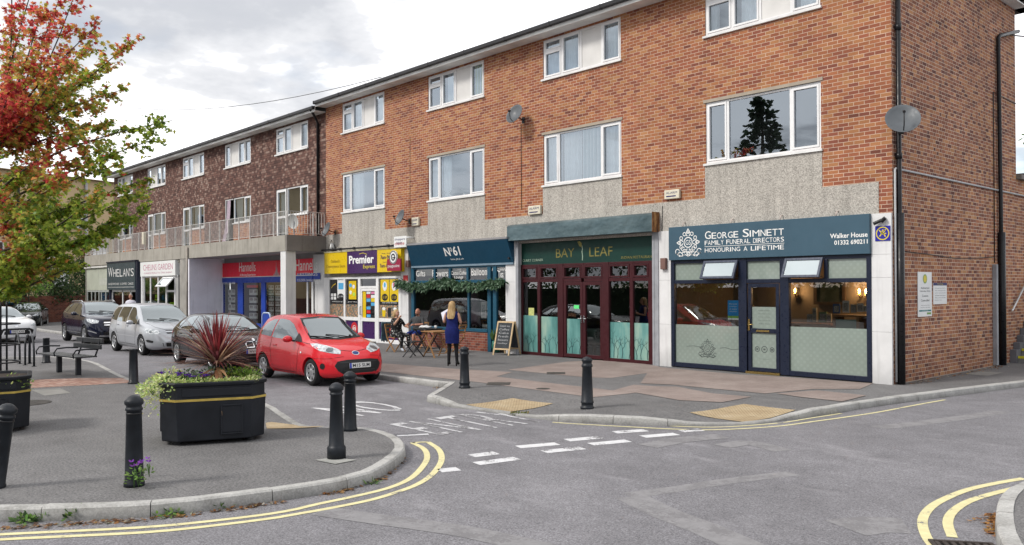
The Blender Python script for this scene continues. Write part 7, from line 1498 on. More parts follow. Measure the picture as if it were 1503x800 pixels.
def zaf_detail(t, body, patch_, seam, proj, x0, L):
    patch_('windscreen', [(-.74,1.07),(0,1.03),(.74,1.07),(.62,1.42),(.58,1.535),(0,1.565),(-.58,1.535),(-.62,1.42)], 'front', M_cglass, (1,), .006)
    patch_('front_side_window', [(2.0,1.02),(2.86,.985),(3.02,.985),(2.85,1.18),(2.52,1.42),(2.35,1.50),(2.08,1.515)], 'side', M_sglass); patch_('rear_side_window', [(1.05,1.04),(1.93,1.02),(2.01,1.52),(1.16,1.515)], 'side', M_sglass); patch_('rear_quarter_window', [(.34,1.10),(.97,1.05),(1.07,1.51),(.62,1.49),(.46,1.38)], 'side', M_sglass); patch_('quarter_glass', [(2.95,.98),(3.28,.975),(3.05,1.15)], 'side', M_trim)
    patch_('rear_window', [(-.55,1.08),(.55,1.08),(.5,1.46),(-.5,1.46)], 'rear', M_sglass, (1,))
    patch_('headlight', [(.52,.70),(.70,.67),(1.0,.73),(1.16,.84),(1.05,.875),(.72,.83),(.54,.78)], 42, M_lens, off=.006); patch_('headlight_core', ell(.82,.765,.06,.04), 42, MATS['lamp_core'], off=.010)
    patch_('grille', [(-.36,.70),(.36,.70),(.40,.78),(.36,.80),(-.36,.80),(-.40,.78)], 'front', M_trim, (1,), .006); seam([(-.40,.755),(.40,.755)], 'front', M_chrome, .035, (1,), 'grille_bar', .012)
    patch_('intake', [(-.50,.30),(.50,.30),(.54,.42),(-.54,.42)], 'front', M_trim, (1,), .006); patch_('fog_recess', [(.72,.42),(.95,.44),(1.02,.50),(.9,.52),(.70,.48)], 42, M_trim, off=.006)
    p = proj('front', 0, .56, 1, 0); plate_text(t, 'FD57 ZRK', p.x+.02, 0, .56)
    patch_('tail_light', [(.06,.85),(.2,.83),(.32,1.02),(.28,1.30),(.16,1.10)], 'side', M_taill)
    seam([(1.98,1.03),(1.96,.6),(2.0,.33),(2.92,.32),(2.98,.55),(3.02,.97)], 'side'); seam([(1.96,.33),(1.38,.33),(1.22,.6),(1.02,.78),(1.01,1.05)], 'side'); seam([(1.15,.60),(2.9,.585)], 'side', mat('silver_strip', (.45,.46,.48), .3, .4), .03, nm_='rubbing_strip', off=.008)
    handles(t, proj, [(2.12,.90),(1.20,.92)], P_sil); wipers(t, proj, 0, 1.07); seam([(-.74,1.04),(-.62,.90),(-.40,.83),(.40,.83),(.62,.90),(.74,1.04)], 'front', w_=.008, sgs=(1,))
ZAF = dict(L=4.47, hw=.90, R=.322, wheels=(.82,3.52), rim='five', paint=P_sil, mirror=(P_sil,2.86,1.02,1.04),
    top=[(0,.75),(.05,1.0),(.12,1.17),(.25,1.43),(.4,1.56),(.8,1.615),(1.6,1.635),(2.3,1.60),(2.65,1.50),(3.0,1.30),(3.35,1.10),(3.5,1.045),(3.8,.985),(4.1,.90),(4.28,.78),(4.40,.63),(4.47,.48)],
    belt=[(0,.70),(.1,.98),(.5,1.02),(1.8,.99),(2.9,.955),(3.4,.955),(3.8,.90),(4.15,.77),(4.36,.60),(4.47,.44)],
    w=[(0,.70),(.08,.80),(.3,.87),(.8,.90),(1.6,.885),(2.5,.885),(3.4,.90),(3.7,.895),(4.05,.85),(4.25,.75),(4.40,.60),(4.47,.48)],
    wt=[(0,.6),(.2,.68),(.5,.64),(1.4,.63),(2.2,.62),(2.8,.68),(3.4,.79),(3.8,.76),(4.1,.65),(4.35,.48),(4.47,.36)],
    zb=[(0,.36),(.2,.26),(.6,.21),(3.7,.20),(4.2,.20),(4.38,.22),(4.47,.27)], detail=zaf_detail)
car_zaf = make_car('silver_people_carrier', 'silver people carrier parked between the black hatchback and the dark blue 4x4', ZAF); print('zaf', put(car_zaf, (212.5,521.7), (171,514.9), ZAF))
P_blu = carpaint('midnight_blue_paint', (.004,.006,.022), .1, .16)
def suv_detail(t, body, patch_, seam, proj, x0, L):
    patch_('windscreen', [(-.74,1.18),(0,1.15),(.74,1.18),(.62,1.48),(.58,1.56),(0,1.585),(-.58,1.56),(-.62,1.48)], 'front', M_cglass, (1,), .006)
    patch_('front_side_window', [(1.95,1.14),(2.78,1.11),(2.98,1.11),(2.75,1.32),(2.45,1.48),(2.25,1.54),(2.02,1.545)], 'side', M_sglass); patch_('rear_side_window', [(1.05,1.16),(1.88,1.14),(1.95,1.545),(1.30,1.53)], 'side', M_sglass); patch_('rear_quarter_window', [(.5,1.24),(.98,1.17),(1.20,1.52),(.78,1.46)], 'side', M_sglass)
    patch_('rear_window', [(-.55,1.15),(.55,1.15),(.5,1.48),(-.5,1.48)], 'rear', M_sglass, (1,))
    patch_('headlight', [(.58,.82),(.80,.80),(1.08,.88),(1.16,.97),(.98,.98),(.70,.94),(.58,.90)], 42, M_lens, off=.006)
    patch_('grille', [(-.42,.66),(.42,.66),(.50,.78),(.44,.93),(-.44,.93),(-.50,.78)], 'front', M_trim, (1,), .006)
    for z in (.74,.83): seam([(-.46,z),(.46,z)], 'front', M_chrome, .045, (1,), 'grille_bar', .014)
    patch_('badge', ell(0,.79,.09,.09), 'front', M_chrome, (1,), .02); patch_('intake', [(-.60,.36),(.60,.36),(.62,.48),(-.62,.48)], 'front', M_trim, (1,), .006)
    seam([(-.62,.33),(0,.31),(.62,.33)], 'front', M_rim, .06, (1,), 'skid_plate', .012); seam([(.60,.44),(.80,.50),(1.02,.53)], 42, M_rim, .04, nm_='bumper_trim', off=.012)
    p = proj('front', 0, .56, 1, 0); plate_text(t, 'FH66 VNB', p.x+.02, 0, .56); patch_('tail_light', [(.06,.95),(.25,.93),(.42,1.06),(.3,1.12),(.14,1.1)], 'side', M_taill)
    seam([(1.92,1.15),(1.90,.7),(1.95,.42),(2.9,.41),(2.98,.65),(3.04,1.10)], 'side'); seam([(1.90,.42),(1.45,.42),(1.30,.65),(1.04,.85),(1.02,1.16)], 'side'); seam([(1.2,.44),(3.2,.42)], 'side', M_rim, .03, nm_='sill_trim', off=.008); seam([(.5,1.225),(1.0,1.155),(1.9,1.122),(3.0,1.092)], 'side', M_chrome, .016, nm_='chrome_strip', off=.006)
    handles(t, proj, [(2.05,1.0),(1.15,1.02)], P_blu); wipers(t, proj, 0, 1.18)
    for s in (-1,1): mb = MB(); mb.tube([(x0+.75,s*.62,1.58),(x0+.85,s*.62,1.635),(x0+2.1,s*.60,1.66),(x0+2.3,s*.60,1.60)], .018, 6); mb.build('roof_rail', M_rim, t).matrix_parent_inverse = Matrix()
SUV = dict(L=4.66, hw=.945, R=.365, tw=.23, wheels=(.85,3.72), rim='five', paint=P_blu, mirror=(P_blu,2.80,1.06,1.16), clad=.40,
    top=[(0,.85),(.05,1.05),(.12,1.18),(.3,1.36),(.55,1.52),(.9,1.60),(1.6,1.64),(2.25,1.61),(2.6,1.52),(2.95,1.34),(3.2,1.20),(3.32,1.155),(3.7,1.115),(4.1,1.06),(4.4,.99),(4.56,.86),(4.66,.62)],
    belt=[(0,.80),(.1,1.05),(.5,1.16),(1.8,1.11),(2.9,1.08),(3.3,1.08),(3.8,1.04),(4.3,.93),(4.55,.75),(4.66,.55)],
    w=[(0,.72),(.08,.83),(.3,.91),(.8,.945),(1.6,.925),(2.5,.925),(3.6,.945),(4.0,.93),(4.3,.87),(4.5,.76),(4.62,.63),(4.66,.55)],
    wt=[(0,.62),(.3,.68),(.7,.64),(1.4,.63),(2.2,.62),(2.7,.68),(3.25,.80),(3.8,.79),(4.2,.70),(4.5,.58),(4.66,.44)],
    zb=[(0,.42),(.2,.30),(.6,.25),(3.9,.24),(4.4,.25),(4.58,.28),(4.66,.34)], detail=suv_detail)
car_suv = make_car('blue_suv', 'dark blue 4x4 with roof rails parked behind the silver people carrier', SUV); print('suv', put(car_suv, (128.5,505.0), (98,500.0), SUV))
P_whi = carpaint('white_car_paint', (.66,.67,.68), 0, .25)
def wh_detail(t, body, patch_, seam, proj, x0, L):
    bmw_like = [(1.80,.985),(2.55,.955),(2.78,.955),(2.62,1.10),(2.38,1.25),(2.15,1.335),(1.88,1.355)]
    patch_('windscreen', [(-.70,1.02),(0,.99),(.70,1.02),(.60,1.30),(.56,1.37),(0,1.395),(-.56,1.37),(-.60,1.30)], 'front', M_cglass, (1,), .006); patch_('front_side_window', bmw_like, 'side', M_sglass); patch_('rear_side_window', [(.62,1.03),(1.74,.985),(1.82,1.355),(1.5,1.35),(1.1,1.28)], 'side', M_sglass)
    patch_('headlight', [(.46,.69),(.70,.66),(1.02,.74),(1.12,.83),(.92,.82),(.62,.77)], 42, M_lens, off=.006); patch_('grille', [(-.55,.36),(.55,.36),(.62,.52),(.45,.60),(-.45,.60),(-.62,.52)], 'front', M_trim, (1,), .006); patch_('badge', ell(0,.70,.07,.05), 'front', M_chrome, (1,), .01)
    p = proj('front', 0, .47, 1, 0); plate_text(t, 'YN12 KXB', p.x+.03, 0, .47); seam([(1.78,1.0),(1.76,.6),(1.82,.30),(2.68,.29),(2.76,.5),(2.80,.95)], 'side'); handles(t, proj, [(1.93,.83)], P_whi); wipers(t, proj, 0, 1.02); patch_('tail_light', [(.05,.80),(.2,.78),(.42,.88),(.30,.96),(.12,.93)], 'side', M_taill)
WHI = dict(BMW); WHI.update(paint=P_whi, mirror=(P_whi,2.58,1.0,1.0), rim='multi', detail=wh_detail)
car_w = make_car('white_car', 'white hatchback on the road cut by the left edge of the photo', WHI, 'cars standing by the brick boundary wall'); put(car_w, (9,508), (-72,498), WHI)
P_dk = carpaint('dark_green_black_paint', (.012,.016,.016), 0, .25)
DK = dict(WHI); DK.update(paint=P_dk, mirror=(P_dk,2.58,1.0,1.0))
car_d = make_car('dark_car', 'dark hatchback half hidden behind the white car by the boundary wall', DK, 'cars standing by the brick boundary wall'); car_d.location = (*R(40,480),ROAD+.003); car_d.rotation_euler = (0,0,radians(-20))
# ================================================================== people
def skinmat(name, c): return mat(name, rough=.55, fn=lambda n: {'c': n.mul((*c,1), n.fr(n.noise(n.pos(), 14, 4), .3, .7, .86, 1.1))})
M_skin = skinmat('skin_fair', (.52,.29,.20)); M_skin2 = skinmat('skin_ruddy', (.46,.22,.15)); M_eye = mat('eye_dark', (.02,.015,.012), .2); M_lip = mat('lip', (.30,.09,.08), .5)
def fabric(name, c, sc=18., var=.2): return mat(name, rough=.85, spec=.2, fn=lambda n: {'c': n.mul((*c,1), n.fr(n.noise(n.pos(), sc, 5), .3, .7, 1-var, 1+var)), 'n': n.bump(n.noise(n.pos(), 12, 3), .35, .02)})
def head(mb, c, skin, s=1., eye=2, lip=3):
    def f(u, q):
        q = Vector(q)
        if u.z < 0: q.x *= 1-.28*u.z*u.z; q.y += .012*max(0,u.y)
        if u.y < 0: q.y *= .96
        if u.y > .8 and abs(u.x) < .28: q.y += .020*(1-abs(u.x)/.28)*max(0, 1-abs(u.z+.12)/.30)
        if u.y > .5 and abs(abs(u.x)-.40) < .2 and abs(u.z-.10) < .14: q.y -= .008
        if u.y > .7 and u.z < -.6: q.y += .008
        return q*s
    mb.sph(c, (.074,.095,.115), 20, 14, skin, f); c = Vector(c)
    for sx in (-1,1):
        mb.sph(c+Vector((sx*.031,.083,.010))*s, (.012*s,.006*s,.007*s), 8, 5, eye); mb.sph(c+Vector((sx*.031,.086,.026))*s, (.017*s,.005*s,.003*s), 8, 4, eye)
        mb.sph(c+Vector((sx*.074,-.005,.0))*s, (.010*s,.020*s,.030*s), 8, 6, skin)
    mb.sph(c+Vector((0,.089,-.055))*s, (.024*s,.006*s,.007*s), 8, 5, lip)
def hand(mb, wrist, d, palm_n, side, skin, curl=.6, s=1.):
    # palm then four unequal fingers curling and a thumb from the side of the palm
    d = Vector(d).normalized(); n_ = Vector(palm_n).normalized(); l = d.cross(n_).normalized()*side; n_ = l.cross(d)*side; w_ = Vector(wrist)
    mb.tube([w_-d*.012, w_+d*.03*s, w_+d*.062*s, w_+d*.085*s], [.022*s,.030*s,.034*s,.030*s], 8, skin)
    for k, (o, ln) in enumerate(((-.028,.060),(-.010,.072),(.009,.068),(.027,.054))):
        p = w_+d*.07*s+l*o*s; pts = [p]; a = .15
        for j in range(3): a += curl*.55; p = p+(d*cos(a)+n_*sin(a))*ln*s*(.42,.33,.25)[j]; pts.append(p)
        mb.tube(pts, [.0095*s,.009*s,.008*s,.0065*s], 6, skin)
    p = w_+d*.022*s-l*.026*s; mb.tube([p, p+(d*.5-l*.8+n_*.2).normalized()*.035*s, p+(d*.9-l*.75+n_*.5).normalized()*.062*s], [.012*s,.010*s,.007*s], 6, skin)
def body(parent, name, J, B, mats, headc, skin, flat=(.82,1.46,.74), hands=(), hs=1.):
    idx = {k: i for i, k in enumerate(J)}; me = bpy.data.meshes.new('tmp'); me.from_pydata([J[k][0] for k in J], [(idx[a],idx[b]) for a, b, m in B], []); ob = bpy.data.objects.new('tmp', me); COL.objects.link(ob)
    ob.modifiers.new('skin','SKIN'); sv = me.skin_vertices[0].data if me.skin_vertices else None
    if sv is None:
        bpy.context.view_layer.objects.active = ob; bm = bmesh.new(); bm.from_mesh(me); bm.verts.layers.skin.verify(); bm.to_mesh(me); bm.free(); sv = me.skin_vertices[0].data
    for k in J: r = J[k][1]; sv[idx[k]].radius = (r, r); sv[idx[k]].use_root = (idx[k] == 0)
    ss = ob.modifiers.new('sub','SUBSURF'); ss.levels = 2; ss.render_levels = 2; bpy.context.view_layer.update()
    nm = bpy.data.meshes.new_from_object(ob.evaluated_get(bpy.context.evaluated_depsgraph_get())); bpy.data.objects.remove(ob)
    segs = [(Vector(J[a][0]), Vector(J[b][0]), m) for a, b, m in B]
    def near(c):
        best = (9, 0)
        for a, b, m in segs:
            t = max(0, min(1, (c-a).dot(b-a)/max(1e-9,(b-a).length_squared))); d = (c-a-(b-a)*t).length
            if d < best[0]: best = (d, m)
        return best[1]
    mi = [near(p.center) for p in nm.polygons]; mb = MB(); mb.add([v.co for v in nm.vertices], [], 0)
    for p, m in zip(nm.polygons, mi): mb.f.append(list(p.vertices)); mb.mi.append(m); mb.sm.append(True)
    bpy.data.meshes.remove(nm)
    head(mb, headc, skin, hs)
    for h in hands: hand(mb, *h)
    o = mb.build(name, mats, parent); o.matrix_parent_inverse = Matrix(); return o
def rings(mb, secs, n=20, mi=0, cap=False):
    # secs: (z, rx, ry, cx, cy)
    vs = [(cx+rx*cos(2*pi*i/n), cy+ry*sin(2*pi*i/n), z) for z, rx, ry, cx, cy in secs for i in range(n)]
    mb.add(vs, [(k*n+i,k*n+(i+1)%n,(k+1)*n+(i+1)%n,(k+1)*n+i) for k in range(len(secs)-1) for i in range(n)], mi, True)
    if cap: mb.add(vs[-n:], [tuple(range(n))], mi)
def face_dir(t, d): t.rotation_euler = (0,0,atan2(d[1],d[0])-pi/2)
# ---- standing woman, back to the camera
x, y = G(664,537); wo = thing('person', 'standing blonde woman in a short royal blue dress and black tights holding papers', 'person', (x,y,0)); face_dir(wo, (-.55,.83))
M_tights = fabric('black_tights', (.012,.012,.014)); M_boot = mat('black_boot', (.012,.011,.011), .4)
J = {'pel':((0,0,.92),.125),'sp':((0,.01,1.09),.105),'ch':((0,.0,1.25),.125),'nb':((0,-.01,1.385),.052),'hd':((0,.0,1.47),.045),
     'hl':((-.09,0,.86),.092),'kl':((-.085,.03,.50),.060),'al':((-.10,.0,.13),.038),'tl':((-.105,.12,.035),.034),'hr':((.09,0,.86),.092),'kr':((.10,.02,.50),.060),'ar':((.13,-.03,.13),.038),'tr':((.145,.09,.035),.034),
     'sl':((-.155,0,1.345),.050),'el':((-.225,.02,1.10),.038),'wl':((-.235,.20,1.20),.026),'sr':((.155,0,1.345),.050),'er':((.225,.02,1.09),.038),'wr':((.14,.21,1.14),.026),
     'heel_l':((-.10,-.035,.06),.024),'heel_r':((.13,-.065,.06),.024)}
B = [('pel','sp',1),('sp','ch',1),('ch','nb',0),('nb','hd',0),('pel','hl',4),('hl','kl',4),('kl','al',4),('al','tl',5),('pel','hr',4),('hr','kr',4),('kr','ar',4),('ar','tr',5),('ch','sl',0),('sl','el',0),('el','wl',0),('ch','sr',0),('sr','er',0),('er','wr',0),('al','heel_l',5),('ar','heel_r',5)]
M_royal = fabric('royal_blue_cloth', (.010,.016,.105))
body(wo, 'body', J, B, [M_skin, M_royal, M_eye, M_lip, M_tights, M_boot], (0,.015,1.53), 0, hands=[((-.235,.20,1.20),(.15,.9,.45),(.9,0,.2),1,0,.9,.95),((.14,.21,1.14),(-.8,.5,.2),(0,.3,.9),1,0,.6,.95)], hs=.96)
mb = MB(); rings(mb, [(1.40,.085,.065,0,-.005),(1.385,.135,.082,0,0),(1.35,.182,.095,0,0),(1.30,.172,.112,0,.0),(1.20,.165,.125,0,.012),(1.08,.142,.112,0,.01),(.98,.165,.128,0,0),(.88,.192,.148,0,-.012),(.76,.186,.142,0,-.005),(.62,.178,.128,0,.005),(.575,.180,.128,0,.006)], 24); lp(mb, 'dress', M_royal, wo)
mb = MB(); M_blond = mat('blonde_hair', rough=.55, fn=lambda n: {'c': n.ramp(n.noise(n.vm('MULTIPLY', n.pos(), (40,40,3)), 1., 4), [(.3,(.22,.125,.05)), (.5,(.42,.28,.13)), (.7,(.56,.42,.24))])})
rings(mb, [(1.20,.075,.022,.0,-.125),(1.26,.105,.038,0,-.115),(1.36,.112,.055,0,-.075),(1.46,.095,.075,0,-.042),(1.53,.090,.095,0,-.022),(1.59,.082,.098,0,-.008),(1.635,.055,.072,0,-.002),(1.652,.01,.012,0,0)], 20); lp(mb, 'hair', M_blond, wo)
for s in (-1,1):
    mb = MB(); cx = -.10 if s < 0 else .13; dy = 0 if s < 0 else -.03; mb.lathe([(0,.0),(.016,.0),(.022,.07),(.03,.075)], (cx,-.04+dy,0), 10); lp(mb, 'boot_heel', M_boot, wo)
pp = thing('papers', 'white sheets of paper held at the chest of the standing woman', 'papers', (x,y,1.2)); pp.rotation_euler = wo.rotation_euler; mb = MB()
M_ = Matrix.Translation((-.27,.27,.08)) @ Matrix.Rotation(radians(-28),4,'Y') @ Matrix.Rotation(radians(55),4,'X')
mb.box(-.105,.105,-.15,.15,-.004,.004); mb.xf(M_); lp(mb, 'sheet', wmat('lilac_paper', (.62,.62,.70), .7, .05), pp)
# ---- seated persons
def seated(label, loc, d, mats, top, hairfn, arms, legm=4, shoe=5, headc=(0,.03,1.20), lean=0., skin=0, sleeve=1, hs=1.):
    t = thing('person', label, 'person', loc); face_dir(t, d)
    J = {'pel':((0,0,.56),.135),'sp':((0,.0,.74),.125),'ch':((0,.02,.92),.135),'nb':((0,.02,1.055),.056),'hd':((0,.03,1.13),.047),'hl':((-.10,.06,.535),.095),'kl':((-.13,.42,.51),.068),'al':((-.12,.44,.12),.042),'tl':((-.12,.57,.045),.038),
         'hr':((.10,.06,.535),.095),'kr':((.13,.42,.51),.068),'ar':((.12,.38,.12),.042),'tr':((.13,.51,.045),.038),'sl':((-.175,.02,1.01),.058),'sr':((.175,.02,1.01),.058)}
    J.update(arms); B = [('pel','sp',1),('sp','ch',1),('ch','nb',skin),('nb','hd',skin),('pel','hl',legm),('hl','kl',legm),('kl','al',legm if legm != 4 else 6),('al','tl',shoe),('pel','hr',legm),('hr','kr',legm),('kr','ar',legm if legm != 4 else 6),('ar','tr',shoe),('ch','sl',1),('sl','el',sleeve),('el','wl',skin),('ch','sr',1),('sr','er',sleeve),('er','wr',skin)]
    wl, wr = Vector(J['wl'][0]), Vector(J['wr'][0]); dl = (wl-Vector(J['el'][0])); dr = (wr-Vector(J['er'][0]))
    body(t, 'body', J, B, mats, headc, skin, hands=[(wl,dl,(.3,0,-.9),1,skin,.7,1.),(wr,dr,(-.3,0,-.9),-1,skin,.7,1.)], hs=hs)
    mb = MB(); top(mb); lp(mb, 'top', mats[1], t)
    if hairfn: mb = MB(); m = hairfn(mb); lp(mb, 'hair', m, t)
    return t
M_dots = mat('polka_dot_cloth', rough=.85, fn=lambda n: {'c': n.mix(n.m('LESS_THAN', n.vor(n.pos(), 17), .22), (.012,.012,.014), (.55,.55,.52))}); M_sneak = wmat('pale_trainer', (.42,.45,.50), .6)
def topw(mb): rings(mb, [(.47,.215,.215,0,.06),(.52,.235,.24,0,.05),(.60,.205,.185,0,.02),(.72,.185,.155,0,.0),(.86,.190,.155,0,.015),(.96,.205,.135,0,.02),(1.02,.175,.105,0,.02),(1.055,.075,.065,0,.025)], 22)
def hairw(mb):
    rings(mb, [(1.075,.082,.062,0,-.035),(1.12,.098,.085,0,-.025),(1.20,.094,.10,0,-.01),(1.26,.086,.10,0,.002),(1.31,.058,.072,0,.01),(1.328,.01,.01,0,.01)], 18); return M_blond
seated('seated blonde woman in a black polka dot dress at the dark table', (CW.x+.02,CW.y,.0), (1,.12), [M_skin,M_dots,M_eye,M_lip,M_dots,M_sneak,M_dots], topw, hairw, {'el':((-.25,.14,.79),.044),'wl':((-.14,.36,.79),.030),'er':((.26,.19,.84),.044),'wr':((.09,.24,1.06),.030)}, sleeve=1)
M_polo = fabric('charcoal_polo', (.055,.057,.060)); M_short = fabric('blue_shorts', (.015,.03,.16)); M_shoe2 = wmat('pale_shoe', (.45,.43,.45), .6)
def topm(mb): rings(mb, [(.50,.205,.165,0,.01),(.60,.20,.165,0,.0),(.74,.195,.16,0,.0),(.88,.21,.155,0,.015),(.97,.225,.13,0,.02),(1.03,.19,.10,0,.02),(1.065,.085,.075,0,.025)], 22)
def hairm(mb):
    c = Vector((0,.03,1.20)); mb.sph(c+Vector((0,.080,-.045)), (.036,.020,.012), 10, 6); mb.sph(c+Vector((0,.070,-.085)), (.048,.030,.030), 10, 6); return fabric('dark_beard', (.05,.035,.028), 60)
seated('seated bald bearded man in a charcoal polo shirt and blue shorts', (MANX,MANY,.0), (.28,-.96), [M_skin2,M_polo,M_eye,M_lip,M_short,M_shoe2,M_skin2], topm, hairm, {'el':((-.30,.14,.80),.050),'wl':((-.12,.38,.80),.033),'er':((.30,.14,.80),.050),'wr':((.16,.40,.80),.033)}, skin=0, sleeve=1)
# ---- walking man far away
h = _hit(192,452,1,-3.4); mn = thing('person', 'grey haired man in a pale checked short sleeved shirt walking past the slate grey shop', 'person', (h.x,h.y,0)); face_dir(mn, (.75,-.66))
J = {'pel':((0,0,.96),.135),'sp':((0,.0,1.14),.125),'ch':((0,.02,1.32),.14),'nb':((0,.0,1.47),.058),'hd':((0,.01,1.56),.048),'hl':((-.10,0,.90),.095),'kl':((-.10,.13,.51),.062),'al':((-.10,.10,.10),.042),'tl':((-.10,.24,.05),.038),'hr':((.10,0,.90),.095),'kr':((.10,-.02,.50),.062),'ar':((.10,-.24,.13),.042),'tr':((.10,-.12,.04),.038),
     'sl':((-.19,0,1.42),.058),'el':((-.28,.03,1.14),.045),'wl':((-.16,.24,1.16),.031),'sr':((.19,0,1.42),.058),'er':((.28,.02,1.15),.045),'wr':((.12,.24,1.22),.031)}
B = [('pel','sp',1),('sp','ch',1),('ch','nb',0),('nb','hd',0),('pel','hl',4),('hl','kl',4),('kl','al',4),('al','tl',5),('pel','hr',4),('hr','kr',4),('kr','ar',4),('ar','tr',5),('ch','sl',1),('sl','el',1),('el','wl',0),('ch','sr',1),('sr','er',1),('er','wr',0)]
M_shirt = mat('checked_shirt', rough=.85, fn=lambda n: {'c': n.mix(n.m('MULTIPLY', n.fr(n.m('SINE', n.m('MULTIPLY', n.sep(n.pos())[2], 90)), .2, .6), .4), (.60,.59,.64), (.30,.30,.48))})
body(mn, 'body', J, B, [M_skin2,M_shirt,M_eye,M_lip,fabric('dark_trousers',(.03,.032,.04)),M_boot], (0,.02,1.65), 0, hands=[((-.16,.24,1.16),(.5,.8,.1),(.5,0,-.8),1,0,.7,1.),((.12,.24,1.22),(-.6,.7,.2),(-.4,0,-.8),-1,0,.7,1.)], hs=1.04)
mb = MB(); rings(mb, [(.88,.20,.16,0,0),(1.0,.20,.165,0,.0),(1.14,.185,.155,0,.01),(1.30,.205,.155,0,.02),(1.40,.225,.13,0,.01),(1.455,.17,.095,0,0),(1.49,.08,.07,0,0)], 20); lp(mb, 'shirt', M_shirt, mn)
mb = MB(); rings(mb, [(1.64,.083,.07,0,-.035),(1.69,.084,.098,0,-.008),(1.74,.070,.085,0,.0),(1.772,.03,.04,0,.0),(1.776,.005,.005,0,0)], 16); lp(mb, 'hair', fabric('grey_hair', (.30,.28,.27), 40), mn)
# ================================================================== vegetation
def leafmat(name, att=True, cols=None, rough=.5, trans=.35):
    if name in MATS: return MATS[name]
    m = bpy.data.materials.new(name); m.use_nodes = True; nt = m.node_tree; b = nt.nodes['Principled BSDF']; n = N(nt); b.inputs['Roughness'].default_value = rough; b.inputs['Specular IOR Level'].default_value = .35
    a = n.new('ShaderNodeAttribute'); a.attribute_name = 'leafcol'; c = n.mul(a.outputs['Color'], n.fr(n.noise(n.pos(), 30, 2), .3, .7, 1.0, 1.42)); nt.links.new(c, b.inputs['Base Color'])
    t = n.new('ShaderNodeBsdfTranslucent'); nt.links.new(n.mul(c, 1.6), t.inputs[0]); x = n.new('ShaderNodeMixShader'); x.inputs[0].default_value = .45; out = nt.nodes['Material Output']
    nt.links.new(b.outputs[0], x.inputs[1]); nt.links.new(t.outputs[0], x.inputs[2]); nt.links.new(x.outputs[0], out.inputs[0]); MATS[name] = m; return m
M_leaf = leafmat('leaf')
class Leaves:
    def __init__(s): s.v, s.f, s.c = [], [], []
    def add(s, p, d, n_, size, shape, col, fold=.15):
        d = d.normalized(); l = d.cross(n_)
        if l.length < 1e-4: l = d.cross(Vector((.3,.5,.8)))
        l.normalize(); k = l.cross(d); o = len(s.v)
        for a, b in shape: s.v.append(tuple(p + d*(a*size) + l*(b*size) - k*(abs(b)*fold*size) + k*0)); s.c += [*col, 1.]
        s.f.append(tuple(range(o, o+len(shape))))
    def build(s, name, parent, m=None):
        me = bpy.data.meshes.new(name); me.from_pydata(s.v, [], s.f); a = me.attributes.new('leafcol','FLOAT_COLOR','POINT'); a.data.foreach_set('color', s.c); me.materials.append(m or M_leaf); return link(name, me, parent)
MAPLE = [(0,0),(.10,.28),(.02,.50),(.36,.36),(.52,.62),(.62,.26),(1.0,0),(.62,-.26),(.52,-.62),(.36,-.36),(.02,-.50),(.10,-.28)]
OVAL = [(0,0),(.3,.22),(.65,.22),(1,0),(.65,-.22),(.3,-.22)]
BLADE = [(0,.06),(.5,.09),(1,0),(.5,-.09),(0,-.06)]
def rv(): 
    while 1:
        v = Vector((random.uniform(-1,1),random.uniform(-1,1),random.uniform(-1,1)))
        if .05 < v.length < 1: return v.normalized()
def jit(c, v=.25): k = random.uniform(1-v,1+v); return tuple(max(0,q*k*random.uniform(.9,1.1)) for q in c)
M_bark = mat('bark', rough=.9, fn=lambda n: {'c': n.ramp(n.noise(n.vm('MULTIPLY', n.pos(), (10,10,2.5)), 1.5, 6), [(.3,(.025,.02,.016)), (.55,(.075,.06,.048)), (.75,(.14,.12,.10))]), 'n': n.bump(n.noise(n.vm('MULTIPLY', n.pos(), (12,12,3)), 1.5, 5), .6, .02)})
# ---------------------------------------------------------------- street maple turning red
random.seed(21)
tr = thing('maple_tree', 'street maple with crimson and green leaves overhanging the left edge', 'tree', (TREE.x,TREE.y,0))
TC = Vector((TREE.x,TREE.y,0)); right = Vector((AX_R.x,AX_R.y,0)).normalized(); fwd = Vector((AX_F.x,AX_F.y,0)).normalized(); TD = (TC-Vector((CAM.x,CAM.y,0))).dot(fwd)
PXM = TD/F_PX    # metres per photo pixel at the trunk
wood = MB(); tips = []
def limb(p0, p1, r0, r1, sag=.0, k=7, wob=.06):
    pts = []; rs = []
    off = rv()*wob*(p1-p0).length
    for i in range(k+1):
        t = i/k; pts.append(p0+(p1-p0)*t+off*sin(pi*t)+Vector((0,0,-sag*sin(pi*t)))); rs.append(r0+(r1-r0)*t)
    wood.tube(pts, rs, 6); return pts
def W3(px, py, dep): # photo pixel at a depth offset from the trunk plane
    d = _ray(px, py); return CAM + d*((TD+dep)/Vector((d.x,d.y,0)).dot(fwd))
trunk = limb(TC, TC+Vector((.05,.0,5.6)), .095, .03, 0, 10, .01)
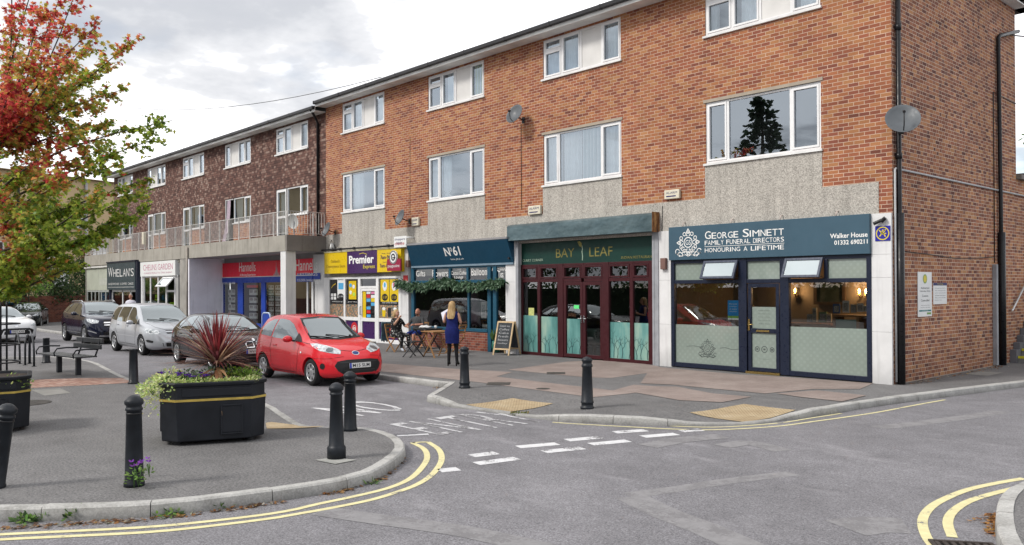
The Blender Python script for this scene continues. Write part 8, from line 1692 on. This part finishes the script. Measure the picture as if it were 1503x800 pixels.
tgt = [(255,176,0),(192,62,.2),(178,132,-.3),(150,30,.5),(120,-40,.2),(225,205,-.5),(215,262,.4),(200,285,-.4),(222,300,.3),(170,335,.1),(150,352,-.8),(120,385,-.2),(85,395,.5),(40,420,-.5),(60,-60,.0),(10,-90,.3),(-60,-80,.4),(-120,0,0),(-160,100,0),(-170,220,.3),(-150,320,.2),(-90,400,.1),
       (100,80,-1.6),(130,180,-1.7),(90,260,-1.9),(40,330,-1.8),(20,120,-2.),(-20,230,-2.1),(60,20,-1.5),(150,280,-1.3),(100,330,-1.4),(10,390,-1.5),(-60,330,-1.6),(-60,120,-1.8),
       (110,120,1.6),(150,220,1.5),(80,300,1.7),(20,60,1.8),(-30,200,2.),(30,380,1.5),(-80,300,1.7),(90,-10,1.4),(-70,60,1.5),(180,240,-.9),(160,90,.9),(140,150,.3),(60,180,.4),(70,90,-.6),(30,260,.3),(110,300,.4),(60,350,-.4),(185,310,-.1),(130,60,-.7),(165,180,.6)]
boughs = []
for px, py, dp in tgt:
    e = W3(px, py, dp); hgt = max(1.75, min(5.0, e.z-.30*(Vector((e.x,e.y,0))-TC).length-.25)); b = trunk[0]+(trunk[-1]-trunk[0])*(hgt/5.6)
    boughs.append((limb(b, e, .030, .006, .05), (px,py)))
lf = Leaves()
RED = [(.38,.045,.045),(.44,.075,.06),(.28,.03,.04),(.46,.14,.08)]; ORG = [(.44,.20,.06),(.40,.17,.06),(.46,.25,.08)]; GRN = [(.16,.23,.03),(.23,.30,.04),(.09,.16,.025),(.31,.36,.06)]; OLV = [(.30,.26,.05),(.37,.29,.06),(.24,.23,.045)]
def leafcol(px, py):
    # red band from upper left to mid, green toward the right and low edges
    sc = -.75*((px-60)/140) + .5*((140-py)/160); nz = sin(px*.045+1.3)*cos(py*.038)*.42 + sin(px*.021-py*.03)*.3 + random.gauss(0,.42); v = sc+nz+.45
    if py > 300: v -= .35
    if v > .68: return jit(random.choice(RED))
    if v > .22: return jit(random.choice(ORG+RED[:1]+OLV))
    if v > -.25: return jit(random.choice(OLV+GRN[:2]+ORG[:1]))
    return jit(random.choice(GRN))
def LOW(x):
    T_ = [(-400,450),(0,438),(25,436),(50,408),(90,398),(125,392),(150,358),(185,340),(210,318),(235,268),(262,240)]
    for (a, b), (c, d) in zip(T_, T_[1:]):
        if x <= c: return b+(d-b)*(x-a)/(c-a)
    return 240
def to_px(p):
    d = p-CAM; f_ = d.dot(AX_F); return CX+F_PX*d.dot(AX_R)/f_, CY-F_PX*d.dot(AX_U)/f_
for pts, (tx, ty) in boughs:
    L_ = (pts[-1]-pts[0]).length; edge = tx > 140 or ty > 330
    for i in range(2, len(pts)):
        ntw = 6 if i < len(pts)-1 else 7
        for q in range(ntw):
            b = pts[i-1]+(pts[i]-pts[i-1])*random.random(); d = ((pts[i]-pts[i-1]).normalized()*.8+rv()*.9+Vector((0,0,-.08))).normalized(); ln = random.uniform(.18,.48)*(.75 if edge else 1.1)
            e = b+d*ln; wood.tube([b,(b+e)/2+rv()*.02,e], [.005,.004,.002], 3)
            for k in range(18):
                t = random.uniform(.08,1.06); p = b+(e-b)*t+rv()*.10*random.random(); ppx = to_px(p)
                if ppx[0] > 262 or ppx[1] > LOW(ppx[0])+random.gauss(0,7): continue
                dd = (d*.4+rv()*.8+Vector((0,0,-.55))).normalized(); nn = (Vector((0,0,1))+rv()*.7).normalized()
                lf.add(p, dd, nn, random.uniform(.062,.105), MAPLE, leafcol(*ppx), .22)
wood.build('trunk', M_bark, tr); lf.build('crown', tr)
print('maple leaves', len(lf.f))
# ---------------------------------------------------------------- planter plants
random.seed(5)
def PW(x, y, z): 
    c_, s_ = cos(ang_), sin(ang_); return Vector((PLC.x+x*c_-y*s_, PLC.y+x*s_+y*c_, z))
cd = thing('cordyline', 'spiky dark red cordyline with drooping tan lower leaves in the black planter', 'plant', PW(0,0,PL_H-.05))
lf = Leaves(); base = PW(.05,-.02,PL_H-.02); stem = MB(); stem.tube([base, base+Vector((0,0,.18))], [.035,.03], 8); stem.build('stem', M_bark, cd)
def sword(a, el, ln, w_, droop, col, z0=.20):
    d = Vector((cos(a)*cos(el), sin(a)*cos(el), sin(el))); p = base+Vector((0,0,z0+random.uniform(0,.08))); side = Vector((-sin(a),cos(a),0)); o = len(lf.v); k = 9
    for i in range(k+1):
        t = i/k; q = p + d*(ln*t) + Vector((0,0,-droop*t*t)); ww = w_*(.55+.45*sin(pi*min(1,t*1.3+.15)))*(1-t**3)+.001
        for s in (-1,1): lf.v.append(tuple(q+side*ww*s+Vector((0,0,.15*ww)))); lf.c += [*col,1.]
        q2 = q
    for i in range(k): lf.f.append((o+2*i,o+2*i+1,o+2*i+3,o+2*i+2))
for i in range(95): sword(random.uniform(0,2*pi), radians(min(89,random.gauss(66,14))), random.uniform(.46,.74), random.uniform(.017,.026), random.uniform(0,.05), jit(random.choice([(.105,.016,.02),(.14,.02,.024),(.075,.012,.018),(.17,.035,.032)])))
for i in range(120): sword(random.uniform(0,2*pi), radians(random.uniform(6,55)), random.uniform(.62,1.0), random.uniform(.013,.021), random.uniform(.05,.30), jit(random.choice([(.13,.03,.03),(.22,.12,.09),(.10,.03,.035),(.28,.18,.13)])), .17)
for i in range(64): sword(atan2(AX_R.y,AX_R.x)+random.choice((0,pi))+random.gauss(0,.45), radians(random.uniform(4,58)), random.uniform(.72,.98), random.uniform(.012,.019), random.uniform(.04,.28), jit(random.choice([(.15,.035,.035),(.28,.16,.12),(.11,.03,.035),(.34,.22,.16)])), .17)
for i in range(12): sword(random.choice([-1.75,-1.55,-1.4,-2.0,-1.2,-.6,-2.6,1.2])+ang_+random.uniform(-.15,.15), radians(random.uniform(-8,20)), random.uniform(.42,.62), random.uniform(.018,.028), random.uniform(.34,.55), jit((.36,.22,.12)), .07)
lf.build('leaves', cd)
def bedding(name, label, spots, shape, cols, size, nper, hgt, spread, group=None, flowers=None, trail=0., loc=None):
    t = thing(name, label, 'plant', loc or spots[0], 0, group); lf = Leaves(); fl = Leaves(); st = MB()
    for s in spots:
        s = Vector(s)
        for q in range(nper):
            a = random.uniform(0,2*pi); r = spread*sqrt(random.random()); h_ = hgt*random.uniform(.3,1)*(1-.5*r/spread); p = s+Vector((r*cos(a), r*sin(a), h_)); out = (Vector((cos(a),sin(a),0))*.7+rv()*.6+Vector((0,0,.4))).normalized()
            if trail and random.random() < .5: p.z -= trail*random.random()*max(0,(r/spread-.3)); out.z -= .7
            lf.add(p, out, (Vector((0,0,1))+rv()*.8).normalized(), size*random.uniform(.7,1.3), shape, jit(random.choice(cols)))
        for q in range(3): st.tube([s, s+Vector((random.uniform(-1,1)*spread*.5,random.uniform(-1,1)*spread*.5,hgt*.7))], .004, 4)
        if flowers:
            for q in range(flowers[1]):
                a = random.uniform(0,2*pi); r = spread*random.random(); c = s+Vector((r*cos(a),r*sin(a),hgt*random.uniform(.75,1.15)))
                for k in range(4): fl.add(c, (Vector((cos(k*1.57+a),sin(k*1.57+a),0))+Vector((AX_F.x,AX_F.y,0))*-.2+Vector((0,0,.6))).normalized(), rv(), .038, OVAL, jit(flowers[0]))
    st.build('stem', MATS['pot_leaves'], t); lf.build('leaves', t)
    if flowers: fl.build('flower', t)
    return t
hx, hy = PL_W/2, PL_D/2; zt_ = PL_H-.04
PALE = [(.30,.36,.12),(.38,.42,.18),(.22,.30,.09),(.45,.47,.26)]; MIDG = [(.07,.13,.03),(.10,.17,.04),(.14,.22,.05)]; DKG = [(.03,.06,.02),(.05,.09,.03)]
bedding('variegated_ivy', 'pale variegated trailing plant spilling over the left side of the planter', [PW(-hx+.05+.02*k,-hy+.15+.22*k,zt_) for k in range(5)]+[PW(-hx-.08,-hy+.2+.2*k,zt_-.12) for k in range(4)], OVAL, PALE, .045, 150, .16, .20, trail=.5)
bedding('variegated_ivy', 'pale variegated plant edging the front and right rim of the planter', [PW(-hx+.22+.11*k,-hy+.12,zt_) for k in range(9)]+[PW(hx-.16,-hy+.25+.2*k,zt_) for k in range(4)], OVAL, PALE, .04, 95, .08, .10, trail=.0)
bedding('pansy', 'deep purple pansies left of the cordyline in the planter', [PW(-.42,-.25,zt_),PW(-.25,-.38,zt_),PW(-.55,-.05,zt_),PW(-.1,-.42,zt_)], OVAL, MIDG, .05, 45, .12, .12, flowers=((.06,.015,.20), 6))
bedding('bushy_bedding_plant', 'bright green bushy plant right of the cordyline in the planter', [PW(.34,-.15,zt_),PW(.46,.05,zt_),PW(.22,.15,zt_)], OVAL, [(.10,.20,.025),(.16,.27,.04),(.07,.13,.02),(.25,.33,.10)], .05, 150, .20, .17)
bedding('grey_leaved_plant', 'low grey green plant behind the pansies in the planter', [PW(-.2,-.05,zt_),PW(-.35,.2,zt_),PW(.0,.3,zt_)], OVAL, [(.10,.14,.09),(.14,.19,.12),(.06,.10,.06)], .05, 80, .16, .16)
bedding('bedding_plant', 'green trailing plants filling the second planter at the left edge', [(PL2.x+random.uniform(-.5,.5),PL2.y+random.uniform(-.45,.45),.62) for k in range(8)]+[(PL2.x+.45,PL2.y-.4,.60),(PL2.x+.55,PL2.y-.2,.56)], OVAL, [(.16,.24,.05),(.24,.30,.09),(.09,.15,.03)], .055, 90, .14, .22, trail=.18)
# ---------------------------------------------------------------- weeds and litter
x, y = G(203,715); bedding('wild_flower', 'purple flowering weed growing at the foot of the front bollard', [(x+.03,y-.05,0),(x+.07,y-.02,.02)], OVAL, MIDG, .05, 26, .26, .07, flowers=((.20,.06,.34), 3)); x, y = G(219,700); bedding('wild_flower', 'lone purple weed flower right of the front bollard', [(x,y,0)], OVAL, MIDG, .035, 14, .20, .04, flowers=((.20,.06,.34), 2))
for k, (px, py, n_, h_, lb) in enumerate(((35,768,40,.10,'green weed tuft in the gutter at the far left'), (66,764,46,.12,'bushy green weed in the gutter below the kerb, second from the left edge'), (110,762,70,.14,'largest dark weed clump in the gutter below the leaning of the kerb'), (173,757,36,.10,'yellow green weed in the gutter left of the front kerb joint'), (240,757,34,.07,'low weed in the gutter right of the front kerb joint'), (283,749,40,.09,'weed in the gutter before the planter'), (318,745,36,.07,'weed in the gutter below the right of the planter'), (545,712,16,.06,'small weed at the kerb joint near the footing bollard'))):
    x, y = R(px,py); bedding('gutter_weed', lb, [(x,y,ROAD),(x+random.uniform(-.08,.08),y+.05,ROAD)], BLADE if k % 2 else OVAL, MIDG+DKG, .06, int(n_*.7), h_*.75, .075, 'weeds in the gutter')
for k, (px, py, lb) in enumerate(((757,607,'mossy weed tuft where the dropped kerb meets the tactile paving'), (889,618,'small weed at the kerb right of the shop side bollard'), (935,618,'low weed by the kerb nearest the right tactile paving'))):
    x, y = R(px,py+2); bedding('gutter_weed', lb, [(x,y,ROAD),(x+.12,y+.06,ROAD)], OVAL, [(.10,.11,.03),(.16,.14,.05),(.07,.09,.03)], .05, 30, .05, .09, 'weeds in the gutter')
lf = Leaves()
def litter(px0, px1, k, spread, cols):
    a, b = Vector(R(*px0)), Vector(R(*px1))
    for i in range(k):
        p = a+(b-a)*random.random(); p = Vector((p.x+random.gauss(0,spread), p.y+random.gauss(0,spread), ROAD+.008+random.random()*.012)); d = rv(); d.z *= .15; lf.add(p, d, (Vector((0,0,1))+rv()*.35), random.uniform(.02,.06), random.choice((MAPLE,OVAL)), jit(random.choice(cols)))
BR = [(.22,.10,.03),(.14,.07,.03),(.30,.17,.06),(.08,.05,.03),(.28,.25,.2)]
litter((0,777),(215,764),170,.035,BR); litter((215,764),(420,738),120,.03,BR); litter((480,727),(560,702),160,.035,BR); litter((560,702),(592,672),120,.035,BR); litter((1475,790),(1462,758),330,.06,[(.24,.11,.03),(.17,.08,.03),(.30,.15,.05)]); litter((640,570),(660,566),60,.06,BR); litter((740,606),(900,618),80,.04,BR); litter((1190,608),(1330,586),160,.05,BR)
stuff(lf.build('leaf_litter', None), 'brown fallen leaves and grit along the gutters', 'leaf litter')
lf = Leaves()
for i in range(240):
    y = random.uniform(.3,5.6); lf.add(Vector((.12+abs(random.gauss(0,.12)), y, .012+random.random()*.01)), Vector((random.uniform(-1,1),random.uniform(-1,1),.1)), Vector((0,0,1))+rv()*.3, random.uniform(.02,.06), random.choice((MAPLE,OVAL)), jit(random.choice(BR)))
stuff(lf.build('leaf_litter', None), 'dry leaf litter along the foot of the gable wall', 'leaf litter')
# ---------------------------------------------------------------- shrubs on the boundary wall and trees across the road
def shrub(name, label, cat, blobs, cols, size, n_, trunk=None, shape=OVAL, group=None, loc=None):
    t = thing(name, label, cat, loc or (blobs[0][0],blobs[0][1],0), 0, group); lf = Leaves(); wd = MB()
    for bx, by, bz, rx, ry, rz in blobs:
        for i in range(int(n_*rx*rz)):
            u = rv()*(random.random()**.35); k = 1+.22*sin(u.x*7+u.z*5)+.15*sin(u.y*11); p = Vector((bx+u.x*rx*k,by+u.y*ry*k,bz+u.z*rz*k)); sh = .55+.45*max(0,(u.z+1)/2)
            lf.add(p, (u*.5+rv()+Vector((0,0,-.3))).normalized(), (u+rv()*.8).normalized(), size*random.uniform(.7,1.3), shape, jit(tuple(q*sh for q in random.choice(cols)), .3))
        if trunk: wd.tube([Vector(trunk), (Vector(trunk)+Vector((bx,by,bz)))/2+Vector((0,0,-.2)), Vector((bx,by,bz))], [trunk_r*.8,trunk_r*.5,.02], 6)
    if trunk: wd.tube([Vector((trunk[0],trunk[1],0)),Vector(trunk)], [trunk_r*1.2,trunk_r], 8)
    else: wd.tube([Vector((blobs[0][0],blobs[0][1],0)),Vector(blobs[0][:3])], [.06,.03], 6)
    wd.build('trunk', M_bark, t); lf.build('crown', t); return t
trunk_r = .1
def at2(px, py, X): d = _ray(px,py); return CAM+d*((X-CAM.x)/d.x)
SH = [(.028,.055,.022),(.045,.08,.028),(.065,.105,.038)]
c1 = at2(77,407,-50.6); c2 = at2(113,410,-52.3)
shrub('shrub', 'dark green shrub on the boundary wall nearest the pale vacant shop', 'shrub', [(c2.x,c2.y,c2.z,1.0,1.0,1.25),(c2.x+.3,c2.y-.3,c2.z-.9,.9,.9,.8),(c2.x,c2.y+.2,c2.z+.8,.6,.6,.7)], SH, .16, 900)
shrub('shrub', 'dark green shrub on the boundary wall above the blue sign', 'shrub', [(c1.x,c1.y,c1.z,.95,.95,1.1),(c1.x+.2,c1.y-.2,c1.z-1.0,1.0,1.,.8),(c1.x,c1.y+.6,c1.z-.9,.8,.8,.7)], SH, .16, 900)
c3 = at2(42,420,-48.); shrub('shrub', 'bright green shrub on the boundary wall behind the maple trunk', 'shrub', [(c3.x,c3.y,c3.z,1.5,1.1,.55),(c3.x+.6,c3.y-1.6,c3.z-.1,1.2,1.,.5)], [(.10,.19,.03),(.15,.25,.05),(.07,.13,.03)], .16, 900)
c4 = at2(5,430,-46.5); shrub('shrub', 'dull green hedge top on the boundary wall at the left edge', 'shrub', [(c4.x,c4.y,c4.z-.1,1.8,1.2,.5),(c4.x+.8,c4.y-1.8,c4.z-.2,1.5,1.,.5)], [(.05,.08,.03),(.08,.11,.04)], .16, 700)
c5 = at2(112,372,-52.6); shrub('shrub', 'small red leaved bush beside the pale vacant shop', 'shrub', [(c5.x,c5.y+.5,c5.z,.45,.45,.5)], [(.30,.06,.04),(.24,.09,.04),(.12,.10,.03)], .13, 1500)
h = at2(1500,205,-3.); trunk_r = .2
shrub('tree', 'green tree top showing past the rear of the gable wall', 'tree', [(-2.2,27,8.2,2.6,2.6,2.0),(-1.2,26,7.2,1.9,1.9,1.6)], [(.05,.10,.02),(.08,.15,.03),(.03,.06,.015)], .22, 420, (-2.2,27,5.5))
trunk_r = .28
# conifer and neighbours mirrored in windows; farther trees and hedge added to darken reflections
def conifer(label, x, y, hgt, rad):
    t = thing('conifer', label, 'tree', (x,y,0), 0, 'trees across the road'); wd = MB(); lf = Leaves(); wd.tube([(x,y,0),(x,y,hgt)], [.3,.04], 8)
    for i in range(16):
        z = hgt*(.22+.76*i/15); r = rad*(1-(i/15)**1.2)*random.uniform(.65,1.15)+.25
        for j in range(7):
            a = random.uniform(0,2*pi); e = Vector((x+r*cos(a),y+r*sin(a),z-.1*r)); wd.tube([(x,y,z+.2*r),e], [.05,.01], 4)
            for k in range(17): q = random.uniform(.2,1.); p = Vector((x,y,z+.2*r))*(1-q)+e*q+rv()*.22; lf.add(p, (e-Vector((x,y,z))+rv()*r*.8), rv(), .42, OVAL, jit((.016,.027,.014)))
    wd.build('trunk', M_bark, t); lf.build('crown', t)
conifer('tall dark conifer across the road mirrored in the right flat window', -19.5, -27.5, 13.2, 3.2)
random.seed(9)
for k, (x, y, hh, rr) in enumerate(((-11.5,-34,10.5,3.6),(-27,-33,9.5,4.),(-36,-38,10.,4.5),(6,-38,8.,3.6),(-48,-40,9.,4.))):
    shrub('tree', ['broad dark tree across the road right of the mirrored conifer','round dark tree across the road left of the mirrored conifer','wide unseen tree behind the round tree, added to darken window reflections','low unseen tree behind the camera, added to darken window reflections','far unseen tree at the street end, added to darken window reflections'][k], 'tree', [(x,y,hh*.68,rr,rr,hh*.3),(x+rr*.5,y,hh*.5,rr*.7,rr*.7,hh*.22),(x-rr*.6,y+.5,hh*.52,rr*.7,rr*.7,hh*.24)], [(.018,.035,.012),(.03,.05,.018)], .42, 60, (x,y,hh*.35), group='trees across the road')
hg = thing('hedge', 'long unseen hedge across the road, added to darken the shop window reflections', 'hedge', (-15,-31,0)); lf = Leaves()  # hedge added out of view to darken what the shop windows mirror
for i in range(5200): p = Vector((random.uniform(-60,20), -31+random.uniform(-.6,.6), 2.3*random.random()**.6)); lf.add(p, rv(), rv(), .34, OVAL, jit((.025,.045,.016)))
mb = MB(); mb.box(-60,20,-31.4,-30.6,-.1,1.9); mb.build('core', wmat('hedge_core', (.012,.02,.01), .9), hg); lf.build('leaves', hg)
